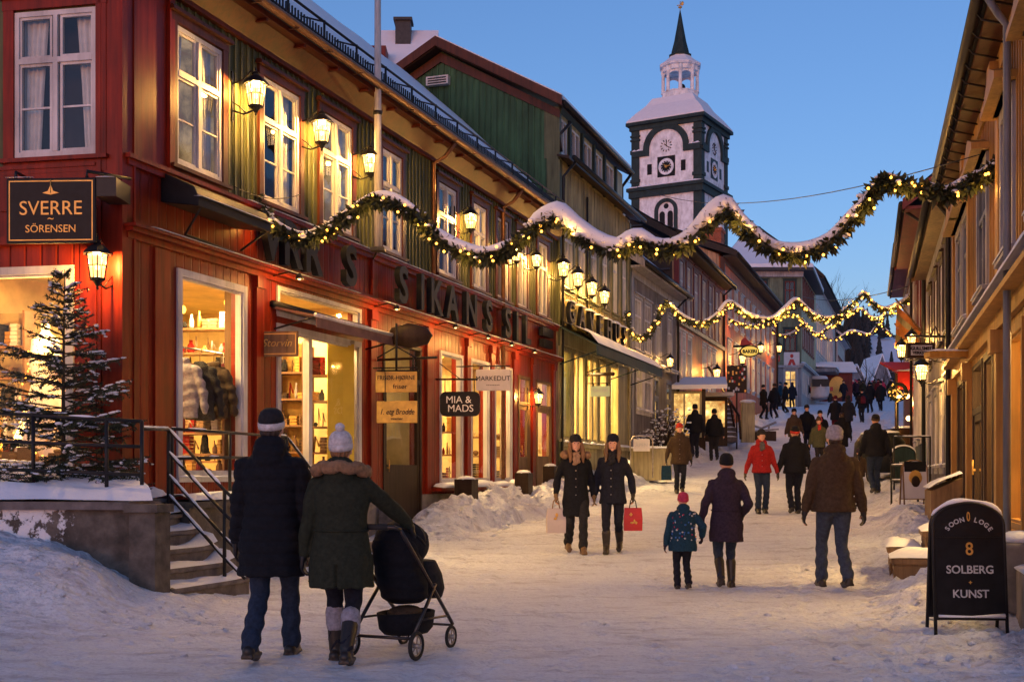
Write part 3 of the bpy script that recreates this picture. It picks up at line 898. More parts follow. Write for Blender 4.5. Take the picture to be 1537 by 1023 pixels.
# side wall of the room behind the front window's left end
r = MB(); r.quad((-.75, 3.3, 1.02), (-.05, 3.3, 1.02), (-.05, 3.3, 4.0), (-.75, 3.3, 4.0)); part(r, 'shop_interior', M['interior'], L1)
room(L1, XA+.05, LEN1-.05, .23, 2.2, .42, 3.9, openfront=False)
r = MB(); r.box(u1(631)+.05, u1(631)+.1, .23, 2.2, .42, 3.9); part(r, 'shop_interior', M['interior'], L1)
def ceil_lamps(par, spots, power, size=(1.0, .5), z=3.9):
    for (x, y) in spots:
        area('ceiling_lamp', (x, y, z), (0, 0, 0), size[0], size[1], power, par, (1.0, .64, .24))
ceil_lamps(L1, [(1.3, 1.0), (3.5, 1.0), (5.2, 1.0)], 190)
ceil_lamps(L1, [(u1(602), 1.2)], 14, (.4, .4), 3.8)
ceil_lamps(L1, [(u1(690), .9), (u1(755), .9), (u1(800), .9)], 150, (.8, .5), 3.8)
# bright visible ceiling spots in the shop
sp = MB()
for (x, y) in [(.7, .8), (1.6, .7), (1.25, 1.6), (2.1, 1.7), (3.4, .8), (4.3, .9), (3.8, 1.8), (5.1, 1.5), (.4, 2.4), (u1(672), .8), (u1(718), .8), (u1(750), .8), (u1(812), .7)]:
    sp.ell((x, y, 3.72), (.045, .045, .06), 8, 6)
part(sp, 'spot_lamps', M['bulb'], L1)

# flagpole against the wall
t = thing('flagpole', 'tall weathered white flagpole strapped to the green wall between two windows', 'flagpole', (0, 0, 0))
px0 = P(567, 372, 18.6); top = P(567, -60, 18.6)
m = MB(); m.tube([(px0.x, px0.y, px0.z), (px0.x, px0.y, top.z)], [.062, .048], 12); m.build('pole', M['pole'], t)
m = MB(); m.box(px0.x-.11, px0.x+.11, px0.y-.1, px0.y+.12, px0.z-.05, px0.z)
b = left_origin(19.5); 
for zz in (px0.z-.02, P(0, 170, 18.6).z):
    m.tube([(px0.x, px0.y, zz), (b[0], b[1], zz)], .018, 6)
m.tube([(px0.x, px0.y, P(0,170,18.6).z-.03), (px0.x, px0.y, P(0,170,18.6).z+.03)], .072, 12)
m.build('pole_bracket', M['black'], t)

# lanterns along the green wall
def wall_pt(Y, z, off=0):
    o = left_origin(Y); return (o[0] + .945*off, o[1] - .327*off, z)
lan = [(355, 143, 'first, over the gap beside the leftmost street window'), (455, 196, 'second, between the second and third street windows')]
def lant(px, py, label, power=26, arm=.34, off_px=0, scale=1.0, group=None, light=True):
    # px is where the lamp hangs; the bracket foot lies on the wall behind it
    Y = (9.0 - arm/.945*1.0) / (.3456 - (px-768.5)/1800.0)
    return make_lantern(label, wall_pt(Y+.1, ZY(py, Y)), RZL, group, scale, power, arm, light)
G1 = 'iron lanterns on the green upper wall'
lant(383, 143, 'lit iron lantern beside the second upstairs window, nearest on the green wall', 300, group=G1, scale=1.05)
lant(482, 199, 'lit iron lantern in front of the third upstairs window, second along the green wall', 300, group=G1, scale=1.05)
lant(557, 247, 'lit iron lantern half hidden by the white flagpole', 200, group=G1, scale=1.0)
lant(707, 333, 'lit iron lantern above the snowy garland, in the middle of the green wall', 180, group=G1, scale=1.0)
lant(778, 383, 'lit iron lantern just above the garland near the far end of the green wall', 150, group=G1, scale=.9)
lant(808, 392, 'lit iron lantern farthest along the green wall, beside the last window', 150, group=G1, scale=.9)
# lantern on the front, by the shop sign
p = P(149, 398, 13.05)
make_lantern('lit iron lantern hanging below the black shop sign on the red corner', (p.x+.03, p.y+.38, p.z), math.atan2(-.196, .981), None, 1.0, 140, .34)
lant(813, 598, 'small lit lamp over the shop door at the far end of the red front', 80, group=None, scale=.8)

# hanging letters of the shop band: dark, cut from thick board
LT = thing('sign_lettering', 'row of dark raised letters along the red band over the shop front', 'shop lettering', left_origin(Y0), RZL)
def lett(ch, px, z=4.45, h=.62):
    o = text(ch, h*1.35, M['blackpaint'], LT, (u1(px), -.17, z), ext=.05, bold=.022, name='letter', sx=1.0)
    return o
for ch, px in [('V', 388), ('R', 418), ('R', 450), ('S', 508), ('S', 588), ('I', 617), ('K', 638), ('A', 663), ('N', 692), ('S', 719), ('S', 748), ('I', 762), ('L', 778)]: lett(ch, px)
m = MB(); m.box(u1(806), u1(822), -.14, -.03, 4.52, 4.72); m.box(u1(807), u1(821), -.14, -.03, 4.27, 4.45); part(m, 'letter_block', M['blackpaint'], LT)

# small spot lamps on short arms under the cornice
for px, lb in [(404, 'small spot lamp under the red cornice between the two big shop windows'), (556, 'small spot lamp under the cornice left of the dark shop door'), (648, 'small spot lamp under the cornice right of the dark shop door'), (699, 'small spot lamp under the cornice above the rounded black sign'), (736, 'small spot lamp under the cornice above the white hanging sign'), (772, 'small spot lamp under the cornice near the wooden doors')]:
    o = wall_pt(YL(px), 4.0); t = thing('spot_lamp', lb, 'spot lamp', o, RZL, 'spot lamps under the shop cornice')
    m = MB(); m.tube([(0, -.06, .02), (0, -.3, .06), (0, -.46, .0)], .012, 6); m.build('arm', M['black'], t)
    m = MB(); m.lathe([(.012, .06), (.03, .05), (.06, -.02), (.056, -.02), (.02, .04)], (0, -.46, -.03), 12); m.build('shade', M['black'], t)
    m = MB(); m.ell((0, -.46, -.035), .026, 8, 6); m.build('bulb', M['bulb_big'], t); point('lamp_light', (0, -.50, -.10), 30, t, .03)

# ================================================================ generic house
def house(label, side, Ya, Yb, z0, ze, wall, trim='white', depth=8, pitch=38, ov=.4, corner=None, near_gable=True, gable_mat=None,
          name='town_house', snowh=.12, base=None, holes=(), bat=0, roof='roofing', plinth_top=None):
    t = thing(name, label, 'building', left_origin(Ya) if side == 'L' else right_origin(Yb), RZL if side == 'L' else RZR)
    L = (Yb - Ya) / (D.y if side == 'L' else -DR.y)
    t['len'] = L
    m = wall_cells(MB(), 0, L, z0, ze, holes)
    if bat: battens(m, 0, L, z0 if plinth_top is None else plinth_top, ze, holes, bat, .05, .02, .1)
    part(m, 'wall', M[wall], t)
    rise = math.tan(R(pitch)) * depth / 2
    g = MB()
    for (a, b) in ((0, .2), (L-.2, L)):
        g = MB(); g.prism([(.221, z0), (depth, z0), (depth, ze), (depth/2, ze+rise), (.221, ze+.221*math.tan(R(pitch)))], a, b)
        part(g, 'gable_wall', M[gable_mat or wall], t)
    if corner:
        c = MB(); c.box(-.03, .16, -.035, -.001, z0, ze-.05); c.box(L-.16, L+.03, -.035, -.001, z0, ze-.05); c.box(-.035, -.001, -.001, .16, z0, ze); c.box(L+.001, L+.035, -.001, .16, z0, ze)
        c.box(-.03, L+.03, -.05, -.001, ze-.3, ze-.05)
        part(c, 'corner_board', M[corner], t)
    r = MB(); tp = math.tan(R(pitch)); th = .14
    r.prism([(-ov, ze-ov*tp*.0), (depth/2, ze+rise+ov*tp*.0+.02), (depth+ov, ze), (depth+ov, ze+th), (depth/2, ze+rise+th+.1), (-ov, ze+th)], -.3, L+.25)
    part(r, 'roof', M[roof], t)
    e = MB(); e.box(-.25, L+.2, -ov+.03, -.001, ze-.07, ze-.002)
    for a in (-.33, L+.25):
        e.prism([(-ov-.03, ze-.1), (depth/2, ze+rise-.06), (depth+ov+.03, ze-.1), (depth+ov+.03, ze+.16), (depth/2, ze+rise+.28), (-ov-.03, ze+.16)], a, a+.05)
    part(e, 'eaves_board', M[trim], t)
    gt = MB(); gt.tube([(-.3, -ov-.06, ze+.05), (L+.25, -ov-.06, ze+.05)], .065, 8); gt.tube([(L-.25, -ov, ze), (L-.25, -.09, ze-.35), (L-.25, -.09, z0+.3)], .045, 6)
    part(gt, 'gutter', M['black'], t)
    s = MB(); n = max(6, int(L*2)); rows = 8; vs = []; fs = []
    for i in range(n+1):
        x = -.28 + (L+.5)*i/n
        for j in range(2*rows+1):
            u = j/rows; y = -ov-.02 + (depth/2+ov)*u; zz = ze + th + (rise+.1)*min(u, 2-u)*1.0
            k = min(1, .4 + min(u, 2-u)*5)
            vs.append((x, y, zz + .004 + snowh*k*(.55+.9*float(vnoise(x*.8+Ya, y*1.1)))))
    w = 2*rows+1
    for i in range(n):
        for j in range(2*rows): fs.append((i*w+j, (i+1)*w+j, (i+1)*w+j+1, i*w+j+1))
    s.add(vs, fs, True); part(s, 'roof_snow', M['snow'], t)
    return t, L

def rowwin(t, spans, z0, z1, **k):
    for i, (a, b) in enumerate(spans):
        kk = dict(k); bk = kk.get('back')
        if isinstance(bk, (list, tuple)): kk['back'] = bk[i % len(bk)]
        window(t, a, b, z0, z1, **kk)

def chimney(t, x, y, z0, z1, w=.5, mat='brick_orange', name='chimney'):
    m = MB(); m.box(x-w/2, x+w/2, y-w/2, y+w/2, z0, z1); m.box(x-w/2-.06, x+w/2+.06, y-w/2-.06, y+w/2+.06, z1, z1+.14); m.box(x-w/2-.02, x+w/2+.02, y-w/2-.02, y+w/2+.02, z1-.35, z1-.28)
    c = part(m, name, M[mat], t)
    s = MB(); s.box(x-w/2-.04, x+w/2+.04, y-w/2-.04, y+w/2+.04, z1+.141, z1+.24); part(s, 'chimney_snow', M['snow'], c, bevel=.04)

# ---------------------------------------------------------------- tall green gabled house
Y2 = 29.35
def u2(px): return uL(px, Y2)
L2 = thing('gabled_house', 'tall house with dark green gable and pale yellow street front, past the red shop', 'building', left_origin(Y2), RZL)
LN2 = u2(945)
upper2 = [(u2(a), u2(b), 5.95, 7.75) for a, b in [(844, 858), (866, 877), (885, 894), (902, 910), (918, 925), (932, 938)]]
shop2 = [(u2(a), u2(b), 2.15, 4.45) for a, b in [(837, 856), (859, 876), (879, 895), (898, 910), (914, 927)]]
m = wall_cells(MB(), 0, LN2, .2, 9.0, upper2 + shop2); battens(m, 0, LN2, 5.0, 8.95, upper2, .18, .04, .02)
part(m, 'street_wall', M['cream'], L2)
m = MB(); m.prism([(.221, 0), (7.6, 0), (7.6, 9.0), (6.3, 10.3), (3.1, 12.0), (.35, 10.42), (.221, 9.0)], 0, .2)
y = .3
while y < 7.4:
    top = 12.0 - abs(y-3.1)*.56 - .1
    if top > 9: m.box(-.02, .001, y, y+.035, 5, top)
    y += .16
part(m, 'gable_wall', M['dkgreen'], L2)
m = MB(); m.box(-.03, -.001, 0, .30, 4.9, 9.05); m.box(-.035, .14, -.035, -.001, .3, 9.0); m.box(-.03, .13, -.03, .36, 9.051, 10.3); m.box(LN2-.14, LN2+.02, -.035, -.001, .3, 8.9); part(m, 'corner_board', M['green_flat'], L2)
dw = [(u2(a), u2(b), 9.22, 10.08) for a, b in [(840, 851), (857, 870), (876, 888), (893, 904), (909, 921)]]
DE = u2(935)
m = wall_cells(MB(), .0, DE, 9.0, 10.2, dw, .03, .18); m.box(DE-.15, DE, .181, 6, 9.0, 10.2); part(m, 'dormer_wall', M['cream_flat'], L2)
for a in dw: window(L2, a[0], a[1], a[2], a[3], casing=None, detail=False, curtain=False, trans=0, back='room', frame='white', fw=.06).location = (0, 0, 0)
for k in range(5):
    xx = (dw[k][0] - .1, dw[k][1] + .1)
    m = MB(); m.box(xx[1]+.03, xx[1]+.15, -.04, .028, 9.05, 10.2); part(m, 'dormer_post', M['tower_dark'], L2)
# move the dormer windows back onto the dormer wall
for ch in L2.children:
    if ch.name.startswith('window'): ch.location = (0, .03, 0)
m = MB()
m.prism([(-.15, 10.22), (3.1, 12.0), (7.0, 9.9), (7.0, 10.05), (3.1, 12.18), (-.15, 10.40)], -.35, DE+.3)
m.prism([(-.30, 8.98), (.02, 9.08), (.02, 9.12), (-.30, 9.06)], -.1, LN2+.15)
m.prism([(.3, 9.1), (3.1, 10.6), (7.0, 9.0), (7.0, 8.9), (3.1, 10.4), (.3, 8.95)][::-1], DE+.01, LN2)
part(m, 'roof', M['dark_wood'], L2)
m = MB(); m.prism([(-.2, 10.2), (3.1, 12.02), (7.05, 9.88), (7.05, 10.10), (3.1, 12.26), (-.2, 10.44)], -.42, -.36)
m.prism([(-.05, 10.0), (3.1, 11.72), (6.9, 9.72), (6.9, 9.88), (3.1, 11.96), (-.05, 10.2)], -.06, -.021)
part(m, 'verge_board', M['brown_trim'], L2)
m = MB(); m.prism([(-.17, 10.41), (3.1, 12.2), (7.0, 10.08), (7.0, 10.16), (3.1, 12.30), (-.17, 10.50)], -.33, DE+.28)
m.prism([(.2, 9.14), (3.1, 10.65), (7.0, 9.05), (7.0, 9.15), (3.1, 10.8), (.1, 9.26)], DE+.02, LN2+.1)
part(m, 'roof_snow', M['snow'], L2)
m = MB(); m.tube([(-.3, -.22, 10.30), (DE+.3, -.22, 10.30)], .06, 8); m.tube([(-.1, -.42, 9.0), (LN2+.2, -.42, 9.0)], .06, 8)
m.tube([(DE+.2, -.2, 10.25), (DE+.25, .1, 9.9), (DE+.25, .1, 9.1)], .045, 6); m.tube([(.05, -.3, 9.9), (.02, .0, 9.6), (.02, -.06, 9.2)], .04, 6)
m.tube([(.15, -.38, 8.95), (.08, -.1, 8.6), (.08, -.06, 1.4)], .04, 6); m.tube([(2.4, -.06, 8.6), (2.4, -.06, 5.0)], .03, 6)
part(m, 'gutter', M['black'], L2)
m = MB(); m.box(-.18, -.02, 2.85, 3.45, 11.12, 11.34); part(m, 'vent_grille', M['white'], L2)
m = MB()
for k in range(3): m.box(-.19, -.181, 2.9, 3.4, 11.15+k*.06, 11.18+k*.06)
part(m, 'vent_slot', M['black'], L2)
rowwin(L2, [(a[0], a[1]) for a in upper2], 5.95, 7.75, casing='green_flat', back=['room_soft', 'room_soft', 'room', 'room_soft', 'lit_far'], curtain=False, detail=False, cas=.09)
for i, a in enumerate(shop2):
    w = shopwin(L2, a, frame='cream_flat', fwid=.07)
m = MB(); m.box(.1, LN2-.1, -.10, -.001, 2.0, 2.1); m.box(.05, LN2-.1, -.06, -.001, 4.5, 4.95); 
for i in range(6): xx = .12 + i*(LN2-.3)/5; m.box(xx-.07, xx+.07, -.05, -.001, 2.1, 4.5)
part(m, 'shop_trim', M['cream_flat'], L2)
m = MB(); snow_strip(m, .2, LN2-.2, -.14, -.001, 2.1, .06); part(m, 'sill_snow', M['snow'], L2)
room(L2, .1, LN2-.1, .23, 1.9, 1.8, 4.6, openfront=False)
ceil_lamps(L2, [(1.2, .9), (3.4, .9), (5.8, .9)], 350, (.8, .5), 4.5)
m = MB()
for (x, c) in [(.8, 0), (2.5, 0), (3.2, 0)]: m.box(x, x+.75, 1.0, 1.1, 1.9, 3.6)
part(m, 'display_screen', M['orange_flag'], L2)
# awning with snow on it
AW = thing('shop_awning', 'dark green awning laden with snow over the bright shop windows of the gabled house', 'awning', left_origin(Y2), RZL)
m = MB(); m.prism([(-.02, 4.95), (-1.0, 4.45), (-1.0, 4.20), (-.97, 4.20), (-.97, 4.43), (-.02, 4.90)], -.1, LN2-.1); m.tube([(-.1, -1.0, 4.2), (LN2-.1, -1.0, 4.2)], .022, 6)
for x in (0, LN2/3, 2*LN2/3, LN2-.12): m.tube([(x, -.02, 4.0), (x, -1.0, 4.3)], .018, 6)
part(m, 'awning_cloth', M['tower_dark'], AW)
m = MB(); vs = []; fs = []; n = 50
for i in range(n+1):
    x = -.08 + (LN2-.04)*i/n
    for j in range(6):
        u = j/5; vs.append((x, -1.02+u*.98, 4.46+.49*u + (.02 if j == 0 else .11+.10*float(vnoise(x*2.2, u*2)))))
for i in range(n):
    for j in range(5): fs.append((i*6+j, (i+1)*6+j, (i+1)*6+j+1, i*6+j+1))
m.add(vs, fs, True); part(m, 'awning_snow', M['snow'], AW)
LT2 = thing('sign_lettering', 'dark snow-capped letters standing over the awning of the gabled house', 'shop lettering', left_origin(Y2), RZL)
for i, ch in enumerate('GAVEHUS'):
    x = .5 + i*.92
    text(ch, .72, M['blackpaint'], LT2, (x, -.16, 5.30), ext=.05, bold=.02, name='letter')
m = MB()
for i in range(7): snow_strip(m, .22+i*.92, .78+i*.92, -.24, -.08, 5.56, .09)
part(m, 'letter_snow', M['snow'], LT2)
G2 = 'iron lanterns on the pale yellow front'
for k, (px, py, lb) in enumerate([(843, 405, 'nearest'), (865, 420, 'second'), (886, 434, 'third'), (905, 447, 'farthest')]):
    lant(px, py, lb + ' of the four lit lanterns on the pale yellow front above the awning', 120, group=G2, scale=1.15)
# back building behind the ridge with snowy roof
BB = thing('snow_roofed_house', 'snow-covered roof with low dark chimney, left of and behind the dark green gable', 'building', P(590, 712, 44))
a = P(500, 150, 44); b = P(700, 150, 44)
m = MB(); X0, X1 = (505-590)*44/1800, (648-590)*44/1800
m.quad((X0-2, 0, 0), (X1, 0, 0), (X1, 0, 13.2-1.3), (X0-2, 0, 13.2-1.3)); m.box(X0-2, X1, 0, 7, -1.5, 11.9)
m.build('wall', M['darkred'], BB)
m = MB(); z1_ = ZY(60, 48)-CAMZ; z2_ = ZY(84, 47)-CAMZ
m.prism([(-.4, 11.8), (4, z1_), (8, 11.8), (8, 11.95), (4, z1_+.2), (-.4, 12.0)], X0+1.0, X1); m.build('roof', M['roofing'], BB)
m = MB(); m.prism([(-.4, 12.01), (4, z1_+.21), (8, 11.96), (8, 12.1), (4, z1_+.38), (-.4, 12.15)], X0+1.1, X1); m.build('roof_snow', M['snow'], BB)
m = MB(); cx = 0; m.box(-.25, .35, 3.4, 4.0, z1_-.8, z1_+.55); m.box(-.32, .42, 3.3, 4.1, z1_+.55, z1_+.66); c = m.build('chimney', M['roofing'], BB)
m = MB(); m.box(X0-1.2, X0+1.6, 2.0, 3.0, 11.5, z2_+.05); m.build('dormer', M['darkred'], BB)

# ---------------------------------------------------------------- grey house
def sp(Y0_, lst): return [(uL(a, Y0_), uL(b, Y0_)) for a, b in lst]
Y3 = 36.6
gw = sp(Y3, [(951, 961), (966, 975), (983, 990), (1001, 1007)])
gl = sp(Y3, [(954, 963), (966, 976)]); gd = sp(Y3, [(981, 988), (999, 1007)])
h3 = [(a, b, 5.2, 6.75) for a, b in gw] + [(a, b, 3.35, 4.75) for a, b in gl] + [(a, b, 1.7, 4.5) for a, b in gd]
L3, n3 = house('weathered grey boarded house with two dark doors, next after the gabled house', 'L', Y3, 43.3, .5, 7.65, 'grey_boards', 'grey_trim', 7, 36, .45, 'grey_trim', holes=h3, bat=.18)
rowwin(L3, gw, 5.2, 6.75, casing='grey_trim', back=['room_soft', 'room', 'room_soft', 'room'], curtain=False, detail=False, snow=False, cas=.1)
rowwin(L3, gl, 3.35, 4.75, casing='white', back=['lit_far', 'room'], curtain=False, detail=False, snow=True, cas=.1)
for a, b in gd: shopdoor(L3, (a, b, 1.7, 4.5), 'bluegrey')
m = MB(); 
for a, b in gl + gd: m.box(a-.2, b+.2, -.22, -.001, 4.82, 4.90)
part(m, 'door_canopy', M['grey_trim'], L3)
m = MB()
for a, b in gl + gd: snow_strip(m, a-.2, b+.2, -.24, -.001, 4.905, .07)
part(m, 'canopy_snow', M['snow'], L3)

# ---------------------------------------------------------------- red and peach house
Y4 = 43.5
rw = sp(Y4, [(1019, 1024), (1030, 1035), (1041, 1046), (1053, 1058), (1063, 1067), (1073, 1077)])
rl = sp(Y4, [(1015, 1020), (1023, 1027), (1031, 1036), (1053, 1058), (1061, 1065), (1068, 1072)])
h4 = [(a, b, 7.0, 9.1) for a, b in rw] + [(a, b, 4.75, 6.45) for a, b in rl]
L4, n4 = house('house with peach upper storey, dark red trim and brick red ground floor', 'L', Y4, 53.1, 1.0, 9.55, 'peach', 'dark_wood', 7.0, 33, .5, 'darkred', gable_mat='dark_wood', holes=h4)
rowwin(L4, rw, 7.0, 9.1, casing='darkred', back=['room', 'room_soft'], curtain=False, detail=False, cas=.22)
rowwin(L4, rl, 4.75, 6.45, casing='white', back=['lit_far', 'room_soft', 'room'], curtain=False, detail=False, cas=.1, snow=True)
low = wall_cells(MB(), -.02, n4+.02, 1.0, 6.75, [(a-.02, b+.02, 4.6, 6.6) for a, b in rl], -.03, -.002); part(low, 'ground_storey_boards', M['orange'], L4)
m = MB(); m.box(-.05, n4+.05, -.12, -.031, 6.75, 6.9); part(m, 'cornice', M['cream_flat'], L4)
# dark boarded gable slats catching snow
m = MB()
for k in range(9):
    zz = 8.2 + k*.55; y1 = min(6.6, 7.2 - (zz-8.2)*.2)
    if zz < 9.55: m.box(-.09, -.002, .3, y1, zz, zz+.05)
    else:
        hw = 3.5 - (zz-9.55)/.65
        if hw > .4: m.box(-.09, -.002, 3.5-hw, 3.5+hw, zz, zz+.05)
part(m, 'gable_boards', M['roofing'], L4)
# ---------------------------------------------------------------- orange house
Y5 = 53.3
ow = [(1.0+i*2.0, 1.8+i*2.0) for i in range(9)]
h5 = [(a, b, 8.2, 9.9) for a, b in ow] + [(a, b, 5.6, 7.3) for a, b in ow]
L5, n5 = house('long orange boarded house with a café sign and lit ground floor windows', 'L', Y5, 72.0, 2.0, 11.0, 'orange', 'dark_wood', 5.5, 24, .6, 'brown_trim', gable_mat='peach', holes=h5)
rowwin(L5, ow, 8.2, 9.9, casing='white', back=['room', 'room_soft', 'room'], curtain=False, detail=False, cas=.08, snow=True)
rowwin(L5, ow, 5.6, 7.3, casing='white', back=['lit_far', 'room_soft', 'lit_far', 'room'], curtain=False, detail=False, cas=.12, snow=True)
chimney(L5, 1.5, .75, 9.5, ZY(350, 55.0), .9)
# mid orange low part in between with snow on its ledge
# ---------------------------------------------------------------- sage green corner building across the side street
Y6 = 84.0
XW = .3456*Y6 - 9.0
CB = thing('corner_building', 'sage green corner building with pale ground floor at the top left of the street', 'building', (P(1203, 0, Y6).x, Y6, 0), 0)
def c6(px): return (px - 1203)*Y6/1800
Wd = c6(1090)
zg = 5.4; zm = ZY(548, Y6); ze6 = ZY(405, Y6)
XF[0] = Matrix()
fwin = [(c6(1178), c6(1193), ZY(462, Y6), ZY(422, Y6)), (c6(1178), c6(1194), ZY(527, Y6), ZY(495, Y6)), (c6(1137), c6(1150), ZY(462, Y6), ZY(422, Y6))]
door6 = (c6(1178), c6(1195), zg, ZY(556, Y6))
m = wall_cells(MB(), Wd, 0, zm, ze6, fwin[:2] + fwin[2:]); part(m, 'front_wall', M['sage'], CB)
m = wall_cells(MB(), Wd, 0, zg-1, zm-.15, [door6]); part(m, 'ground_floor_wall', M['bluegrey'], CB)
m = MB(); m.box(Wd, .1, -.15, .1, zm-.15, zm); m.box(Wd, .1, -.2, .1, ze6-.5, ze6); part(m, 'cornice', M['grey_trim'], CB)
for f in fwin: window(CB, *f, frame='darkred', casing='tower_dark', back='room', curtain=False, detail=False, cas=.12)
w = window(CB, *door6, frame='grey_trim', casing='grey_trim', back='lit_far', curtain=False, detail=False, name='door', trans=.2)
# side wall along the street
SA = RZL
s6 = Matrix.Rotation(SA, 4, 'Z'); XF[0] = s6
L6n = 11.5
sw = [(.8+i*1.35, 1.4+i*1.35) for i in range(7)]
m = wall_cells(MB(), .0, L6n, zm, ze6+0, [(a, b, ZY(462, 84)+.3, ZY(424, 84)+.3) for a, b in sw] + [(a, b, ZY(525, 84)+.3, ZY(497, 84)+.3) for a, b in sw], .001, .2); part(m, 'side_wall', M['cream'], CB)
m = wall_cells(MB(), .0, L6n, zg-1, zm-.01, [(a, b, 7, 8.6) for a, b in sw], .001, .2); part(m, 'side_ground_wall', M['grey_trim'], CB)
for a, b in sw:
    window(CB, a, b, ZY(462, 84)+.3, ZY(424, 84)+.3, frame='darkred', casing='darkred', back='room', curtain=False, detail=False, cas=.1)
    window(CB, a, b, ZY(525, 84)+.3, ZY(497, 84)+.3, frame='white', casing='darkred', back='room', curtain=False, detail=False, cas=.1)
    window(CB, a, b, 7, 8.6, frame='white', casing=None, back='room_soft', curtain=False, detail=False)
m = MB(); m.box(-.3, L6n, -.25, .1, zm-.02, zm+.12); part(m, 'string_course', M['grey_trim'], CB)
m = MB(); snow_strip(m, -.3, L6n, -.27, .0, zm+.122, .12); part(m, 'course_snow', M['snow'], CB)
XF[0] = Matrix()
m = MB()
e1 = s6 @ Vector((L6n+.3, -.6, 0)); c0 = Vector((.65, -.7, 0)); c1 = Vector((Wd-.6, -.7, 0)); c2 = Vector((Wd-.6, 11, 0)); e2 = Vector((e1.x, e1.y, 0))
zt = ze6
base = [c0, e2, Vector((e2.x-8, 11.5, 0)), c2, c1]
apex1 = Vector((Wd*.62, 4.2, ze6+3.1)); apex2 = Vector((Wd*.25+1, 8, ze6+3.1))
vs = [(p.x, p.y, zt-.12) for p in base] + [(p.x, p.y, zt+.06) for p in base] + [apex1, apex2]
fs = [(0, 1, 2, 3, 4)[::-1], (0, 1, 6, 5), (1, 2, 7, 6), (2, 3, 8, 7), (3, 4, 9, 8), (4, 0, 5, 9), (9, 5, 10), (5, 6, 11, 10), (6, 7, 11), (7, 8, 10, 11), (8, 9, 10)]
m.add(vs, fs, False); part(m, 'roof', M['roofing'], CB)
m = MB(); vs = [(p.x, p.y, zt+.10 if i > 4 else zt+.08) for i, p in enumerate(base)] + [(p.x*.985, p.y*.98, zt+.32) for p in base] + [apex1+Vector((0, 0, .25)), apex2+Vector((0, 0, .25))]
m.add(vs, fs, False); part(m, 'roof_snow', M['snow'], CB)
SG = thing('shop_plaque', 'square white sign with a small red figure on the sage green corner building', 'sign', (c6(1188)+CB.location.x, Y6-.06, ZY(540, Y6)))
m = MB(); m.box(-.55, .55, -.02, .02, -.55, .55); m.build('board', M['white_sign'], SG, bevel=.03)
m = MB(); m.ell((0, -.025, .27), (.12, .01, .14), 10, 6); m.prism([(-.3, -.4), (-.1, -.4), (0, -.15), (.1, -.4), (.3, -.4), (.12, .05), (-.12, .05)], -.032, -.022, 'y'); m.build('emblem', M['redbag'], SG)

# ---------------------------------------------------------------- pale house beyond, dark roofed
Y7 = 97.0
pw = [(1.2+i*2.1, 2.5+i*2.1) for i in range(9)]
h7 = [(a, b, 11.5, 15.0) for a, b in pw] 
L7, n7 = house('pale boarded house with tall lit windows beyond the corner building', 'L', Y7, 118.0, 6, 17.2, 'palewall', 'dark_wood', 9, 42, .7, 'white', holes=h7, gable_mat='dkgreen')
rowwin(L7, pw, 11.5, 15.0, casing='white', back=['lit_far', 'lit_far', 'lit_peach', 'room', 'room_soft'], curtain=False, detail=False, cas=.2)
m = MB(); m.box(-.1, n7, -1.6, -.001, 9.6, 9.9); 
part(m, 'ledge', M['bluegrey'], L7)
m = MB(); snow_strip(m, -.1, n7, -1.65, 0, 9.905, .35); part(m, 'ledge_snow', M['snow'], L7)
wz = [(1+i*2.2, 2.4+i*2.2) for i in range(8)]
rowwin(L7, wz, 7.6, 9.2, casing='white', back=['room_soft', 'room', 'lit_far'], curtain=False, detail=False, cas=.15)
Y8 = 121.0
L8, n8 = house('small pale house with a steep snowy roof farthest up the left side', 'L', Y8, 132.0, 8, 15.2, 'palewall', 'white', 8, 44, .6, 'white', holes=[])
rowwin(L8, [(1+i*2.2, 2.2+i*2.2) for i in range(4)], 11.0, 13.2, casing='darkred', back='room', curtain=False, detail=False, cas=.15)
# far little houses at the crest
def far_house(label, px0, px1, ytop, ybase, Y, wall, rot=0, gable=True):
    w = (px1-px0)*Y/1800; zb = 10.5; zt = ZY(ytop, Y); zw = zb + (zt-zb)*.55
    c = P((px0+px1)/2, 0, Y)
    t = thing('distant_house', label, 'building', (c.x, Y, 0), rot)
    m = MB(); m.box(-w/2, w/2, 0, 9, zb-3, zw); m.prism([(-w/2, zw), (w/2, zw), (0, zt-.3)], 0.01, 9, 'y'); m.build('wall', M[wall], t)
    m = MB(); m.prism([(-w/2-.5, zw-.3), (0, zt-.15), (w/2+.5, zw-.3), (w/2+.5, zw+.1), (0, zt+.2), (-w/2-.5, zw+.1)], -.5, 9.4, 'y'); m.build('roof', M['snow'], t)
    for k, xx in enumerate((-w*.25, w*.2)):
        m = MB(); bars(m, xx-.6, xx+.6, zw-3.0, zw-1.2, .15, -.12, 0); m.box(xx-.6, xx+.6, -.04, -.01, zw-3, zw-1.2)
        m.build('window', M['white' if k else 'white'], t)
    return t
far_house('little white walled house with a steep snowy roof at the end of the street', 1312, 1334, 532, 590, 190, 'bluegrey')
far_house('low red house at the crest beside the dark wooded hill', 1272, 1298, 548, 590, 165, 'bluegrey')

# ================================================================ right-hand houses
def uR_(Y, Yb): return (Yb - Y) / .95898       # local x of a depth on a right house whose far end is at Yb
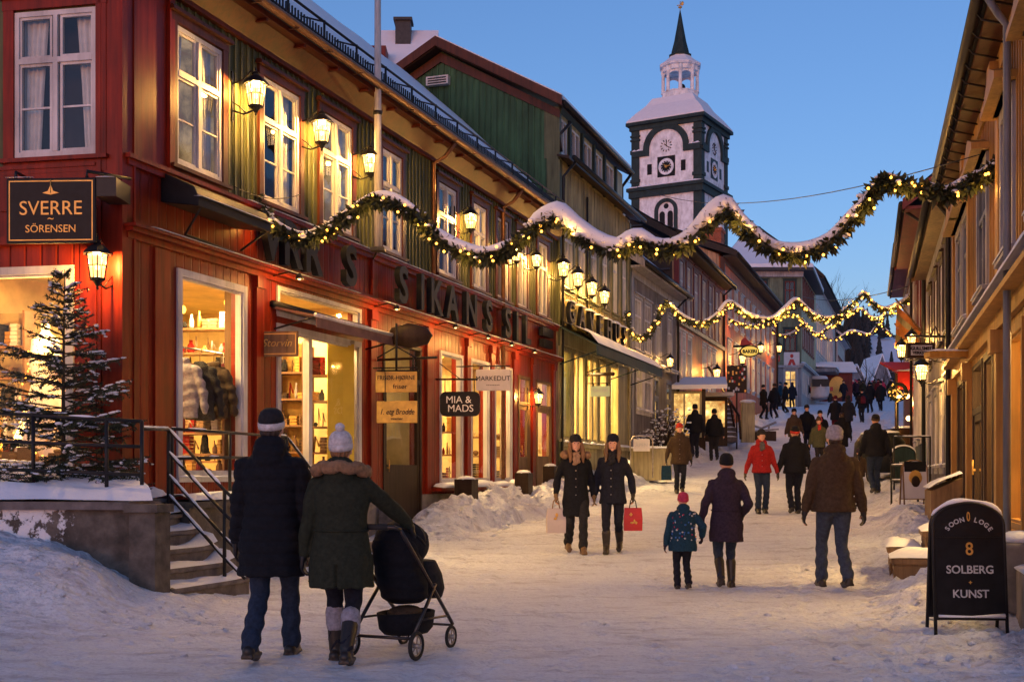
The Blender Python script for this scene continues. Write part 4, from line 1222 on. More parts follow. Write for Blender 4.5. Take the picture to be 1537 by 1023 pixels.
# ochre house, nearest on the right
YaR, YbR = 8.0, 19.6
lenR = (YbR-YaR)/.95898
upR = [(uR_(b, YbR), uR_(a, YbR)) for a, b in [(18.0, 18.9), (16.9, 17.6), (14.2, 15.3), (11.7, 12.6), (9.2, 10.2)]]
shR = [(uR_(b, YbR), uR_(a, YbR), z0, 2.75) for a, b, z0 in [(17.6, 18.8, .9), (14.9, 16.2, .35), (13.5, 14.6, .7), (10.95, 12.2, .75), (9.0, 10.6, .75)]]
hR = [(a, b, 3.55, 4.95) for a, b in upR] + shR
R1, nR = house('ochre yellow boarded house with shop windows, nearest building on the right', 'R', YaR, YbR, -.3, 5.85, 'ochre', 'brown_trim', 8, 38, .30, 'ochre_flat', holes=hR, bat=.2, plinth_top=3.2)
rowwin(R1, upR, 3.55, 4.95, casing='grey_trim', back=['room', 'room', 'room', 'room', 'room'], cas=.13, snow=True, frame='bluegrey')
for i, h in enumerate(shR):
    if i == 1: shopdoor(R1, h, 'dark_wood', glassfrac=.85)
    else:
        w = shopwin(R1, h, frame='dark_wood' if i < 3 else 'ochre_flat', fwid=.09)
m = MB()
m.box(0, nR, -.06, -.001, 2.85, 3.02); m.box(0, nR, -.20, -.001, 3.02, 3.08); m.box(0, nR, -.12, -.001, 3.08, 3.16)
for Y in (19.45, 16.6, 12.85, 8.3):
    x = uR_(Y, YbR); m.box(x-.13, x+.13, -.07, -.001, .35, 2.85); m.box(x-.13, x+.13, -.055, -.001, 3.161, 5.5)
for a, b in upR: m.box(a-.28, b+.28, -.22, -.001, 5.1, 5.17)
part(m, 'shop_trim', M['ochre_flat'], R1)
m = MB(); m.box(0, nR, -.14, -.001, -.3, .48); part(m, 'plinth', M['plinth'], R1)
m = MB(); snow_strip(m, 0, nR, -.21, -.03, 3.162, .05); snow_strip(m, .2, nR, -.14, -.01, .482, .05); part(m, 'cornice_snow', M['snow'], R1)
room(R1, .1, nR-.1, .23, 2.6, .3, 3.0, openfront=False)
for x in (uR_(17.0, YbR), uR_(12.95, YbR)):
    r = MB(); r.box(x, x+.04, .23, 2.6, .3, 3.0); part(r, 'shop_partition', M['interior'], R1)
ceil_lamps(R1, [(uR_(18.2, YbR), .9)], 90, (.9, .5), 2.9)
for Y, pw in ((15.5, 60), (13.9, 150), (12.1, 110)):
    area('ceiling_lamp', (uR_(Y, YbR), .95, 2.7), (R(-48), 0, 0), .8, .4, pw, R1, (1.0, .58, .18))
ceil_lamps(R1, [(uR_(10.2, YbR), .9), (uR_(14, YbR), 1.6), (uR_(12, YbR), 1.6)], 60, (.9, .5), 2.9)
m = MB()
for Y in (11.9, 11.2, 10.2): x = uR_(Y, YbR); m.box(x-.2, x+.2, 1.3, 1.4, .9, 2.5)
part(m, 'display_screen', M['redcoat'], R1)
m = MB()
for (a, b) in upR:
    xc = (a+b)/2; m.prism([(a-.26, 5.172), (b+.26, 5.172), (xc, 5.42)], -.20, -.03, 'y')
    m.box(a-.2, b+.2, -.10, -.012, 3.18, 3.36)
for Y in (19.45, 16.6, 12.85): x = uR_(Y, YbR); m.box(x-.17, x+.17, -.14, -.002, 5.5, 5.68); m.box(x-.15, x+.15, -.13, -.002, 2.6, 2.84); m.box(x-.16, x+.16, -.16, -.002, .49, .62)
part(m, 'carved_trim', M['ochre_flat'], R1)
# brackets under the eaves
m = MB()
for k in range(24): x = .2+k*.5; m.tube([(x, -.36, 5.86), (x, -.30, 5.78), (x, -.02, 5.70)], .012, 5)
part(m, 'gutter_hooks', M['black'], R1)
m = MB(); x = uR_(11.18, YbR); m.tube([(x, -.34, 5.85), (x, -.2, 5.6), (x, -.13, 5.5), (x, -.13, .2)], .036, 8); part(m, 'downpipe', M['bluegrey'], R1)

# grey plank house
Ya, Yb = 19.7, 28.0
w2 = [(uR_(b, Yb), uR_(a, Yb)) for a, b in [(20.6, 21.4), (22.4, 23.2), (24.2, 25.0), (26.2, 27.0)]]
h2_ = [(a, b, 3.8, 5.3) for a, b in w2] + [(a, b, 1.5, 2.9) for a, b in w2]
R2, n2_ = house('grey plank house with snow along its gutter, second on the right', 'R', Ya, Yb, 0, 5.95, 'grey_boards', 'mid_wood', 8, 36, .34, 'grey_trim', holes=h2_, bat=.2, snowh=.2)
rowwin(R2, w2, 3.8, 5.3, casing='dark_wood', back='room', cas=.12, curtain=False, snow=True)
rowwin(R2, w2, 1.5, 2.9, casing='grey_trim', back=['lit_far', 'room', 'room_soft', 'lit_far'], cas=.12, curtain=False, snow=True)
# tall sage house
Ya, Yb = 28.2, 36.0
w3 = [(uR_(b, Yb), uR_(a, Yb)) for a, b in [(29.4, 30.4), (31.8, 32.8), (34.0, 35.0)]]
h3_ = [(a, b, 5.0, 6.8) for a, b in w3] + [(a, b, 2.3, 4.0) for a, b in w3]
R3, n3_ = house('taller sage green house with red window heads, third on the right', 'R', Ya, Yb, .3, 7.6, 'sage', 'darkred', 7.5, 40, .55, 'white', holes=h3_)
rowwin(R3, w3, 5.0, 6.8, casing='darkred', back='room', cas=.14, curtain=False, detail=False)
rowwin(R3, w3, 2.3, 4.0, casing='white', back='lit_far', cas=.12, curtain=False, detail=False)
gwm = window(R3, 0, .9, 0, 1.5, casing='darkred', back='room', detail=False, curtain=False)
gwm.matrix_local = Matrix.Translation((n3_+.02, .9, 5.4)) @ Matrix.Rotation(R(90), 4, 'Z')
Ya, Yb = 36.2, 46.0
w4 = [(uR_(b, Yb), uR_(a, Yb)) for a, b in [(37.4, 38.6), (40.4, 41.6), (43.4, 44.6)]]
h4_ = [(a, b, 5.2, 7.0) for a, b in w4]
R4, n4_ = house('narrow dark red house end, farthest on the right beyond the sage house', 'R', Ya, Yb, 1, 8.2, 'darkred', 'darkred', 7, 34, .5, 'grey_trim', holes=h4_)
rowwin(R4, w4, 5.2, 7.0, casing='white', back='room', cas=.14, curtain=False, detail=False)

def street_lamp_on(o, u, z, rz, lb, pw, sc=1.3):
    dx, dy = (D.x, D.y) if rz == RZL else (DR.x, DR.y)
    return make_lantern(lb, (o[0]+dx*u, o[1]+dy*u, z), rz, 'lit wall lamps farther up the street', sc, pw, .5)
street_lamp_on(left_origin(Y4), 4.6, 5.3, RZL, 'lit wall lamp between the ground floor windows of the peach and red house', 160)
street_lamp_on(left_origin(Y5), 1.2, 6.5, RZL, 'lit wall lamp at the near end of the orange house', 160)
street_lamp_on(left_origin(Y5), 7.5, 7.6, RZL, 'lit wall lamp in the middle of the orange house', 220)
street_lamp_on(left_origin(Y5), 15.5, 8.4, RZL, 'lit wall lamp at the far end of the orange house', 200)
street_lamp_on(right_origin(30.0), 0, 4.4, RZR, 'lit wall lamp on the sage house at the right', 160, 1.1)
street_lamp_on(left_origin(Y3), 3.4, 5.0, RZL, 'small lit lamp by the doors of the grey house', 70, 1.0)

# ================================================================ church tower
TY = 150.0
def tw():
    T = thing('church_tower', 'white church tower with dark green corners, clock and open lantern spire', 'tower', (0, TY, 0))
    cxp = P(1052, 0, TY).x
    T.location = (cxp, TY, 0)
    # two faces seen: the corner at px 1052 is nearest; rotate so the left face shows 107 px and the right one 40 px
    Wm = 9.3; a = R(-30)
    T.rotation_euler = (0, 0, a)
    # local: corner at origin, left face along -x at y=0, right face along +y at x=0
    z = lambda py: ZY(py, TY)
    W_ = Wm
    zt = z(172); zc1 = z(272); zb = z(420)
    m = MB(); m.box(-W_, 0, 0, W_, 0, zt); m.build('wall', M['tower_white'], T)
    d = MB(); pw_ = .95; e = .14
    def pil(x0, x1, y0, y1, z0, z1): d.box(x0, x1, y0, y1, z0, z1)
    for (x0, x1, y0, y1) in [(-pw_, e, -e, pw_), (-W_-e, -W_+pw_, -e, pw_), (-pw_, e, W_-pw_, W_+e), (-W_-e, -W_+pw_, W_-pw_, W_+e)]:
        pil(x0, x1, y0, y1, 0, zt)
        for (za, zb_) in [(z(192), z(189)), (z(198), z(195)), (z(262), z(257)), (z(212), z(218))]: d.box(x0-.12, x1+.12, y0-.12, y1+.12, min(za, zb_), max(za, zb_))
    def band(z0, z1, ee): d.box(-W_-ee, ee, -ee, W_+ee, z0, z1)
    band(z(182), zt, .35); band(z(175), zt+.15, .7); band(z(286), z(273), .42); band(z(276), z(271), .65)
    # arches: round-headed mouldings on the two seen faces
    def arch(cx, zc, ri, ro, face, depth=.25, leg=0, z_leg=0, flip=1):
        n = 20; vs = []; fs = []
        for i in range(n+1):
            t = math.pi*i/n
            for r in (ri, ro):
                for yy in (0.0, -depth):
                    vs.append((cx + r*math.cos(t), yy, zc + r*math.sin(t)))
        for i in range(n):
            b = i*4
            fs += [(b, b+4, b+5, b+1), (b+2, b+3, b+7, b+6), (b+1, b+5, b+7, b+3), (b, b+2, b+6, b+4)]
        fs += [(0, 1, 3, 2), (n*4, n*4+2, n*4+3, n*4+1)]
        if face: vs = [(-p[1], p[0]+W_, p[2]) if True else p for p in vs]; vs = [(p[0], p[1], p[2]) for p in vs]
        d.add(vs, fs, False)
        if leg:
            for s in (-1, 1):
                xa, xb = cx + s*ri, cx + s*ro
                if not face: d.box(xa, xb, -depth, 0, z_leg, zc)
                else: d.box(0, depth, min(xa, xb)+W_, max(xa, xb)+W_, z_leg, zc)
    for face in (0, 1):
        cx = -W_/2
        arch(cx, z(214), 2.35, 3.1, face, .30)
        for s in (-1, 1):
            xa = cx + s*2.35; xb = cx + s*(W_/2)
            if not face: d.box(min(xa, xb), max(xa, xb), -.301, 0, z(214)-.75, z(214))
            else: d.box(0, .301, min(xa, xb)+W_, max(xa, xb)+W_, z(214)-.75, z(214))
        arch(cx, z(310), 1.1, 1.55, face, .25, 1, z(345))
    d.build('stone_trim', M['tower_dark'], T)
    # openings, clock, dial
    def rect(m_, cx, z0, z1, w, dep, face, y0=0.0):
        if not face: m_.box(cx-w/2, cx+w/2, -dep, y0, z0, z1)
        else: m_.box(-y0, dep, cx-w/2+W_, cx+w/2+W_, z0, z1)
    for face in (0, 1):
        cx = -W_/2; o = MB()
        rect(o, cx, z(258), z(227), 2.4, .06, face)
        for s in (-1, 1): rect(o, cx+s*2.3, z(252), z(236), .62, .05, face)
        for s in (-1, 1):
            rect(o, cx+s*.55, z(345), z(315), .72, .05, face)
            n = 10; vs = [(cx+s*.55+.36*math.cos(math.pi*i/n), -.05, z(315)+.36*math.sin(math.pi*i/n)) for i in range(n+1)]
            if face: vs = [(-p[1], p[0]+W_, p[2]) for p in vs]
            o.add(vs, [tuple(range(n+1))], False)
        vs = [(cx+.34*math.cos(2*math.pi*i/14), -.05, z(303)+.34*math.sin(2*math.pi*i/14)) for i in range(14)]
        if face: vs = [(-p[1], p[0]+W_, p[2]) for p in vs]
        o.add(vs, [tuple(range(14))], False)
        o.build('louvre_opening', M['blackpaint'], T)
    for face in (0, 1):
        c = MB(); cx = -W_/2
        def F_(p): return (-p[1], p[0]+W_, p[2]) if face else p
        n = 28; zc = z(243)
        vs = []; fs = []
        for i in range(n):
            t = 2*math.pi*i/n
            for r in (.72, 1.05): vs.append(F_((cx+r*math.cos(t), -.10, zc+r*math.sin(t))))
        for i in range(n): j = (i+1) % n; fs.append((2*i, 2*i+1, 2*j+1, 2*j))
        for k in range(12):
            t = 2*math.pi*k/12; a0 = F_((cx+.55*math.cos(t), -.10, zc+.55*math.sin(t))); a1 = F_((cx+.75*math.cos(t), -.10, zc+.75*math.sin(t)))
            c.tube([a0, a1], .06, 4)
        c.add(vs, fs, False); dial = c.build('clock_face', M['tower_white'], T)
        hh = MB(); hh.tube([F_((cx, -.16, zc)), F_((cx+.62, -.16, zc+.12))], .06, 5); hh.tube([F_((cx, -.16, zc)), F_((cx-.3, -.16, zc+.3))], .08, 5); hh.ell(F_((cx, -.16, zc)), .2, 8, 6); hh.build('clock_hand', M['gold'], dial)
        s = MB(); zc = z(211)
        for k in range(12):
            t = 2*math.pi*k/12
            s.tube([F_((cx+.55*math.cos(t), -.06, zc+.55*math.sin(t))), F_((cx+.8*math.cos(t), -.06, zc+.8*math.sin(t)))], .05, 4)
        s.tube([F_((cx, -.06, zc-.1)), F_((cx+.05, -.06, zc+.6))], .05, 4); s.tube([F_((cx-.3, -.06, zc+.25)), F_((cx+.4, -.06, zc-.3))], .05, 4)
        s.build('sundial_marks', M['blackpaint'], T)
    # roof: hip with snow, lantern, spire
    C = (-W_/2, W_/2)
    r = MB(); e = .62
    z1 = ZY(152, TY+6.3); r2 = 2.75
    sq = [(-W_-e, -e), (e, -e), (e, W_+e), (-W_-e, W_+e)]
    def mixsq(t, bulge=0): return [(C[0]+(p[0]-C[0])*(1-t)+(r2*(1 if p[0] > C[0] else -1))*t, C[1]+(p[1]-C[1])*(1-t)+(r2*(1 if p[1] > C[1] else -1))*t) for p in sq]
    levels = [(0, zt+.16), (0, zt+.36), (.35, zt+1.5), (.75, zt+2.6), (1.0, z1)]
    vs = []; fs = []
    for t, zz in levels: vs += [(p[0], p[1], zz) for p in mixsq(t)]
    for i in range(len(levels)-1):
        for k in range(4): fs.append((i*4+k, i*4+(k+1) % 4, (i+1)*4+(k+1) % 4, (i+1)*4+k))
    fs.append((3, 2, 1, 0)); fs.append((16, 17, 18, 19))
    r.add(vs, fs, False); r.build('snowy_roof', M['snow'], T)
    z = lambda py: ZY(py, TY+6.3)
    l = MB(); cc = (C[0], C[1], 0)
    l.lathe([(2.45, z(153)), (2.45, z(143)), (2.55, z(142)), (2.55, z(141))], cc, 8, False)
    for k in range(8):
        t = 2*math.pi*(k+.5)/8; x, y = C[0]+2.2*math.cos(t), C[1]+2.2*math.sin(t)
        l.lathe([(.30, z(141)), (.26, z(139)), (.22, z(113)), (.30, z(111)), (.30, z(104))], (x, y, 0), 8)
    l.lathe([(2.0, z(110.5)), (2.4, z(110)), (2.4, z(104)), (2.75, z(103)), (2.8, z(101)), (2.0, z(100))], cc, 8, False)
    # arched heads between the columns
    for k in range(8):
        ta = 2*math.pi*(k+.5)/8; tb = 2*math.pi*(k+1.5)/8
        A = Vector((C[0]+2.2*math.cos(ta), C[1]+2.2*math.sin(ta), 0)); B = Vector((C[0]+2.2*math.cos(tb), C[1]+2.2*math.sin(tb), 0)); n = 8
        vs = []
        for i in range(n+1):
            u = i/n; p = A.lerp(B, u); h = math.sqrt(max(0, 1-(2*u-1)**2))
            vs += [(p.x, p.y, z(121) + h*(z(113)-z(121))), (p.x, p.y, z(110))]
        l.add(vs, [(2*i, 2*i+2, 2*i+3, 2*i+1) for i in range(n)], False)
    l.build('bell_lantern', M['tower_white'], T)
    s = MB(); s.lathe([(2.85, z(101)), (2.8, z(99.5)), (2.1, z(94)), (1.5, z(88)), (1.35, z(85))], cc, 8, False); s.build('lantern_snow', M['snow'], T)
    s = MB(); s.lathe([(1.5, z(86)), (1.55, z(84)), (1.25, z(82)), (1.2, z(79)), (.85, z(64)), (.45, z(40)), (.2, z(24)), (.06, z(16))], cc, 8, False); s.build('spire', M['tower_dark'], T)
    s = MB(); s.lathe([(.05, z(17)), (.05, z(13)), (.28, z(11.5)), (.28, z(10.5)), (.05, z(9)), (.05, z(2))], cc, 8); s.box(C[0]-.45, C[0]+.45, C[1]-.05, C[1]+.05, z(8), z(7)); s.ell((C[0]+.3, C[1], z(6)), (.22, .06, .3), 8, 6); s.build('weather_vane', M['gold'], T)
    s = MB(); s.ell((C[0]+.2, C[1]+.2, z(132)), (.45, .45, .55), 10, 8); s.build('bell', M['black'], T)
    # snow on mouldings
    z = lambda py: ZY(py, TY)
    s = MB()
    snow_strip(s, -W_-.4, .4, -.66, 0, z(271)+.003, .22, .5); snow_strip(s, -W_, -W_/2-3.1, -.3, 0, z(214)+.003, .2, .3); snow_strip(s, -W_/2+3.1, 0, -.3, 0, z(214)+.003, .2, .3)
    s.build('ledge_snow', M['snow'], T)
    return T
tw()

# ================================================================ terrace, steps, railings
TZ = 1.06
tc0 = Vector((-3.40, 11.50)); nin = Vector((-.9452, .3266)); ed = Vector((.3266, .9452))
TW = thing('terrace', 'raised concrete terrace with a snowy top in front of the red corner shop', 'terrace', (0, 0, 0))
def P2(x, y, z): return (x, y, z)
def slab(mb, poly, z0, z1):
    n = len(poly); vs = [(p[0], p[1], z0) for p in poly] + [(p[0], p[1], z1) for p in poly]
    fs = [(i, (i+1) % n, n+(i+1) % n, n+i) for i in range(n)] + [tuple(range(n-1, -1, -1)), tuple(range(n, 2*n))]
    mb.add(vs, fs, False)
st0 = Vector((-3.30, 11.62))                       # near bottom corner of the steps
inn = st0 + nin*1.32
cor = Vector((-4.37, 13.41))
front_l = Vector((-9.0, 12.2))
m = MB()
slab(m, [(-9.0, 12.15), (-3.62, 11.52), tuple(st0 + ed*.12 + nin*.02 + Vector((-.3, -.02))), tuple(inn + ed*.14), tuple(inn + ed*1.5), (-4.37, 13.38), (-9, 14.3)], -.4, TZ-.10)
m.build('wall', M['snowy_concrete'], TW)
m = MB(); slab(m, [(-9.0, 12.08), (-3.66, 11.46), (-3.40, 11.62), tuple(inn + ed*.14), tuple(inn + ed*1.5), (-4.39, 13.38), (-9, 14.3)], TZ-.097, TZ-.02)
m.build('coping', M['stone'], TW)
m = MB(); slab(m, [(-3.64, 11.40), (-3.385, 11.37), (-3.30, 11.58), (-3.56, 11.63)], -.4, TZ-.12); slab(m, [(-3.68, 11.36), (-3.355, 11.33), (-3.27, 11.60), (-3.58, 11.66)], TZ-.117, TZ-.04)
m.build('pier', M['concrete'], TW)
# snow on the terrace: lumpy sheet
def snow_sheet(name, parent, fn, x0, x1, nx, y0, y1, ny, mat='snow'):
    vs = []; fs = []
    for i in range(nx+1):
        for j in range(ny+1):
            u = i/nx; v = j/ny
            vs.append(fn(u, v))
    for i in range(nx):
        for j in range(ny): fs.append((i*(ny+1)+j, (i+1)*(ny+1)+j, (i+1)*(ny+1)+j+1, i*(ny+1)+j+1))
    m = MB(); m.add(vs, fs, True); return m.build(name, M[mat], parent)
def tf(u, v):
    a = Vector((-9.0, 12.06)).lerp(Vector((-3.42, 11.42)), u); b = Vector((-8.8, 14.2)).lerp(cor + Vector((.12, -.05)), u)
    p = a.lerp(b, v); h = (.07 + .13*float(vnoise(p.x*2.2, p.y*2.2)) + .10*v) * min(1, v*9+.15)
    return (p.x, p.y, TZ-.02 + h)
snow_sheet('terrace_snow', TW, tf, 0, 1, 70, 0, 1, 20)
ST = thing('stone_steps', 'short flight of dark stone steps with snow, rising from the street beside the concrete pier', 'steps', (st0.x, st0.y, 0), RZL)
# local x along the treads (up the street), local y into the building
m = MB(); sn = MB()
for k in range(6):
    z0 = -.2; z1 = .02 + .17*(k+1); y = k*.215
    m.box(.02, 1.42, y+.0, 1.6, z1-.17 if k else -.3, z1-.045); m.box(.0, 1.45, y-.035, 1.6, z1-.045, z1)
    n = 16; vs = []; fs = []
    for i in range(n+1):
        x = .03+1.40*i/n
        for j in range(5):
            u = j/4; edge = max(0, (x-1.0)/.4)
            h = (.008 + .035*u*float(vnoise(x*5+k, u*3))*2 + .12*edge*edge*float(vnoise(x*6, k)))
            vs.append((x, y-.025+.24*u, z1+h*(.4 if j == 0 else 1)))
    for i in range(n):
        for j in range(4): fs.append((i*5+j, (i+1)*5+j, (i+1)*5+j+1, i*5+j+1))
    sn.add(vs, fs, True)
m.build('step', M['stone'], ST, bevel=.012); sn.build('step_snow', M['snow'], ST)
# landing along the shop front beyond the steps
LD = thing('shop_landing', 'low snowy concrete landing under the shop windows beyond the steps', 'landing', left_origin(Y0), RZL)
m = MB(); m.box(.05, 3.55, -.85, -.06, -.3, .93); m.box(.05, 3.6, -.9, -.06, .933, 1.0); m.build('landing_slab', M['concrete'], LD)
for k in range(4):
    m = MB(); m.box(3.62+k*.25, 3.90+k*.25, -.9, -.06, -.3, .86-k*.18); m.build('landing_step', M['stone'], LD, bevel=.01)
m = MB(); 
vs = []; fs = []
for i in range(61):
    x = .05+3.52*i/60
    for j in range(6):
        u = j/5; vs.append((x, -.9+.8*u, 1.003 + (.015 if j == 0 else .03+.07*float(vnoise(x*3, u*3)))))
for i in range(60):
    for j in range(5): fs.append((i*6+j, (i+1)*6+j, (i+1)*6+j+1, i*6+j+1))
m.add(vs, fs, True); m.build('landing_snow', M['snow'], LD)

def rail(label, posts, tops, rails, parent=None, r=.018, snow=True):
    """posts: list of (x,y,z0,z1); rails: list of polylines"""
    t = thing('iron_railing', label, 'railing', (posts[0][0], posts[0][1], posts[0][2]))
    o = Vector(t.location)
    for (x, y, a, b) in posts: m = MB(); m.tube([Vector((x, y, a))-o, Vector((x, y, b))-o], r*1.15, 8); m.build('post', M['black'], t)
    m = MB()
    for pl in rails: m.tube([Vector(p)-o for p in pl], r, 8)
    m.build('handrail', M['black'], t)
    if snow:
        m = MB(); rr = random.Random(len(rails)*7)
        for pl in rails:
            for a, b in zip(pl[:-1], pl[1:]):
                a = Vector(a)-o; b = Vector(b)-o; n = max(1, int((b-a).length/.07)); 
                st = None
                for i in range(n+1):
                    p = a.lerp(b, i/n) + Vector((0, 0, r*.95)); on = vnoise(p.x*2.5+9, p.y*2.5+p.z*3) > .50
                    if on and st is None: st = [p]
                    elif on: st.append(p)
                    if (not on or i == n) and st:
                        if len(st) > 1: m.tube(st, [.006]+[.011+.008*rr.random() for _ in st[2:]]+[.006], 6)
                        st = None
        if m.v: m.build('rail_snow', M['snow'], t)
    return t
pA = P(-60, 712, 12.25); pB = P(213, 712, 11.85)
def onl(px, py, A=pA, B=pB):
    # point on the terrace rail plane seen at px
    k = (px-768.5)/1800; t = (k*A.y - A.x)/((B.x-A.x) - k*(B.y-A.y)); X = A.x+(B.x-A.x)*t; Y = A.y+(B.y-A.y)*t
    return (X, Y, ZY(py, Y))
rail('long iron railing with three snowy rails along the terrace in front of the spruce',
     [(*onl(px, 0)[:2], TZ-.03, ZY(t, 12)) for px, t in [(-40, 617), (50, 622), (160, 627), (213, 632)]], None,
     [[onl(-60, 617), onl(213, 632)], [onl(-60, 660), onl(213, 670)], [onl(-60, 701), onl(213, 712)]])
# flight rail: far side of the steps and along the landing
LO = Vector((*left_origin(Y0), 0)[:3])
def ld(x, y, z): v = Vector((LO.x, LO.y, 0)) + Vector((D.x, D.y, 0))*x + Vector((-D.y, D.x, 0))*y; return (v.x, v.y, z)
rz0 = ZY(644, 13.5)
top = P(253, 644, 13.2); bot = P(337, 735, 12.7)
ext = P(368, 765, 12.6)
rail('iron stair railing with sloping snowy bars beside the stone steps',
     [(top.x, top.y, TZ-.1, top.z), (bot.x, bot.y, .0, bot.z)], None,
     [[tuple(top), tuple(bot), tuple(ext)]] + [[(top.x, top.y, top.z-d), (bot.x, bot.y, bot.z-d), (ext.x, ext.y, ext.z-d)] for d in (.25, .50, .72)] + [[onl(213, 643), tuple(top)]])
a = P(253, 643, 13.25); b = P(430, 655, 16.0); b2 = P(478, 718, 16.6); mid = P(345, 649, 14.6)
rail('iron railing along the landing before the tall shop window, dropping at its far end',
     [(a.x+.03, a.y+.03, 1.0, a.z), (mid.x, mid.y, 1.0, mid.z), (b.x, b.y, 1.0, b.z), (b2.x, b2.y, .1, b2.z)], None,
     [[tuple(a+Vector((.03, .03, 0))), tuple(mid), tuple(b), tuple(b2)], [(a.x+.03, a.y+.03, a.z-.33), (mid.x, mid.y, mid.z-.3), (b.x, b.y, b.z-.3), (b2.x, b2.y, b2.z-.3)]])

# ================================================================ spruce on the terrace
def spruce(label, base, H, rad, seed=3, nb=36, per=5):
    rr = random.Random(seed)
    t = thing('spruce_tree', label, 'tree', base)
    m = MB(); m.tube([(0, 0, -.05), (0, 0, H*.5), (.01, .01, H)], [.03, .018, .004], 7)
    nd = MB(); sn = MB()
    def needles(p0, p1, L, dens=46):
        d = (p1-p0); ln = d.length; d.normalize(); n = max(3, int(ln*dens))
        for i in range(n):
            c = p0.lerp(p1, i/n)
            for k in range(4):
                ax = Vector((rr.uniform(-1, 1), rr.uniform(-1, 1), rr.uniform(-.7, .8))); v = (ax - d*ax.dot(d)).normalized()*.8 + d*.7
                v.normalize(); tip = c + v*L*rr.uniform(.5, 1.15); s = v.cross(d).normalized()*.008
                nd.add([c-s, c+s, tip], [(0, 1, 2)], False)
    def clumps(a, b, w):
        L_ = (b-a).length; x = rr.uniform(0, .3)*L_
        while x < L_:
            c = a.lerp(b, x/L_); q = w*rr.uniform(.45, 1.2); sn.ell((c.x, c.y, c.z+.008), (q*1.5, q*1.2, q*.55), 6, 4); x += q*rr.choice((1.1, 1.4, 4.5))
    for i in range(nb):
        f = (i+rr.uniform(-.4, .4))/(nb-1); f = min(.99, max(.02, f)); z = H*(.06 + .92*f); Lb = rad*(1-f)**.8 + .08
        for k in range(per):
            az = rr.uniform(0, 6.28); dr = Vector((math.cos(az), math.sin(az), 0))
            L_ = Lb*rr.uniform(.45, 1.25); a = Vector((0, 0, z)); droop = rr.uniform(-.45, .05) + .6*f
            mid = a + dr*L_*.55 + Vector((0, 0, droop*L_*.55)); e = a + dr*L_ + Vector((0, 0, droop*L_*.7 + .10*L_))
            m.tube([a, mid, e], [.008, .006, .003], 4)
            needles(a.lerp(mid, .25), mid, .05); needles(mid, e, .045)
            for q in range(max(2, int(L_*11))):
                u = .3+.65*rr.random(); c = a.lerp(mid, u*1.8) if u < .55 else mid.lerp(e, (u-.55)/.45)
                side = Vector((-dr.y, dr.x, 0))*rr.choice((-1, 1)); e2 = c + (dr*.7+side*.75)*L_*(1.1-u)*.5 + Vector((0, 0, rr.uniform(-.08, .02)))
                needles(c, e2, .042, 40)
                if rr.random() < .20: clumps(c, e2, .015)
            if rr.random() < .42: clumps(a.lerp(mid, .5), e, .017+.010*(1-f))
    m.build('trunk', M['bark'], t); nd.build('foliage', M['needle'], t); sn.build('branch_snow', M['snow'], t)
    return t
p = P(95, 0, 12.75)
sp0 = spruce('slender young spruce dusted with snow on the terrace below the black shop sign', (p.x, p.y, TZ), 2.42, .95)

# ================================================================ signs
def hangboard(label, loc, rz, w, h, mat, lines, tmat, frame=None, name='hanging_sign', cat='sign', bev=.01, arm=None, th=.03, rounded=0):
    t = thing(name, label, cat, loc, rz)
    m = MB()
    if rounded:
        r = rounded; pts = []
        for cx, cz, a0 in ((w/2-r, h/2-r, 0), (-w/2+r, h/2-r, 90), (-w/2+r, -h/2+r, 180), (w/2-r, -h/2+r, 270)):
            for k in range(6): a = R(a0+18*k); pts.append((cx+r*math.cos(a), cz+r*math.sin(a)))
        m.prism(pts, -th/2, th/2, 'y')
    else: m.box(-w/2, w/2, -th/2, th/2, -h/2, h/2)
    m.build('board', M[mat], t, bevel=bev if not rounded else 0)
    if frame:
        f = MB(); e = .012; bars(f, -w/2+.03, w/2-.03, -h/2+.03, h/2-.03, .012, -th/2-.004, -th/2+.002); f.build('border', M[frame], t)
    for (tx, x, z, sz, *o) in lines:
        sxx = o[0] if o else 1; sh = o[1] if len(o) > 1 else 0
        text(tx, sz, M[tmat], t, (x, -th/2-.003, z), ext=.003, bold=0, sx=sxx, shear=sh)
    if arm:
        a = MB()
        for pl in arm: a.tube(pl, .012, 6)
        a.build('bracket', M['black'], t)
    return t
# the black corner sign
q0 = P(10, 268, 13.0); q1 = P(144, 268, 12.95); zlo = ZY(366, 13.0)
w = (Vector((q1.x-q0.x, q1.y-q0.y))).length; h = q0.z-zlo
t = hangboard('large black sign with gold SVERRE SÖRENSEN lettering on the red corner', ((q0.x+q1.x)/2, 12.98, (q0.z+zlo)/2), math.atan2(q1.y-q0.y, q1.x-q0.x),
              w, h, 'blackpaint', [('SVERRE', 0, .02, .215, 1.0), ('SÖRENSEN', 0, -.20, .115, 1.0), ('~', 0, -.085, .12)], 'gold', 'gold', name='shop_sign')
m = MB(); m.tube([(0, -.02, .335), (0, -.02, .19)], .006, 5); m.prism([(-.09, .19), (0, .17), (.09, .19), (.03, .21), (0, .28), (-.03, .21)], -.022, -.016, 'y'); m.box(-.22, .2, -.022, -.016, .318, .324); m.build('ornament', M['gold'], t)
m = MB(); 
m.tube([(w/2-.1, 0, h/2), (w/2-.1, 0, h/2+.07), (w/2+.25, .35, h/2+.07)], .018, 6); m.tube([(-w/2+.1, 0, h/2), (-w/2+.1, .0, h/2+.07), (-w/2+.1, .45, h/2+.07)], .018, 6)
m.box(w/2-.02, w/2+.22, .0, .42, h/2-.20, h/2-.0); m.build('bracket', M['black'], t)
m = MB(); snow_strip(m, w/2, w/2+.2, .0, .4, h/2+.003, .03); snow_strip(m, -w/2, -w/2+.3, -.02, .02, h/2+.003, .02); m.build('sign_snow', M['snow'], t)
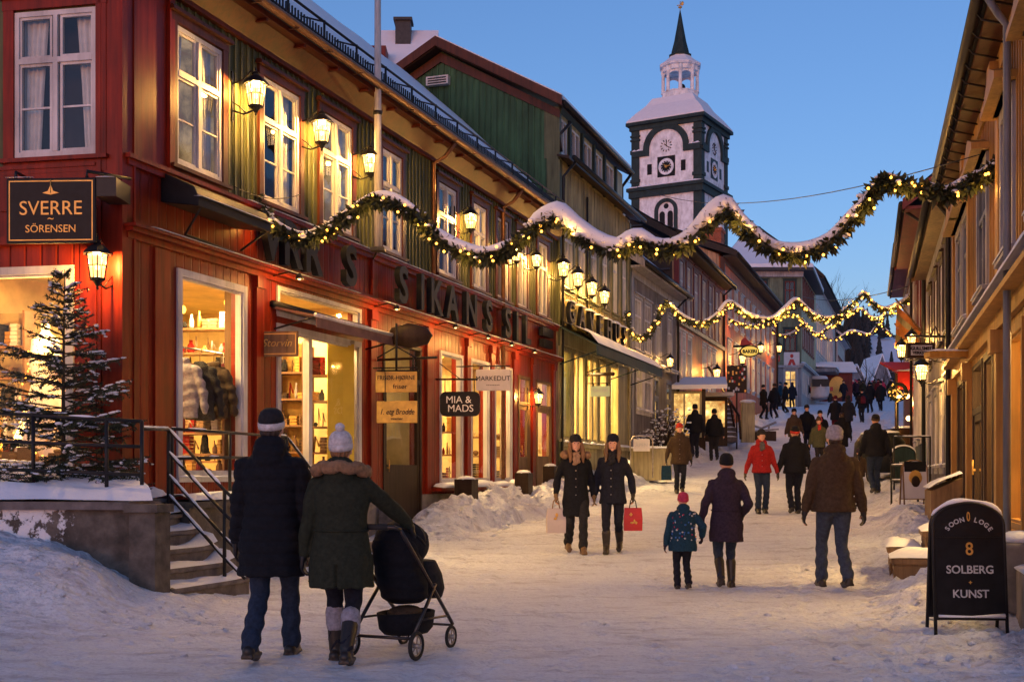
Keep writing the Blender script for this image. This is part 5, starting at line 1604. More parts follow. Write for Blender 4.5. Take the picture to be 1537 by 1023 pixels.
# black box awning over the first tall shop window
AB = thing('folded_awning', 'black folded awning box with snow along its edge, over the first tall shop window', 'awning', left_origin(Y0), RZL)
xa, xb = .72, 2.35
m = MB(); m.prism([(-.001, 4.86), (-.45, 4.66), (-.52, 4.52), (-.52, 4.42), (-.001, 4.50)], xa, xb); m.build('awning_box', M['blackpaint'], AB, bevel=.01)
m = MB(); snow_strip(m, xa, xb, -.55, -.44, 4.53, .035); m.build('awning_snow', M['snow'], AB)
m = MB(); m.tube([(xa+.1, -.5, 4.44), (xa+.35, -.1, 4.18), (xb+.4, -.1, 4.14)], .015, 6); m.tube([(xb-.05, -.5, 4.44), (xb-.05, -.1, 4.2)], .015, 6); m.build('awning_arm', M['black'], AB)
# brown awning over the second window
AW2 = thing('shop_awning', 'narrow brown cloth awning with a pale rim over the yellow shop window', 'awning', left_origin(Y0), RZL)
xa, xb = u1(410)-.05, u1(545)
m = MB(); m.prism([(-.02, 3.62), (-.70, 3.46), (-.70, 3.30), (-.68, 3.30), (-.68, 3.44), (-.02, 3.58)], xa, xb); m.build('awning_cloth', M['awning'], AW2)
m = MB(); m.tube([(xa-.05, -.70, 3.46), (xb, -.70, 3.46)], .028, 8); m.build('awning_rim', M['white'], AW2)
m = MB(); m.tube([(xa-.05, -.04, 3.64), (xb+.02, -.04, 3.64)], .05, 8); m.tube([(xa, -.04, 3.3), (xa, -.68, 3.44)], .014, 6); m.tube([(xb, -.04, 3.3), (xb, -.68, 3.44)], .014, 6); m.build('awning_arm', M['black'], AW2)
# projecting boards: face the camera down the street
CAMZ_R = math.atan2(-.30, 1) 
def proj_sign(label, px, py, Y, wpx, hpx, mat, lines, tmat, armpx=None, rounded=0, frame=None, rz=-.12, name='hanging_sign', th=.03):
    s = Y/1800; p = P(px, py, Y); w, h = wpx*s, hpx*s
    ln = [(a, b*s, c*s, d*s, *e) for (a, b, c, d, *e) in lines]
    arm = None
    if armpx is not None:
        a0 = armpx*s; arm = [[(-w/2-a0, .02, h/2+.06), (w/2, .0, h/2+.06)], [(-w*.35, 0, h/2), (-w*.35, 0, h/2+.06)], [(w*.35, 0, h/2), (w*.35, 0, h/2+.06)]]
    return hangboard(label, tuple(p), rz, w, h, mat, ln, tmat, frame, name, arm=arm, rounded=rounded, th=th)
proj_sign('weathered brown wooden sign with faint script beside the yellow shop window', 413, 516, 16.2, 72, 38, 'mid_wood', [('Storvin', 3, 1, 16, 1, .3)], 'yellow_sign', None, frame='gold', name='wooden_sign')
proj_sign('upper yellow sign board with black lettering over the dark shop door', 595, 573, 18.3, 63, 31, 'yellow_sign', [('FRISØR-HJØRNE', 0, 6, 9.5, .85), ('frisør', 6, -7, 10)], 'blackpaint', 5)
proj_sign('lower yellow sign board with black script over the dark shop door', 596, 618, 18.3, 62, 33, 'yellow_sign', [('1. etg Brodde', 0, 0, 12, .8, .3), ('interiør', 0, -10, 6)], 'blackpaint', None)
proj_sign('rounded black sign reading MIA & MADS hanging below an iron arm', 690.5, 606, 20.3, 61, 37, 'blackpaint', [('MIA &', -2, 6, 15), ('MADS', 1, -7, 15)], 'whitepaint', None, rounded=.1)
proj_sign('plain white square sign with grey lettering on an iron arm beside the black sign', 740, 570, 22.2, 52, 32, 'white_sign', [('MARKEDUT', 0, 2, 10), ('--------', 0, -7, 8)], 'blackpaint', 30)
t = thing('sign_bracket', 'long iron arm carrying the hanging signs by the red shop windows', 'sign bracket', (0, 0, 0))
def onwall(px, py): Y = YL(px); return Vector((.3456*Y-9.0+.05, Y, ZY(py, Y)))
m = MB(); a = onwall(650, 569); b = P(716, 569, 20.4); m.tube([a, b], .018, 6); m.tube([onwall(655, 545), P(690, 568, 20.6)], .008, 5)
for px in (668, 712): m.tube([P(px, 590, 20.35), P(px, 569, 20.4)], .008, 5)
m.build('arm', M['black'], t)
t = thing('sign_bracket', 'ornate black iron bracket hung over the dark shop door with the yellow signs', 'sign bracket', (0, 0, 0))
m = MB(); a = onwall(562, 540); b = P(655, 536, 18.35); m.tube([a, b], .022, 6); m.tube([P(566, 556, 18.4), P(628, 556, 18.3)], .014, 6)
m.tube([P(595, 485, 18.35), P(595, 556, 18.35)], .02, 6); m.tube([P(566, 537, 18.4), P(595, 520, 18.35), P(625, 537, 18.3)], .012, 6)
m.tube([P(620, 536, 18.35), P(620, 558, 18.35)], .016, 6); m.tube([P(578, 558, 18.3), P(578, 603, 18.3)], .006, 4); m.tube([P(614, 558, 18.3), P(614, 603, 18.3)], .006, 4)
m.build('arm', M['black'], t)
m = MB(); s_ = 18.35/1800; c0 = P(615, 503, 18.6)
prof = [(0, 0)]; m.loft([(c0.z-.20, .02, .02, c0.x, c0.y), (c0.z-.14, .28, .08, c0.x, c0.y), (c0.z, .36, .11, c0.x, c0.y), (c0.z+.12, .28, .08, c0.x, c0.y), (c0.z+.18, .05, .03, c0.x, c0.y)], 16)
m.build('oval_shield', M['dark_wood'], t)
proj_sign('small mint green sign on a wooden arm in front of the bright shop windows', 901, 587, 27.0, 29, 16, 'mint_sign', [('GALLERI', 0, 1, 6)], 'greypaint', 4)
t = thing('sign_bracket', 'short dark arm holding the mint green sign', 'sign bracket', (0, 0, 0)); m = MB(); m.tube([onwall(878, 562), P(920, 561, 27.0)], .05, 6); m.tube([P(890, 562, 27), P(890, 580, 27)], .01, 5); m.tube([P(912, 562, 27), P(912, 580, 27)], .01, 5); m.build('arm', M['dark_wood'], t)
# café sign and other boards up the street
t = thing('cafe_sign', 'oval glowing yellow café sign with a red top, projecting over the street', 'sign', tuple(P(1125, 527, 52)), -.1)
m = MB(); n = 24; s_ = 52/1800
m.prism([(14.5*s_*math.cos(2*math.pi*i/n), 9*s_*math.sin(2*math.pi*i/n)) for i in range(n)], -.08, .08, 'y'); m.build('board', M['blackpaint'], t)
m = MB(); m.prism([(12.8*s_*math.cos(2*math.pi*i/n), 7.2*s_*math.sin(2*math.pi*i/n)) for i in range(n)], -.10, -.081, 'y'); m.build('lit_face', emit('lit_sign', (1, .62, .12), .9), t)
text('BAKERI', 6.6*s_, M['blackpaint'], t, (0, -.11, -.02), ext=.01, bold=.01)
m = MB(); m.prism([(-14*s_, 9*s_), (-12*s_, 17*s_), (-7*s_, 21*s_), (0, 14*s_), (6*s_, 10*s_)][::-1], -.06, .06, 'y'); m.build('red_top', M['redbag'], t)
m = MB(); m.tube([(-24*s_, .1, 8*s_), (0, 0, 8*s_)], .05, 6); m.build('bracket', M['black'], t)
proj_sign('small blue square sign at the corner of the side street', 1162, 537, 74, 9, 11, 'blue_sign', [('P', 0, 0, 8)], 'whitepaint', 3)
proj_sign('small red hanging sign beside the blue one', 1168, 538, 76, 5, 9, 'redbag', [('i', 0, 0, 7)], 'whitepaint', None)
# right side: framed grey sign on an arm, ochre beam
t = proj_sign('framed pale sign on a wooden arm above the right-hand shop fronts', 1381, 526, 20.0, 42, 23, 'dark_wood', [], 'blackpaint', None, rz=.05, name='framed_sign', th=.10)
m = MB(); s_ = 20/1800; m.box(-16*s_, 16*s_, -.075, -.055, -7.5*s_, 7.5*s_); m.build('sign_face', M['greypaint'], t)
text('GULLSMED', 7*s_, M['blackpaint'], t, (0, -.08, 2.5*s_), bold=.002); text('VERKSTED', 6*s_, M['blackpaint'], t, (0, -.08, -4*s_), bold=.002)
t = thing('sign_bracket', 'dark iron arm above the framed pale sign on the right', 'sign bracket', (0, 0, 0))
m = MB(); m.tube([P(1358, 504, 20), P(1418, 505, 20.1), P(1440, 505, 20.2)], .02, 6); m.tube([P(1395, 505, 20), P(1404, 490, 20), P(1410, 505, 20)], .014, 6)
for px in (1366, 1396): m.tube([P(px, 505, 20), P(px, 516, 20)], .01, 5)
m.build('arm', M['black'], t)
t = thing('sign_beam', 'flat ochre wooden beam sticking out from the right-hand front, snow on top', 'beam', tuple(P(1427, 532, 16.5)), .0)
s_ = 16.5/1800; m = MB(); m.box(-36*s_, 36*s_, -.12, .12, -5*s_, 4*s_); m.build('beam', M['ochre_flat'], t, bevel=.01)
m = MB(); snow_strip(m, -36*s_, 36*s_, -.13, .12, 4*s_+.002, .035); m.build('beam_snow', M['snow'], t)

# sandwich boards
def aboard(label, loc, rz, w, h, topround=True, mat='blackpaint', lines=(), tmat='whitepaint', frame='black', leg=.14, extra=None, sc=1):
    t = thing('sandwich_board', label, 'sandwich board', loc, rz)
    tilt = .10
    def face(sgn, name):
        m = MB(); pts = []
        if topround:
            r = w/2; pts = [(-w/2, leg), (w/2, leg)] + [(r*math.cos(R(a)), h-r*.62+r*.62*math.sin(R(a))) for a in range(0, 181, 12)]
        else: pts = [(-w/2, leg), (w/2, leg), (w/2, h), (-w/2, h)]
        vs = [(x, sgn*((h-z)*tilt+.015)-.010, z) for x, z in pts] + [(x, sgn*((h-z)*tilt+.015)+.010, z) for x, z in pts]; n = len(pts)
        m.add(vs, [tuple(range(n)), tuple(range(2*n-1, n-1, -1))] + [(i, n+i, n+(i+1) % n, (i+1) % n) for i in range(n)], False)
        b = m.build(name, M[mat], t)
        f = MB(); pl = [(x, sgn*((h-z)*tilt+.015), z) for x, z in ([(-w/2, 0)] + [(w/2, 0)][:0] + (pts[::-1][:-2] if topround else [(-w/2, h), (w/2, h)]) + [(w/2, 0)])]
        f.tube(pl, .015, 8); f.tube([(-w/2, sgn*((h-leg)*tilt+.015), leg), (w/2, sgn*((h-leg)*tilt+.015), leg)], .013, 6); f.build('frame', M[frame], t)
    face(-1, 'board'); face(1, 'rear_board')
    for (tx, x, z, sz, m_, *o) in lines:
        oo = text(tx, sz, M[m_], t, (x, -((h-z)*tilt+.015)-.014, z), rot=(R(90)-math.atan(tilt)*-1*0, 0, 0), ext=.002, bold=.0015, sx=o[0] if o else 1)
        oo.rotation_euler = (R(90)-math.atan(tilt), 0, 0)
        if len(o) > 1: oo.rotation_euler = (R(90)-math.atan(tilt), R(o[1]), 0)
    return t
pz = P(1451, 0, 10.1); Zg = gz(pz.x, 10.1)
sb = aboard('tall black arched sandwich board reading SOLBERG KUNST, nearest on the right', (pz.x, 10.1, Zg-.02), -.05, .585, 1.10,
            lines=[('SOLBERG', 0, .545, .094, 'greypaint'), ('KUNST', 0, .345, .094, 'greypaint'), ('8', 0, .715, .15, 'gold', .9), ('+', 0, .44, .05, 'gold'), ('0', 0, .985, .11, 'gold', .55)] +
            [(ch, .205*math.sin(R(a)), .80+.165*math.cos(R(a)), .055, 'greypaint', 1, a) for ch, a in zip('SOON', (-58, -43, -29, -15))] + [(ch, .205*math.sin(R(a)), .80+.165*math.cos(R(a)), .055, 'greypaint', 1, a) for ch, a in zip('LOGE', (17, 31, 45, 59))])
m = MB(); pts = []
for a in range(20, 161, 10): pts.append((.31*math.cos(R(a)), 0, 1.10-.29*.62+.305*.62*math.sin(R(a))+.012))
m.tube(pts, [.006]+[.020+.008*math.sin(i) for i in range(len(pts)-2)]+[.006], 8); m.tube([(-.27, -.13, .165), (0, -.135, .16), (.27, -.13, .168)], [.012, .008, .022], 6); m.build('board_snow', M['snow'], sb)
m = MB(); m.box(-.27, .27, -.066, -.06, .815, .820); m.build('hinge_line', M['black'], sb)
pz = P(1372, 0, 21.3); Zg = gz(pz.x, 21.3)
sb2 = aboard('pale sandwich board with a round bronze picture standing on the snow bank', (pz.x, 21.3, Zg-.02), .1, .44, .78, mat='white_sign', frame='mid_wood', leg=.10)
m = MB(); m.ell((0, -.05, .42), (.14, .02, .19), 16, 8); m.build('picture', M['gold'], sb2)
m = MB(); m.ell((0, -.066, .40), (.08, .012, .11), 12, 8); m.build('picture_centre', M['dark_wood'], sb2)
m = MB(); m.box(-.2, .2, -.045, -.03, .55, .76); m.build('dark_top', M['blackpaint'], sb2)
for (px, Y, w, h, lab) in [(1331, 33, .50, .95, 'black sandwich board with chalk writing farther up by the right-hand stall'), (1356, 29, .56, 1.0, 'green-black arched sandwich board with snow on its rim, in front of the stall')]:
    pz = P(px, 0, Y); t = aboard(lab, (pz.x, Y, gz(pz.x, Y)+.45 - .47), .1, w, h, mat='tower_dark' if Y == 29 else 'blackpaint', lines=[('MENY', 0, .6, .1, 'greypaint')])
    m = MB(); pts = [(w*.52*math.cos(R(a)), 0, h-w/2*.62+w*.52*.62*math.sin(R(a))+.02) for a in range(0, 181, 15)]; m.tube(pts, .028, 6); m.build('board_snow', M['snow'], t)

# snowy wooden steps at the right-hand door
WS = thing('wooden_steps', 'low wooden door steps heaped with snow beside the arched black board', 'steps', right_origin(14.6), RZR)
m = MB(); sn = MB()
for (xa, xb, ya, yb, z1) in [(-.55, .55, -.75, -.10, .62), (-.75, .45, -1.15, -.76, .42), (.46, 1.25, -1.12, -.3, .34)]:
    m.box(xa, xb, ya, yb, z1-.06, z1); m.box(xa+.04, xb-.04, ya+.04, yb-.04, -.1, z1-.061)
    for k in range(3): m.box(xa+.02, xb-.02, ya+.03, ya+.045, z1-.16-.11*k, z1-.08-.11*k)
    n = 12; k = 8; vs = []; fs = []
    for i in range(n+1):
        for j in range(k+1):
            u, v = i/n, j/k; e = min(1, 5*min(u, 1-u)+.1)*min(1, 5*min(v, 1-v)+.1)
            vs.append((xa-.01+(xb-xa+.02)*u, ya-.02+(yb-ya+.03)*v, z1+.005+(.06+.05*float(vnoise(u*3+xa*5, v*3)))*e))
    for i in range(n):
        for j in range(k): fs.append((i*(k+1)+j, (i+1)*(k+1)+j, (i+1)*(k+1)+j+1, i*(k+1)+j+1))
    sn.add(vs, fs, True)
m.build('step', M['mid_wood'], WS); sn.build('step_snow', M['snow'], WS)
# litter bin at the right edge
p = P(1532, 0, 10.6); t = thing('litter_bin', 'grey litter bin with a snow cap at the right edge of the picture', 'bin', (p.x, p.y, gz(p.x, p.y)-.02))
m = MB(); m.lathe([(.17, 0), (.19, .02), (.20, .55), (.21, .56), (.21, .60), (.18, .62)], n=16); m.build('bin_body', M['plinth'], t)
m = MB(); m.lathe([(.19, .62), (.18, .67), (.10, .71), (.01, .72)], n=16); m.build('bin_snow', M['snow'], t)

# wooden planters/posts by the red shop plinth
for (px, Yo, s_, lb) in [(661, .55, 1.0, 'dark wooden planter box with a snow lid under the first narrow red shop window'), (684, .3, .8, 'smaller dark box tucked behind the planter by the red shop'), (755, .50, .9, 'dark wooden box with snow on it below the red shop windows'), (800, .45, .8, 'dark box standing by the doors at the end of the red shop'), (572, .25, .9, 'grey stone block beside the dark shop door')]:
    Y = YL(px) - .2; X = .3456*Y-9.0+Yo; z = gz(X, Y)
    t = thing('planter_box', lb, 'planter', (X, Y, z-.12), RZL)
    m = MB(); w = .17*s_; m.prism([(-w, -w), (w, -w), (w, w), (-w, w)], 0, .58*s_, 'z')
    for k in range(4): m.box(-w-.01, w+.01, -w-.01, w+.01, .08+.14*k*s_, .085+.14*k*s_)
    m.build('box', M['dark_wood'] if 'stone' not in lb else M['stone'], t, bevel=.012)
    m = MB(); m.ell((0, 0, .58*s_), (w*1.05, w*1.05, .06), 12, 6); m.build('box_snow', M['snow'], t)
# snow on the red sill
m = MB(); m.box(u1(646), u1(772), -.22, -.001, 1.0, 1.06); o = part(m, 'sill', M['red'], L1)
m = MB(); snow_strip(m, u1(646), u1(772), -.25, -.05, 1.063, .11); part(m, 'sill_snow', M['snow'], o)

# ================================================================ garlands
def garland(label, pts, rad, nb, seed, strong=1.0, leafs=26, ends=None, bulbr=.017, snow=1.0, glow=None):
    rr = random.Random(seed)
    pts = [Vector(p) for p in pts]
    # resample smooth
    out = []
    for i in range(len(pts)-1):
        p0 = pts[max(i-1, 0)]; p1 = pts[i]; p2 = pts[i+1]; p3 = pts[min(i+2, len(pts)-1)]
        n = max(2, int((p2-p1).length/.10))
        for k in range(n):
            t = k/n; out.append(.5*((2*p1)+(-p0+p2)*t+(2*p0-5*p1+4*p2-p3)*t*t+(-p0+3*p1-3*p2+p3)*t**3))
    out.append(pts[-1])
    g = thing('garland', label, 'garland', tuple(out[0])); o = out[0]; out = [p-o for p in out]
    m = MB(); m.tube(out, rad*.22, 6); m.build('rope', M['leaf'], g)
    lf = MB()
    for i, p in enumerate(out):
        for k in range(leafs):
            if rr.random() < .12: continue
            ax = Vector((rr.gauss(0, 1), rr.gauss(0, 1), rr.gauss(-.15, 1))).normalized()
            c = p + ax*rad*.2; L_ = rad*rr.uniform(.55, 1.08); tip = p + ax*L_ + Vector((0, 0, -.15*rad)); s = ax.cross(Vector((rr.uniform(-1, 1), rr.uniform(-1, 1), rr.uniform(-1, 1)))).normalized()*rad*rr.uniform(.10, .19)
            mid = c.lerp(tip, .55); lf.add([c, mid-s, tip, mid+s], [(0, 1, 2, 3)], False)
    lf.build('foliage', M['leaf'], g)
    if snow:
        runs = []; cur = []
        for i, p in enumerate(out):
            on = vnoise(i*.11+seed, seed*1.7) > .30 and vnoise(i*.45+seed, 3.3) > .16
            if on: 
                kk = snow*(1.0 if not ends else min(1, .30+3.2*max(0, min(i/len(out)-.13, ends-i/len(out)))))
                cur.append((p + Vector((0, 0, rad*(.50+.12*kk))), rad*kk*(.24+.50*float(vnoise(i*.28, seed)))))
            if (not on or i == len(out)-1) and cur:
                if len(cur) > 3: runs.append(cur)
                cur = []
        s = MB()
        for r_ in runs:
            n = len(r_); rads = [q[1]*math.sin(math.pi*min(1, max(.06, min(i, n-1-i)/3+.06))/2) for i, q in enumerate(r_)]
            s.tube([q[0]+Vector((0, 0, -.3*rads[i])) for i, q in enumerate(r_)], rads, 9)
        for i in range(0, len(out)):
            if rr.random() < .8: 
                a = Vector((rr.uniform(-1, 1), rr.uniform(-1, 1), rr.uniform(-.3, .8))).normalized(); c = out[i]+a*rad*.62; q = rad*rr.uniform(.10, .26); s.ell(tuple(c), (q*1.2, q*1.2, q*.7), 6, 5)
        s.build('snow_cap', M['snow'], g)
    bm = MB(); bm.ell((0, 0, 0), bulbr, 6, 4, True); me = bm.mesh('bulb', M['bulb'])
    for k in range(nb):
        i = int((k+.5+rr.uniform(-.3, .3))*len(out)/nb); p = out[min(i, len(out)-1)]
        if strong < 1 and rr.random() > strong: continue
        a = Vector((rr.uniform(-.8, .8), -rr.uniform(.1, 1), rr.uniform(-1, .5))).normalized()
        obj('bulb', me, g, tuple(p + a*rad*rr.uniform(.5, .85)))
    if glow:
        nl = glow[0]
        for k in range(nl):
            i = int((k+.5)*len(out)/nl); point('garland_light', tuple(out[i]+Vector((0, -rad*1.0, -rad*.9))), glow[1], g, .04, (1.0, .45, .08))
    return g, out, o
G = [(385, 302), (412, 338), (452, 358), (492, 345), (530, 318), (552, 304), (568, 300), (590, 304), (622, 322), (648, 348), (676, 370), (708, 383), (742, 384), (778, 362), (806, 338), (828, 326), (842, 326), (862, 344), (892, 364), (925, 376), (944, 366), (962, 362), (982, 372), (1008, 374), (1034, 362), (1058, 336), (1082, 316), (1094, 314), (1112, 336), (1134, 356), (1160, 376), (1188, 382), (1216, 378), (1246, 364), (1270, 338), (1296, 308), (1312, 286), (1326, 272), (1342, 274), (1364, 280), (1394, 284), (1420, 292), (1448, 278), (1472, 268), (1497, 246)]
def depth_line(px, pa, Ya, pb, Yb):
    # straight line in plan between the two fixing points
    A = P(pa, 0, Ya); B = P(pb, 0, Yb); k = (px-768.5)/1800
    t = (k*A.y-A.x)/((B.x-A.x)-k*(B.y-A.y)); return A.y+(B.y-A.y)*t
gp = [P(x, y, depth_line(x, 385, 16.1, 1497, 13.25)) for x, y in G]
garland('big snow-laden fir garland with lights, nearest, swagged right across the street', gp, .165, 96, 5, .9, 70, ends=.86, snow=.98, bulbr=.017, glow=(14, 5))
GB = [(940, 470), (944, 492), (956, 506), (972, 502), (984, 484), (992, 462), (1002, 454), (1016, 470), (1034, 482), (1056, 486), (1076, 474), (1092, 456), (1104, 460), (1122, 474), (1142, 480), (1160, 480), (1178, 466), (1192, 453), (1202, 456), (1218, 472), (1240, 480), (1258, 474), (1278, 458), (1290, 446), (1298, 442), (1310, 456), (1326, 466), (1342, 462), (1356, 454), (1366, 445)]
gp = [P(x, y, depth_line(x, 940, 35.5, 1366, 38)) for x, y in GB]
garland('second garland up the street with closely spaced lights and two sharp peaks', gp, .19, 90, 9, 1, 20, snow=.55, bulbr=.030, glow=(8, 22))
GC = [(1093, 478), (1110, 486), (1130, 490), (1152, 488), (1168, 482), (1176, 476), (1190, 472), (1202, 478), (1216, 496), (1230, 502), (1244, 492), (1262, 480), (1284, 466), (1296, 466), (1310, 478), (1330, 474), (1350, 468)]
gp = [P(x, y, depth_line(x, 1093, 54.5, 1350, 52)) for x, y in GC]
garland('third garland up the street, thin with dense golden lights', gp, .17, 72, 12, 1, 14, snow=.4, bulbr=.036, glow=(4, 45))
GD = [(1158, 492), (1166, 502), (1180, 504), (1194, 498), (1208, 484), (1220, 500), (1240, 508), (1258, 508), (1276, 498), (1292, 500), (1306, 502), (1320, 484), (1332, 498), (1345, 505)]
gp = [P(x, y, depth_line(x, 1158, 70, 1345, 66)) for x, y in GD]
garland('fourth and farthest garland, low over the crowd', gp, .18, 44, 15, 1, 9, snow=.5, bulbr=.038)
# overhead wires
def wire(label, A, B, sag, r=.008):
    t = thing('overhead_wire', label, 'wire', tuple(A)); m = MB(); n = 24
    m.tube([A.lerp(B, i/n) - A - Vector((0, 0, 4*sag*(i/n)*(1-i/n))) for i in range(n+1)], r, 5); m.build('cable', M['black'], t)
wire('thin dark wire running from the ochre eaves up past the church tower', P(1470, 232, 13.2), P(940, 272, 36), .6, .007)
wire('garland wire low between the second garland and the right-hand house', P(1362, 430, 36), P(1205, 445, 70), .3, .015)
wire('sagging dark cable across the green upper wall', P(352, 280, 15.2), P(450, 292, 17), .1, .007)

# ================================================================ bits up the street
# snowy shrubs in front of the grey house
def shrub(label, loc, r, h, seed):
    rr = random.Random(seed); t = thing('bare_shrub', label, 'shrub', loc)
    m = MB(); s = MB()
    for k in range(60):
        a = rr.uniform(0, 6.28); e = Vector((math.cos(a)*r*rr.uniform(.3, 1), math.sin(a)*r*rr.uniform(.3, 1), h*rr.uniform(.5, 1)))
        b = Vector((e.x*.2, e.y*.2, 0)); mid = b.lerp(e, .5)+Vector((0, 0, h*.1)); m.tube([b, mid, e], [.018, .012, .005], 4)
        for q in range(5):
            c = mid.lerp(e, rr.random()); d = c+Vector((rr.uniform(-1, 1), rr.uniform(-1, 1), rr.uniform(0, 1)))*.28; m.tube([c, d], [.008, .003], 3)
            if rr.random() < .5: s.ell(tuple(d), (.05, .05, .03), 6, 4)
    m.build('branches', M['bark'], t); s.build('shrub_snow', M['snow'], t)
for px, Y, r, h, lb in [(962, 37.5, .9, 1.2, 'bare snowy shrub at the near end of the grey house'), (990, 39.5, 1.1, 1.5, 'larger bare snowy shrub between the grey house doors and the street')]:
    p = P(px, 0, Y); shrub(lb, (p.x, Y, gz(p.x, Y)), r, h, int(px))
# pale display counter with a board, by the bright shop
p = P(972, 0, 33.0); t = thing('street_counter', 'pale wooden counter box with snow on top by the end of the bright shop', 'counter', (p.x+.1, p.y, gz(p.x, p.y)-.05), -.1)
m = MB(); m.box(-.55, .55, -.3, .3, 0, .82); m.box(-.6, .6, -.34, .34, .82, .87); m.build('counter_body', M['cream_flat'], t)
m = MB(); snow_strip(m, -.6, .6, -.35, .33, .873, .08); m.build('counter_snow', M['snow'], t)
p = P(963, 0, 32.4); t = thing('standing_sign', 'small pale notice on an arched metal stand in front of the counter box', 'sign', (p.x, p.y, gz(p.x, p.y)-.03), -.1)
m = MB(); m.tube([(-.3, 0, 0), (-.3, 0, 1.0), (-.22, 0, 1.12), (0, 0, 1.15), (.22, 0, 1.12), (.3, 0, 1.0), (.3, 0, 0)], .02, 8); m.build('stand', M['steel'], t)
m = MB(); m.box(-.22, .22, -.02, .02, .72, 1.05); m.build('board', M['white_sign'], t); text('ÅPEN', .14, M['greypaint'], t, (0, -.025, .88))
# basement kiosk, lit, and stone stair with board
p = P(1027, 0, 42.6); t = thing('lit_kiosk', 'small lit shop window hatch under a snowy lean-to roof beside the stone stair', 'kiosk', (p.x, p.y, 0), -.15)
z0 = gz(p.x, p.y); m = MB(); m.box(-.75, .75, 0, 1.6, z0-.2, z0+.35); m.box(-.75, -.62, 0, 1.6, z0+.35, z0+2.1); m.box(.62, .75, 0, 1.6, z0+.35, z0+2.1); m.box(-.61, .61, 1.5, 1.6, z0+.35, z0+2.1); m.build('kiosk_body', M['dark_wood'], t)
m = MB(); m.box(-.60, .60, .02, .04, z0+.36, z0+1.98); m.build('lit_window', M['lit_far'], t)
m = MB(); m.prism([(-.35, z0+2.05), (1.9, z0+2.5), (1.9, z0+2.65), (-.35, z0+2.2)], -.95, 1.5); m.build('roof', M['snow'], t)
m = MB(); bars(m, -.61, .61, z0+.36, z0+1.98, .07, -.03, .019); m.box(-.03, .03, -.03, .019, z0+.4, z0+1.9); m.build('window_frame', M['cream_flat'], t)
p = P(1055, 0, 44.2); t = thing('lit_kiosk', 'wide low display window with lit glass under a pale canopy, behind the walking pair', 'kiosk', (p.x, p.y, 0), -.1)
z0 = gz(p.x, p.y); m = MB(); m.box(-.9, .9, .1, .8, z0-.2, z0+1.6); m.build('kiosk_body', M['dark_wood'], t)
m = MB(); m.box(-.8, .8, .05, .09, z0+.5, z0+1.45); m.build('lit_window', M['lit_far'], t)
m = MB(); m.box(-1.1, 1.1, -.5, .9, z0+1.62, z0+1.74); m.build('canopy', M['white_sign'], t)
t = thing('stone_stair', 'broad dark outdoor stair with snowy treads and a steep wooden handrail', 'stair', (P(1077, 0, 46).x, 46, gz(P(1077, 0, 46).x, 46)-.1), -.1)
m = MB(); s = MB()
for k in range(9): m.box(-1.2+.0*k, .75, k*.28, 3.4, k*.19, (k+1)*.19); snow_strip(s, .15, .72, k*.28-.02, k*.28+.26, (k+1)*.19+.002, .06); snow_strip(s, -1.1, .1, k*.28-.02, k*.28+.05, (k+1)*.19+.002, .025)
m.build('treads', M['stone'], t); s.build('tread_snow', M['snow'], t)
m = MB(); m.tube([(.85, -.3, .1), (.8, -.1, 1.0), (-.2, 2.4, 3.1)], .05, 6); m.tube([(.7, .6, 0.5), (.5, .6, 1.6)], .04, 6); m.build('handrail', M['dark_wood'], t)
m = MB(); m.box(.95, 1.45, .4, .9, 0, 1.55); m.build('stair_pillar', M['cream_flat'], t)
m = MB(); m.ell((1.2, .65, 1.57), (.32, .32, .10), 12, 6); m.build('pillar_snow', M['snow'], t)
p = P(1106, 568, 46.3); t = thing('notice_board', 'dark board with red and white goods leaning above the pillar of the stone stair', 'notice board', tuple(p), -.1)
m = MB(); m.box(-.38, .38, -.03, .03, -.55, .5); m.build('board', M['dark_wood'], t)
mm = {c: MB() for c in ('redbag', 'whitepaint', 'gold')}; rr = random.Random(6)
for k in range(26): c = rr.choice(list(mm)); x = rr.uniform(-.33, .33); z = rr.uniform(-.5, .45); mm[c].box(x-.03, x+.03, -.05, -.031, z-.05, z+.04)
for c, b_ in mm.items(): b_.build('pinned_goods', M[c], t)
m = MB(); m.box(-.03, .03, .03, .08, -(p.z-gz(p.x, p.y)), .4); m.build('support', M['dark_wood'], t)
# parked wheel sculpture: sleigh-like white curved frames
p = P(1132, 0, 50); z0 = gz(p.x, 50); t = thing('kick_sled', 'old sled with curved snowy runners leaning by the orange house', 'sled', (p.x, 50, z0-.02), -.2)
m = MB()
for y in (0, .4):
    m.tube([(-1.0, y, .9)] + [(-.75+.35*math.cos(R(a)), y, .55+.35*math.sin(R(a))) for a in range(120, 421, 20)] + [(.3, y, .55), (.9, y, .8)], .045, 6)
m.tube([(-1, 0, .35), (1.0, 0, .5)], .04, 6); m.tube([(-.2, 0, 0), (-.2, 0, .6)], .04, 5); m.tube([(.6, .2, 0), (.6, .2, .7)], .04, 5); m.build('runner', M['grey_trim'], t)
m = MB(); m.box(-.9, .9, .05, .38, .0, .42); m.build('sled_body', M['dark_wood'], t)
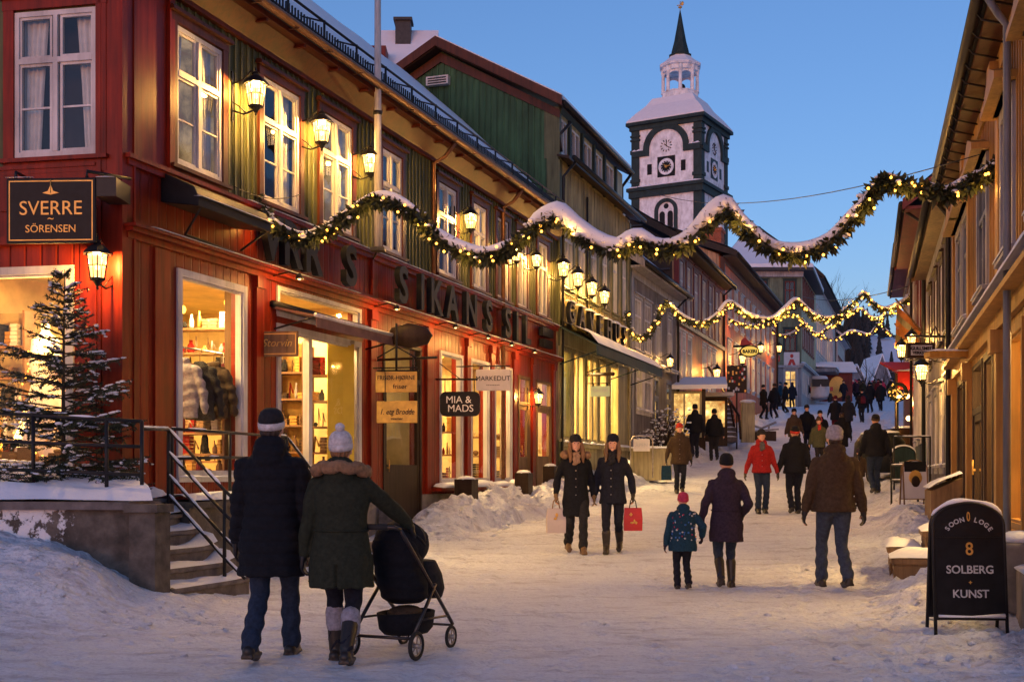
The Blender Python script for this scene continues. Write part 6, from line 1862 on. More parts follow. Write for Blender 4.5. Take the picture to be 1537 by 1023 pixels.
# lamp posts, stall, flags on the right
stx = P(1365, 0, 37); z0 = gz(stx.x-.4, 37)
t = thing('market_stall', 'dark market stall with a red awning and globe lights on the right', 'stall', (P(1350, 0, 38).x, 38, z0-.05), .05)
m = MB(); m.box(-.1, .75, 0, 1.2, 0, 1.05); m.box(-.12, -.05, 0, .08, 0, 2.8); m.box(.68, .75, 0, .08, 0, 2.8); m.build('counter', M['dark_wood'], t)
m = MB(); m.prism([(-.35, 2.75), (1.2, 3.2), (1.2, 3.26), (-.35, 2.82)], -.2, .8); m.box(-.2, .8, -.40, -.36, 2.25, 2.8); m.build('awning', M['redbag'], t)
m = MB(); snow_strip(m, -.2, .8, -.42, .3, 2.83, .08); m.build('awning_snow', M['snow'], t)
m = MB(); snow_strip(m, -.1, .7, -.03, .5, 1.055, .06); m.build('counter_snow', M['snow'], t)
m = MB()
for k, (x, z) in enumerate([(.15, 2.05), (.35, 1.95), (.20, 1.35), (.45, 1.3), (-.1, 2.0)]): m.ell((x, -.25, z), .085, 10, 8)
m.build('globe_light', M['bulb_big'], t); point('lamp_light', (.2, -.6, 1.8), 260, t, .1)
p = P(1348, 0, 35.5); t = thing('round_light_display', 'round wreath of golden lights standing by the stall', 'wreath', (p.x, 35.5, ZY(588, 35.5)), 0)
m = MB(); rr = random.Random(2); R1_ = .24
m.tube([(R1_*math.cos(R(a)), 0, R1_*math.sin(R(a))) for a in range(0, 361, 20)], .06, 6); m.tube([(0, 0.05, -R1_), (0, .05, -(ZY(588, 35.5)-gz(p.x, 35.5)))], .03, 5); m.build('ring', M['leaf'], t)
m = MB()
for k in range(40): a = rr.uniform(0, 6.28); q = R1_*rr.uniform(.1, 1.25); m.ell((q*math.cos(a), -.07, q*math.sin(a)), .018, 5, 4)
m.build('bulbs', M['bulb_soft'], t)
p = P(1335, 0, 31); t = thing('covered_cart', 'dark covered cart with a white rim of snow, parked by the stall', 'cart', (p.x+.15, 31, gz(p.x, 31)), .1)
m = MB(); m.loft([(.25, .55, .9, 0, 1), (.5, .62, 1.0, 0, 1), (1.05, .58, .95, 0, 1), (1.28, .42, .75, 0, 1)], 20); m.build('cover', M['blackpaint'], t)
m = MB(); m.loft([(1.285, .46, .8, 0, 1), (1.33, .42, .75, 0, 1), (1.37, .2, .4, 0, 1)], 16); m.build('cover_snow', M['snow'], t)
for x in (-.45, .45):
    m = MB(); m.tube([(x-.05, .5, .22), (x+.05, .5, .22)], .22, 14, smooth=False); m.build('wheel', M['rubber'], t)
lab = 'iron lantern on an arm over the right-hand snow bank'
p = P(1397, 558, 22.0); make_lantern('single lit street lantern on the grey plank wall at the right', right_origin(22.0)[:2] + (p.z,), RZR, None, 1.0, 260, .42)
p = P(1361, 508, 27.0); make_lantern('small lit lantern close below the striped flags on the right', right_origin(27.2)[:2] + (p.z,), RZR, None, .9, 220, .45)
# flags
for i, (px, py, Y, lb) in enumerate([(1352, 510, 30, 'upper orange and cream striped flag leaning out on the right'), (1349, 528, 31, 'lower orange and cream flag hanging from a slanting pole on the right')]):
    o = right_origin(Y); t = thing('flag', lb, 'flag', (o[0], o[1], ZY(py-25, Y)), 0)
    m = MB(); m.tube([(0, 0, -.3), (-.85, -.4, .55 if i == 0 else .25)], .022, 6); m.build('pole', M['mid_wood'], t)
    for k, mt in enumerate(('orange_flag', 'cream_flat', 'orange_flag')):
        m = MB(); vs = []; n = 10
        for j in range(n+1):
            u = j/n; bx = -.1-.72*u; bz = -.2+(.62 if i == 0 else .38)*u
            for e in (k/3, (k+1)/3): vs.append((bx-.05*e, -.4*u-.02+.04*math.sin(u*9+e*3), bz-e*.55*(.6+.4*u)))
        m.add(vs, [(2*j, 2*j+1, 2*j+3, 2*j+2) for j in range(n)], True); oo = m.build('flag_cloth', M[mt], t)
# snow-rimmed bicycles rack / railing near the right bank
a = P(1338, 698, 24.0); b = P(1378, 697, 23.2)
rail('low iron barrier with a snow line in front of the sandwich boards', [(a.x, a.y, gz(a.x, a.y), a.z), (b.x, b.y, gz(b.x, b.y), b.z)], None, [[tuple(a), tuple(b)], [(a.x, a.y, a.z-.3), (b.x, b.y, b.z-.3)]])
a = P(1342, 655, 27.0); b = P(1396, 655, 25.5)
rail('upper iron barrier behind the first, by the dark stall signs', [(a.x, a.y, gz(a.x, a.y), a.z), (b.x, b.y, gz(b.x, b.y), b.z)], None, [[tuple(a), tuple(b)]])
# plaster ledge with snow under grey plank house
t = thing('wall_bench', 'sloping snowy plank ledge against the right-hand wall behind the arched board', 'ledge', right_origin(19.3), RZR)
m = MB(); m.prism([(-.45, -.2), (-.001, -.2), (-.001, 1.25), (-.45, 1.05)], -.8, 1.3); m.build('ledge_body', M['mid_wood'], t)
m = MB(); vs = []; fs = []
for i in range(17):
    for j in range(5): u, v = i/16, j/4; vs.append((-.82+2.14*u, -.48+.48*v, 1.06+.2*v+.03+.07*float(vnoise(u*6, v*2))*min(1, v*4+.2)))
for i in range(16):
    for j in range(4): fs.append((i*5+j, (i+1)*5+j, (i+1)*5+j+1, i*5+j+1))
m.add(vs, fs, True); m.build('ledge_snow', M['snow'], t)
# vehicles far up: white van at the bend
p = P(1225, 0, 92); t = thing('white_van', 'small white van parked by the corner building, seen from behind', 'van', (p.x, 92, gz(p.x, 92)), -.1)
m = MB(); m.loft([(.35, .95, 2.2, 0, 0), (.5, 1.0, 2.3, 0, 0), (1.2, 1.0, 2.3, 0, 0), (1.9, .88, 2.1, 0, 0), (2.0, .75, 1.9, 0, 0)], 8); m.build('body', M['white_sign'], t)
m = MB(); m.box(-.62, .62, -2.26, -2.1, 1.15, 1.7); m.build('rear_window', M['black'], t)
for x in (-.8, .8):
    m = MB(); m.box(x-.1, x+.1, -2.28, -2.15, .8, 1.1); m.build('tail_light', M['redbag'], t)
    m = MB(); m.tube([(x-.12, -1.4, .34), (x+.12, -1.4, .34)], .34, 12, smooth=False); m.build('wheel', M['rubber'], t)
p = P(1256, 0, 100); t = thing('round_stall', 'red-topped stall with a pale round emblem among the far crowd', 'stall', (p.x, 100, gz(p.x, 100)), 0)
m = MB(); m.box(-1.3, 1.3, 0, 2, 0, 2.4); m.build('stall_body', M['darkred'], t)
m = MB(); m.prism([(.7*math.cos(2*math.pi*i/20), 1.2+.9*math.sin(2*math.pi*i/20)) for i in range(20)], -.1, -.01, 'y'); m.build('emblem', M['gold'], t)
m = MB(); m.prism([(-.5, 2.4), (2.2, 2.4), (.9, 3.4)], -1.6, 1.6); m.build('roof', M['snow'], t)

# ================================================================ hill, far woods, bare trees
def hill():
    vs = []; fs = []; nx, ny = 60, 24
    for i in range(nx+1):
        for j in range(ny+1):
            x = -100 + 400*i/nx; y = 215 + 260*j/ny
            h = 10 + 31*math.exp(-((x-96)/55)**2)*smooth01(np.array(j/ny*2.0)) + 5*float(vnoise(x*.03, y*.03)) - 1.0
            vs.append((x, y, float(h)))
    for i in range(nx):
        for j in range(ny): fs.append((i*(ny+1)+j, (i+1)*(ny+1)+j, (i+1)*(ny+1)+j+1, i*(ny+1)+j+1))
    m = MB(); m.add(vs, fs, True); o = m.build('hill', M['snow']); o['kind'] = 'structure'
hill()
def hill_z(x, y):
    return 10 + 31*math.exp(-((x-96)/55)**2)*float(smooth01(np.array((y-215)/260*2.0))) + 5*float(vnoise(x*.03, y*.03)) - 1.0
rr = random.Random(11); m = MB()
for k in range(900):
    x = rr.uniform(40, 130); y = rr.uniform(225, 330); px = 768.5+1800*x/y
    if px > 1310+rr.uniform(-25, 30) and rr.random() < .93: continue
    z = hill_z(x, y); H = rr.uniform(5, 9); r_ = H*.17
    prof = []
    for q in range(6):
        f = q/6; prof += [(r_*(1-f)+.1, H*(.12+f*.88)), (r_*(1-f)*.62+.05, H*(.12+(f+.13)*.88))]
    prof.append((.02, H)); m.lathe(prof, (x, y, z-.4), 6, False)
o = m.build('forest', plain('far_conifers', (.018, .022, .026), .9, 0, .5, .5)); tag(o, 'dark conifer wood on the hill at the end of the street', 'forest', kind='stuff')

def bare_tree(label, loc, H, seed, spread=.55, mat='bark'):
    rr = random.Random(seed); t = thing('bare_tree', label, 'tree', loc); tr = MB(); cr = MB()
    def grow(p, d, L_, r, lv, mb):
        n = 4; pts = [p]; rs = [r]
        for i in range(n):
            d = (d + Vector((rr.gauss(0, .12), rr.gauss(0, .12), rr.gauss(.04, .08)))).normalized(); p = p + d*L_/n; pts.append(p); rs.append(r*(1-.45*(i+1)/n))
        mb.tube(pts, rs, 5 if lv > 1 else 3, caps=False)
        if lv == 0: return
        for k in range(rr.randint(3, 5)):
            q = pts[rr.randint(1, n)]; a = rr.uniform(0, 6.28); nd = (d + Vector((math.cos(a), math.sin(a), rr.uniform(-.1, .5)))*spread*rr.uniform(.7, 1.4)).normalized()
            grow(q, nd, L_*rr.uniform(.5, .75), rs[-1]*.75, lv-1, cr)
    grow(Vector((0, 0, -.3)), Vector((0, 0, 1)), H*.42, H*.022, 4, tr)
    tr.build('trunk', M[mat], t); cr.build('crown', M[mat], t)
for k, (px, Y, H, lb) in enumerate([(1243, 135, 13.5, 'taller bare tree behind the pale house, left of the pair'), (1262, 140, 12.5, 'bushy bare tree behind the pale house, right of the pair'), (1322, 160, 7, 'small bare tree beside the far little white house'), (1290, 150, 8, 'thin bare tree in front of the dark wood')]):
    p = P(px, 0, Y); bare_tree(lb, (p.x, Y, 11.0 if k < 2 else 10.5), H*(1.0 if k > 1 else 1.35), 20+k, .6)

# ================================================================ people
def remesh(mb, vox, name, mat_, disp=None, smooth=1):
    me0 = mb.mesh('tmp', [mat_]); o = bpy.data.objects.new('tmp_remesh', me0); COL.objects.link(o)
    r = o.modifiers.new('r', 'REMESH'); r.mode = 'VOXEL'; r.voxel_size = vox; r.use_smooth_shade = True
    if smooth:
        s = o.modifiers.new('s', 'SMOOTH'); s.iterations = smooth; s.factor = .5
    bpy.context.view_layer.update()
    dg = bpy.context.evaluated_depsgraph_get(); me = bpy.data.meshes.new_from_object(o.evaluated_get(dg))
    bpy.data.objects.remove(o, do_unlink=True); bpy.data.meshes.remove(me0)
    me.name = name; me.materials.clear(); me.materials.append(mat_)
    if disp is not None and len(me.vertices):
        n = len(me.vertices); co = np.empty(n*3); me.vertices.foreach_get('co', co); co = co.reshape(-1, 3)
        no = np.empty(n*3); me.vertices.foreach_get('normal', no); no = no.reshape(-1, 3)
        co = co + no*disp(co)[:, None]; me.vertices.foreach_set('co', co.ravel())
    me.polygons.foreach_set('use_smooth', np.ones(len(me.polygons), bool)); me.update()
    return me

def ik(a, b, l1, l2, pole):
    a = Vector(a); b = Vector(b); d = b-a; L_ = min(d.length, (l1+l2)*.999); d.normalize(); b = a+d*L_
    x = (l1*l1 - l2*l2 + L_*L_)/(2*L_); h = math.sqrt(max(0, l1*l1-x*x)); p = Vector(pole); p = (p - d*p.dot(d)).normalized()
    return a + d*x + p*h, b

def hand_shape(m, w, e, sd, curl=.5, r=1.0):
    """palm, four unequal bent fingers and a thumb; w wrist, e elbow, sd +1 right / -1 left"""
    w = Vector(w); d = (w-Vector(e)).normalized(); d = (d+Vector((0, .12, -.6))).normalized()
    side = Vector((0, 1, 0)); side = (side - d*side.dot(d)).normalized()          # across the palm: thumb side is forward
    inw = d.cross(side)*(1 if sd > 0 else -1); inw = -inw if inw.x*sd > 0 else inw   # palm faces the body
    c = w + d*.05
    m.cap(w-d*.02, w+d*.02, .027*r, .030*r, 8)
    for k in (-1, 0, 1): m.cap(w+d*.012+side*k*.018*r, w+d*.082+side*k*.024*r, .017*r, .016*r, 7)
    for k, (off, L_) in enumerate([(.030, .072), (.010, .080), (-.010, .075), (-.030, .058)]):
        p = w+d*.085+side*off*r; q = (d+inw*curl*.5).normalized(); p1 = p+q*L_*.5; q2 = (d+inw*curl*1.5).normalized(); p2 = p1+q2*L_*.32; q3 = (d*.6+inw*curl*2.4).normalized(); p3 = p2+q3*L_*.25
        m.cap(p, p1, .0100*r, .0092*r, 6); m.cap(p1, p2, .0092*r, .0085*r, 6); m.cap(p2, p3, .0085*r, .0075*r, 6)
    t0 = w+d*.03+side*.026*r; t1 = t0+(side*.8+d*.7+inw*.35).normalized()*.038; t2 = t1+(d+inw*.5).normalized()*.032
    m.cap(t0, t1, .0125*r, .0115*r, 7); m.cap(t1, t2, .0115*r, .009*r, 7)

def person(label, px, pyf, H=1.75, face=0.0, coat='navy', trousers='denim', boots='leather', boot_h=.14, hat=('beanie', 'charcoal'), zb=.50, hood=True, puff=0, fur=None,
           gloves='black', hair=None, step=.22, lead=1, handL=None, handR=None, group=None, pocket=False, scarf=None, flare=1.0, Y=None, X=None, bulk=1.0, extra=None, hem=None, sleeve=None,
           back_slit=False, trim=None, pack=None, cuffs=None, headturn=0.0, child=False, lean=0.0):
    if Y is None: Y = foot_depth(px, pyf)
    if X is None: X = (px-768.5)*Y/1800
    g = gz(X, Y)
    t = thing('person', label, 'person', (X, Y, g-.012), face, group)
    s = H/1.75; vox = min(.030, max(.0095, Y*.00085)); near = Y < 20; mid = Y < 34
    hw = .168*bulk; 
    # ---- skeleton
    f = step/2*lead
    ank = [Vector((.085, f, .095)), Vector((-.085, -f, .095))]        # right, left
    lift = 1 if f < 0 else 0                                          # index of the trailing foot
    rear = 0 if f < 0 else 1
    if abs(step) > .12: ank[rear] = ank[rear] + Vector((0, -.03, .055))
    hips = [Vector((.09, 0, .90)), Vector((-.09, 0, .90))]
    knees = []
    for i in (0, 1):
        k, a = ik(hips[i], ank[i], .425, .425, (0, 1, 0)); knees.append(k); ank[i] = a
    sh = [Vector((hw, -.01, 1.385)), Vector((-hw, -.01, 1.385))]
    sw = .16*lead if step else 0
    hd = [Vector(handR) if handR else Vector((.27*bulk+.02, -sw*.8+.03, .80)), Vector(handL) if handL else Vector((-.27*bulk-.02, sw*.8+.03, .80))]
    if pocket: hd = [Vector((.20, .13, 1.0)), Vector((-.20, .13, 1.0))]
    el = []
    for i in (0, 1):
        e, h = ik(sh[i], hd[i], .29, .27, ((.35 if i == 0 else -.35), -1, -.1)); el.append(e); hd[i] = h
    hz = 1.635
    # ---- body: one continuous skin-and-underlayer surface
    b = MB()
    b.loft([(.84, .11, .09, 0, 0), (.92, .165, .115, 0, 0), (1.05, .15, .10, 0, 0), (1.25, .165, .11, 0, 0), (1.38, .175, .10, 0, -.005), (1.44, .13, .08, 0, -.01), (1.47, .06, .06, 0, -.01)], 18)
    b.cap((0, -.015, 1.42), (0, .0, 1.56), .058, .054, 12)
    hr = 1.12 if child else 1.0
    b.ell((0, .0, hz+.02), (.077*hr, .092*hr, .098*hr), 18, 14); b.ell((0, .028, hz-.045), (.059*hr, .062*hr, .064*hr), 14, 10)
    b.cap((0, .092, hz+.012), (0, .108, hz-.022), .009, .014, 8); b.ell((0, .078, hz-.095), (.022, .02, .018), 8, 6)
    b.ell((-.028, .082, hz+.03), (.024, .014, .009), 8, 6); b.ell((.028, .082, hz+.03), (.024, .014, .009), 8, 6)
    b.ell((0, .084, hz-.060), (.024, .016, .011), 8, 6)
    for sd in (-1, 1): b.ell((sd*.076, -.005, hz-.005), (.011, .018, .03), 8, 6)
    for i, sd in ((0, 1), (1, -1)):
        b.cap(sh[i], el[i], .045, .038, 10); b.cap(el[i], hd[i], .038, .026, 10)
        b.cap(hips[i], knees[i], .080, .052, 10); b.cap(knees[i], ank[i], .050, .036, 10)
        b.cap(ank[i]+Vector((0, -.03, -.045)), ank[i]+Vector((0, .09, -.05)), .026, .020, 8)
        hand_shape(b, hd[i], el[i], sd)
    obj('body', remesh(b, vox if not near else .0098, 'body', M['skin'], None, 1), t)
    # ---- trousers
    m = MB(); m.loft([(.80, .12, .10, 0, 0), (.90, .178*bulk, .128, 0, 0), (1.02, .165, .118, 0, 0)], 16)
    for i in (0, 1):
        m.cap(hips[i], knees[i], .094*bulk, .068, 12); m.cap(knees[i], ank[i]+Vector((0, 0, .0)), .067, .068 if boot_h < .2 else .046, 12)
    def fold(co):
        return .006*np.sin(co[:, 2]*46 + 3*np.sin(co[:, 0]*30)+co[:, 1]*20)*np.clip((.62-co[:, 2])*3, .25, 1) + .006*(fbm(co[:, 0]*14+co[:, 2]*9, co[:, 1]*14+co[:, 2]*5, 2)-.35)
    obj('trousers', remesh(m, vox, 'trousers', M[trousers], fold, 1), t)
    # ---- boots
    for i in (0, 1):
        a = ank[i]; m = MB(); pitch = -.35 if (i == rear and abs(step) > .12) else 0
        fw = Vector((0, math.cos(pitch), math.sin(pitch))); dn = Vector((0, math.sin(pitch)*-1, 0))
        hl = a + Vector((0, -.045, -.045)); to = a + fw*.155 + Vector((0, 0, -.052))
        m.cap(hl, to, .046, .036, 10); m.cap(a+Vector((0, .02, .0)), to-fw*.04+Vector((0, 0, .012)), .050, .038, 10)
        top = a.lerp(knees[i], boot_h/.42); m.cap(a, top, .050, .050 if boot_h < .2 else .068, 12)
        m.box(a.x-.045, a.x+.045, hl.y-.04, to.y+.02, a.z-.094, a.z-.070)
        bo = obj('boot', remesh(m, max(.009, vox), 'boot', M[boots], None, 1), t)
        if cuffs:
            c = MB(); c.cap(top-Vector((0, 0, .07)), top+Vector((0, 0, .03)), .070, .076, 12); obj('boot_cuff', remesh(c, vox, 'boot_cuff', M[cuffs], lambda co: .006*(fbm(co[:, 0]*60, co[:, 2]*60, 2)), 1), bo)
    # ---- coat
    m = MB(); fl = flare; zt = zb
    sway = .02
    rg = [(zt, .210*bulk*fl, .178*bulk*fl, 0, .01), (zt+.04, .210*bulk*fl, .178*bulk*fl, 0, .01)]
    if zt < .80: rg += [(.85, .205*bulk*(1+(fl-1)*.3), .160*bulk, 0, 0)]
    rg += [(1.02, .178*bulk, .132*bulk, 0, 0), (1.15, .178*bulk, .132*bulk, 0, 0), (1.30, .205*bulk, .142*bulk, 0, 0), (1.38, .190*bulk, .132*bulk, 0, -.01), (1.44, .142*bulk, .112, 0, -.015), (1.49, .096, .094, 0, -.01), (1.55, .080, .084, 0, -.008)]
    m.loft([r_ for r_ in rg], 28)
    sr = 1.0 + .12*(bulk-1)*4 + (.10 if puff else 0)
    for i in (0, 1):
        m.ell(sh[i]+Vector((-.012 if sh[i].x > 0 else .012, 0, -.012)), (.070*sr, .074*sr, .066*sr), 12, 8)
        wr = el[i].lerp(hd[i], .90)
        m.cap(sh[i]+Vector((0, 0, -.012)), el[i], .066*sr, .060*sr, 12); m.cap(el[i], wr, .060*sr, .048*sr, 12)
    if hood:
        m.ell((0, -.055, 1.512), (.118, .092, .082), 16, 10); m.ell((0, -.105, 1.44), (.115, .068, .10), 14, 10); m.cap((-.06, .03, 1.50), (.06, .03, 1.50), .052, .052, 10)
    else: m.cap((-.035, -.01, 1.505), (.035, -.01, 1.505), .066, .066, 10)
    ph = rnd.random()*9
    def cdisp(co):
        d = .010*(fbm(co[:, 0]*7+ph, co[:, 2]*7+co[:, 1]*5, 3)-.45)
        d = d + .006*np.sin(co[:, 2]*26 + 5*fbm(co[:, 0]*6+ph, co[:, 1]*6, 2)*3)*np.where(np.abs(co[:, 0]) > .2*bulk, 1, .3)
        d = d + .006*np.sin(np.arctan2(co[:, 1], co[:, 0])*9+ph)*np.clip((.9-co[:, 2])*3, 0, 1)
        if puff: d = d + .013*(np.abs(np.sin(co[:, 2]*math.pi/.085))**.6-.6)
        if back_slit: d = d - .03*np.exp(-(co[:, 0]/.010)**2)*(co[:, 1] < 0)*(co[:, 2] < .78)
        return d
    co = obj('coat', remesh(m, vox, 'coat', M[coat], cdisp, 1), t)
    if near or mid:
        # seams, hem and zip: thin raised lines
        c = MB()
        def hoop(z, rx, ry, r_=.006):
            c.tube([(rx*math.cos(2*math.pi*k/28), ry*math.sin(2*math.pi*k/28), z) for k in range(29)], r_, 5, caps=False)
        hoop(zt+.045, .207*bulk*fl, .158*bulk*fl); 
        if hem: hoop(1.03, .182*bulk, .137*bulk, .009)
        c.tube([(0, .155*bulk, zt+.05), (0, .142*bulk, 1.03), (0, .150*bulk, 1.3), (0, .10, 1.47)], .005, 5)
        c.build('seam', M[trim or coat], co)
        if back_slit or not puff:
            m = MB()
            for k in range(5): m.ell((.018, .150*bulk, 1.36-.12*k), (.010, .006, .010), 8, 5)
            m.build('buttons', M['steel'], co)
    if fur:
        c = MB(); n = 26
        for k in range(n):
            a = math.pi*(1.0+1.0*k/(n-1)) if False else -math.pi*1.12 + math.pi*1.24*k/(n-1)
            c.ell((.185*math.cos(a), .0+.185*math.sin(a), 1.475+.035*(-math.sin(a))+.010*math.sin(k*5)), (.050, .048, .046), 8, 6)
        obj('fur_trim', remesh(c, vox, 'fur_trim', M[fur], lambda co: .016*(fbm(co[:, 0]*55, co[:, 2]*55+co[:, 1]*40, 3)-.3), 0), co)
    # ---- gloves
    if gloves:
        for i, sd in ((0, 1), (1, -1)):
            m = MB(); hand_shape(m, hd[i], el[i], sd, .6, 1.22); m.cap(el[i].lerp(hd[i], .86), hd[i], .036, .034, 10)
            obj('glove', remesh(m, max(.0075, vox*.8), 'glove', M[gloves], None, 0), t)
    # ---- head: hair, hat, face
    ht, hc = hat[:2] if hat else (None, None)
    if hair:
        m = MB(); m.ell((0, -.012, hz+.035), (.084, .098, .088), 16, 10)
        if hair[1] == 'long':
            for sd in (-1, 1): m.cap((sd*.080, .02, hz+.03), (sd*.100, .05, hz-.10), .022, .036, 8); m.cap((sd*.100, .05, hz-.10), (sd*.092, .10, hz-.20), .036, .030, 8); m.cap((sd*.092, .10, hz-.20), (sd*.10, .13, hz-.27), .028, .012, 8)
            m.ell((0, -.05, hz-.06), (.085, .05, .10), 12, 8)
        elif hair[1] == 'back': m.ell((0, -.065, hz-.08), (.075, .045, .15), 12, 8)
        else: m.ell((0, -.045, hz-.02), (.072, .056, .06), 12, 8)
        obj('hair', remesh(m, max(.008, vox*.8), 'hair', M[hair[0]], lambda co: .006*np.sin(co[:, 0]*150+co[:, 1]*120), 0), t)
    if ht in ('beanie', 'pom', 'band', 'cap'):
        m = MB(); n = 24; k_ = hr
        prof = [(.084, -.01), (.089, .02), (.090, .05), (.084, .078), (.070, .104), (.045, .122), (.014, .129)]
        m.lathe([(r_*k_, z*k_) for r_, z in prof], (0, 0, 0), n, True, 1, 1.19)
        ho = obj('hat', m.mesh('hat', [M[hc]]), t, (0, -.012, hz+.026)); ho.rotation_euler = (R(13), 0, 0)
        m = MB(); bandc = trim if (ht == 'band' and trim) else hc
        m.lathe([(.082*k_, -.020), (.090*k_, -.018), (.0935*k_, .004), (.0925*k_, .028), (.087*k_, .032)], (0, 0, 0), 40, True, 1.0, 1.19)
        m.build('hat_band', M[hat[2] if len(hat) > 2 else hc], ho)
        if ht == 'pom':
            c = MB(); c.ell((0, 0, .152), (.038, .038, .036), 12, 8); obj('pompom', remesh(c, .008, 'pompom', M[hc], lambda co: .007*(fbm(co[:, 0]*90, co[:, 2]*90, 2)-.3), 0), ho)
        if ht == 'cap':
            c = MB(); c.ell((0, .11, .0), (.06, .055, .008), 12, 6); c.build('peak', M[hc], ho)
    if ht == 'hood':
        c = MB(); c.ell((0, -.015, hz+.03), (.108, .115, .118), 16, 12); c.ell((0, -.04, hz-.09), (.10, .09, .09), 14, 10)
        me = remesh(c, vox, 'hood', M[hc], None, 1); h = obj('hood', me, t)
    if near and abs(face) > 2:
        for sd in (-1, 1):
            m = MB(); m.ell((sd*.029, .087, hz+.012), (.012, .006, .006), 10, 6); m.build('eye', M['eye'], t)
            m = MB(); m.tube([(sd*.014, .094, hz+.034), (sd*.03, .093, hz+.038), (sd*.044, .082, hz+.033)], .0035, 5); m.build('eyebrow', M['hair_dark'], t)
        m = MB(); m.ell((0, .098, hz-.058), (.024, .006, .009), 10, 6); m.build('lips', M['lips'], t)
        m = MB(); m.ell((0, .1025, hz-.058), (.016, .003, .004), 8, 5); m.build('teeth', M['teeth'], t)
    if scarf:
        m = MB(); m.cap((-.03, .01, 1.495), (.03, .01, 1.495), .062, .062, 12); m.cap((.03, .095, 1.47), (.03, .135, 1.34), .032, .035, 10); m.cap((-.03, .095, 1.47), (-.02, .135, 1.38), .03, .03, 10); m.ell((0, .0, 1.495), (.088, .088, .045), 14, 8)
        obj('scarf', remesh(m, vox, 'scarf', M[scarf], lambda co: .008*np.sin(co[:, 2]*80+co[:, 0]*30), 0), t)
    if pack:
        m = MB(); m.loft([(.98, .12, .06, 0, -.20), (1.02, .145, .085, 0, -.21), (1.3, .14, .085, 0, -.21), (1.38, .08, .05, 0, -.19)], 16); obj('backpack', remesh(m, vox, 'backpack', M[pack], None, 1), t)
    t.scale = (s, s, s)
    if lean: t.rotation_euler = (lean, 0, face)
    t['hands'] = str([tuple(h*s) for h in hd]); 
    hw_ = [Matrix.Translation(t.location) @ Matrix.Rotation(face, 4, 'Z') @ (h*s) for h in hd]
    del t['hands']
    return t, hw_

BK = 0.0
FR = math.pi
# couple with the pram
t1, h1 = person('man in black quilted coat and white-banded beanie, walking away beside the pram couple woman', 408, 988, 1.80, -.05, coat='ink', trousers='denim', hat=('beanie', 'charcoal', 'whitewool'), zb=.60, puff=1,
                boots='leather', step=.46, lead=1, bulk=1.12, handR=(.30, .03, .78), handL=(-.27, .06, .80), hair=('hair_dark', 'short'), Y=8.75)
t2, h2 = person('woman in dark green fur-hooded parka and white bobble hat, pushing the pram', 512, 994, 1.64, -.06, coat='parka', trousers='navy', hat=('pom', 'whitewool'), zb=.60, fur='fur', boots='leather', boot_h=.26, cuffs='greywool',
                step=.40, lead=-1, bulk=1.13, flare=1.05, handR=(.50, .36, 1.02), handL=(-.30, .02, .80), gloves='black', hair=('hair', 'short'), back_slit=True, Y=8.55, hem=True)
# two smiling women
GW = None
t3, h3 = person('smiling woman in a long black coat, coming towards us with a pale paper bag', 864, 826, 1.70, FR+.10, coat='ink', trousers='charcoal', hat=('beanie', 'charcoal'), zb=.56, fur='fur', boots='tan', step=.36, lead=-1,
                hair=('hair', 'long'), scarf='beige', gloves='tan', flare=1.0, bulk=.97, handR=(.30, .03, .88), handL=(-.27, .03, .86), hood=False, Y=17.4, trim='charcoal')
t4, h4p = person('smiling woman in a shorter black coat, coming towards us with a red bag', 920, 826, 1.70, FR-.16, coat='navy', trousers='navy', hat=('beanie', 'navy'), zb=.74, boots='leather', boot_h=.22, step=.34, lead=1,
                hair=('tan', 'long'), scarf='charcoal', gloves='leather', bulk=.97, handR=(.27, .03, .86), handL=(-.30, .03, .88), hood=False, Y=17.4, trim='charcoal')
# mother and child
t5, h5p = person('small child in a blue patterned snowsuit and pink hat, walking away and holding a hand', 1025, 886, 1.07, .05, coat='teal', trousers='navy', hat=('beanie', 'pinkhat'), zb=.72, step=.16, lead=-1, bulk=1.25, child=True, boots='leather',
                 handR=(.36, .02, .98), handL=(-.34, .0, .78), gloves='plum', Y=13.5)
t6, h6p = person('woman in a dark plum coat walking away, leading the small child by the hand', 1090, 884, 1.50, 0, coat='plum', trousers='denim', hat=('beanie', 'ink'), zb=.62, step=.16, lead=1, bulk=1.08, boots='leather', boot_h=.25,
                 handL=(-.34, .03, .86), handR=(.25, .14, .98), Y=13.6, hem=True)
t7, h7p = person('man in brown hooded jacket, faded jeans and grey knit cap, walking away alone', 1252, 880, 1.80, .0, coat='umber', trousers='denim2', hat=('beanie', 'greywool'), zb=.84, step=.42, lead=-1, bulk=1.16, boots='leather', hair=('hair_dark', 'short'),
                 handL=(-.33, .04, .76), handR=(.35, .02, .74), Y=13.5)
t8, h8p = person('woman in a bright red jacket, grey scarf and jeans, coming towards us hand in hand', 1143, 769, 1.70, FR, coat='redcoat', trousers='denim', hat=('beanie', 'charcoal'), zb=.86, step=.12, scarf='scarf', bulk=1.02, gloves='leather', handL=(-.34, .02, .84), handR=(.36, .02, .80), Y=24.5, hair=('hair_dark', 'short'))
t9, h9p = person('man in black with a red-banded hat, walking away beside the woman in red', 1193, 770, 1.76, .0, coat='ink', trousers='navy', hat=('band', 'ink', 'redwool'), zb=.82, step=.14, bulk=1.12, handL=(-.34, .02, .84), Y=24.5)
t10, h10 = person('man in brown jacket and red cap coming down the left side, dark bag in hand', 1020, 740, 1.74, FR, coat='umber', trousers='navy', hat=('beanie', 'redwool'), zb=.74, step=.18, bulk=1.1, handR=(.34, .03, .86), handL=(-.30, 0, .80))
person('left man of the dark-clad pair walking away near the lit kiosk', 1043, 691, 1.76, 0, coat='ink', trousers='navy', hat=('beanie', 'ink'), zb=.82, step=.16, bulk=1.1)
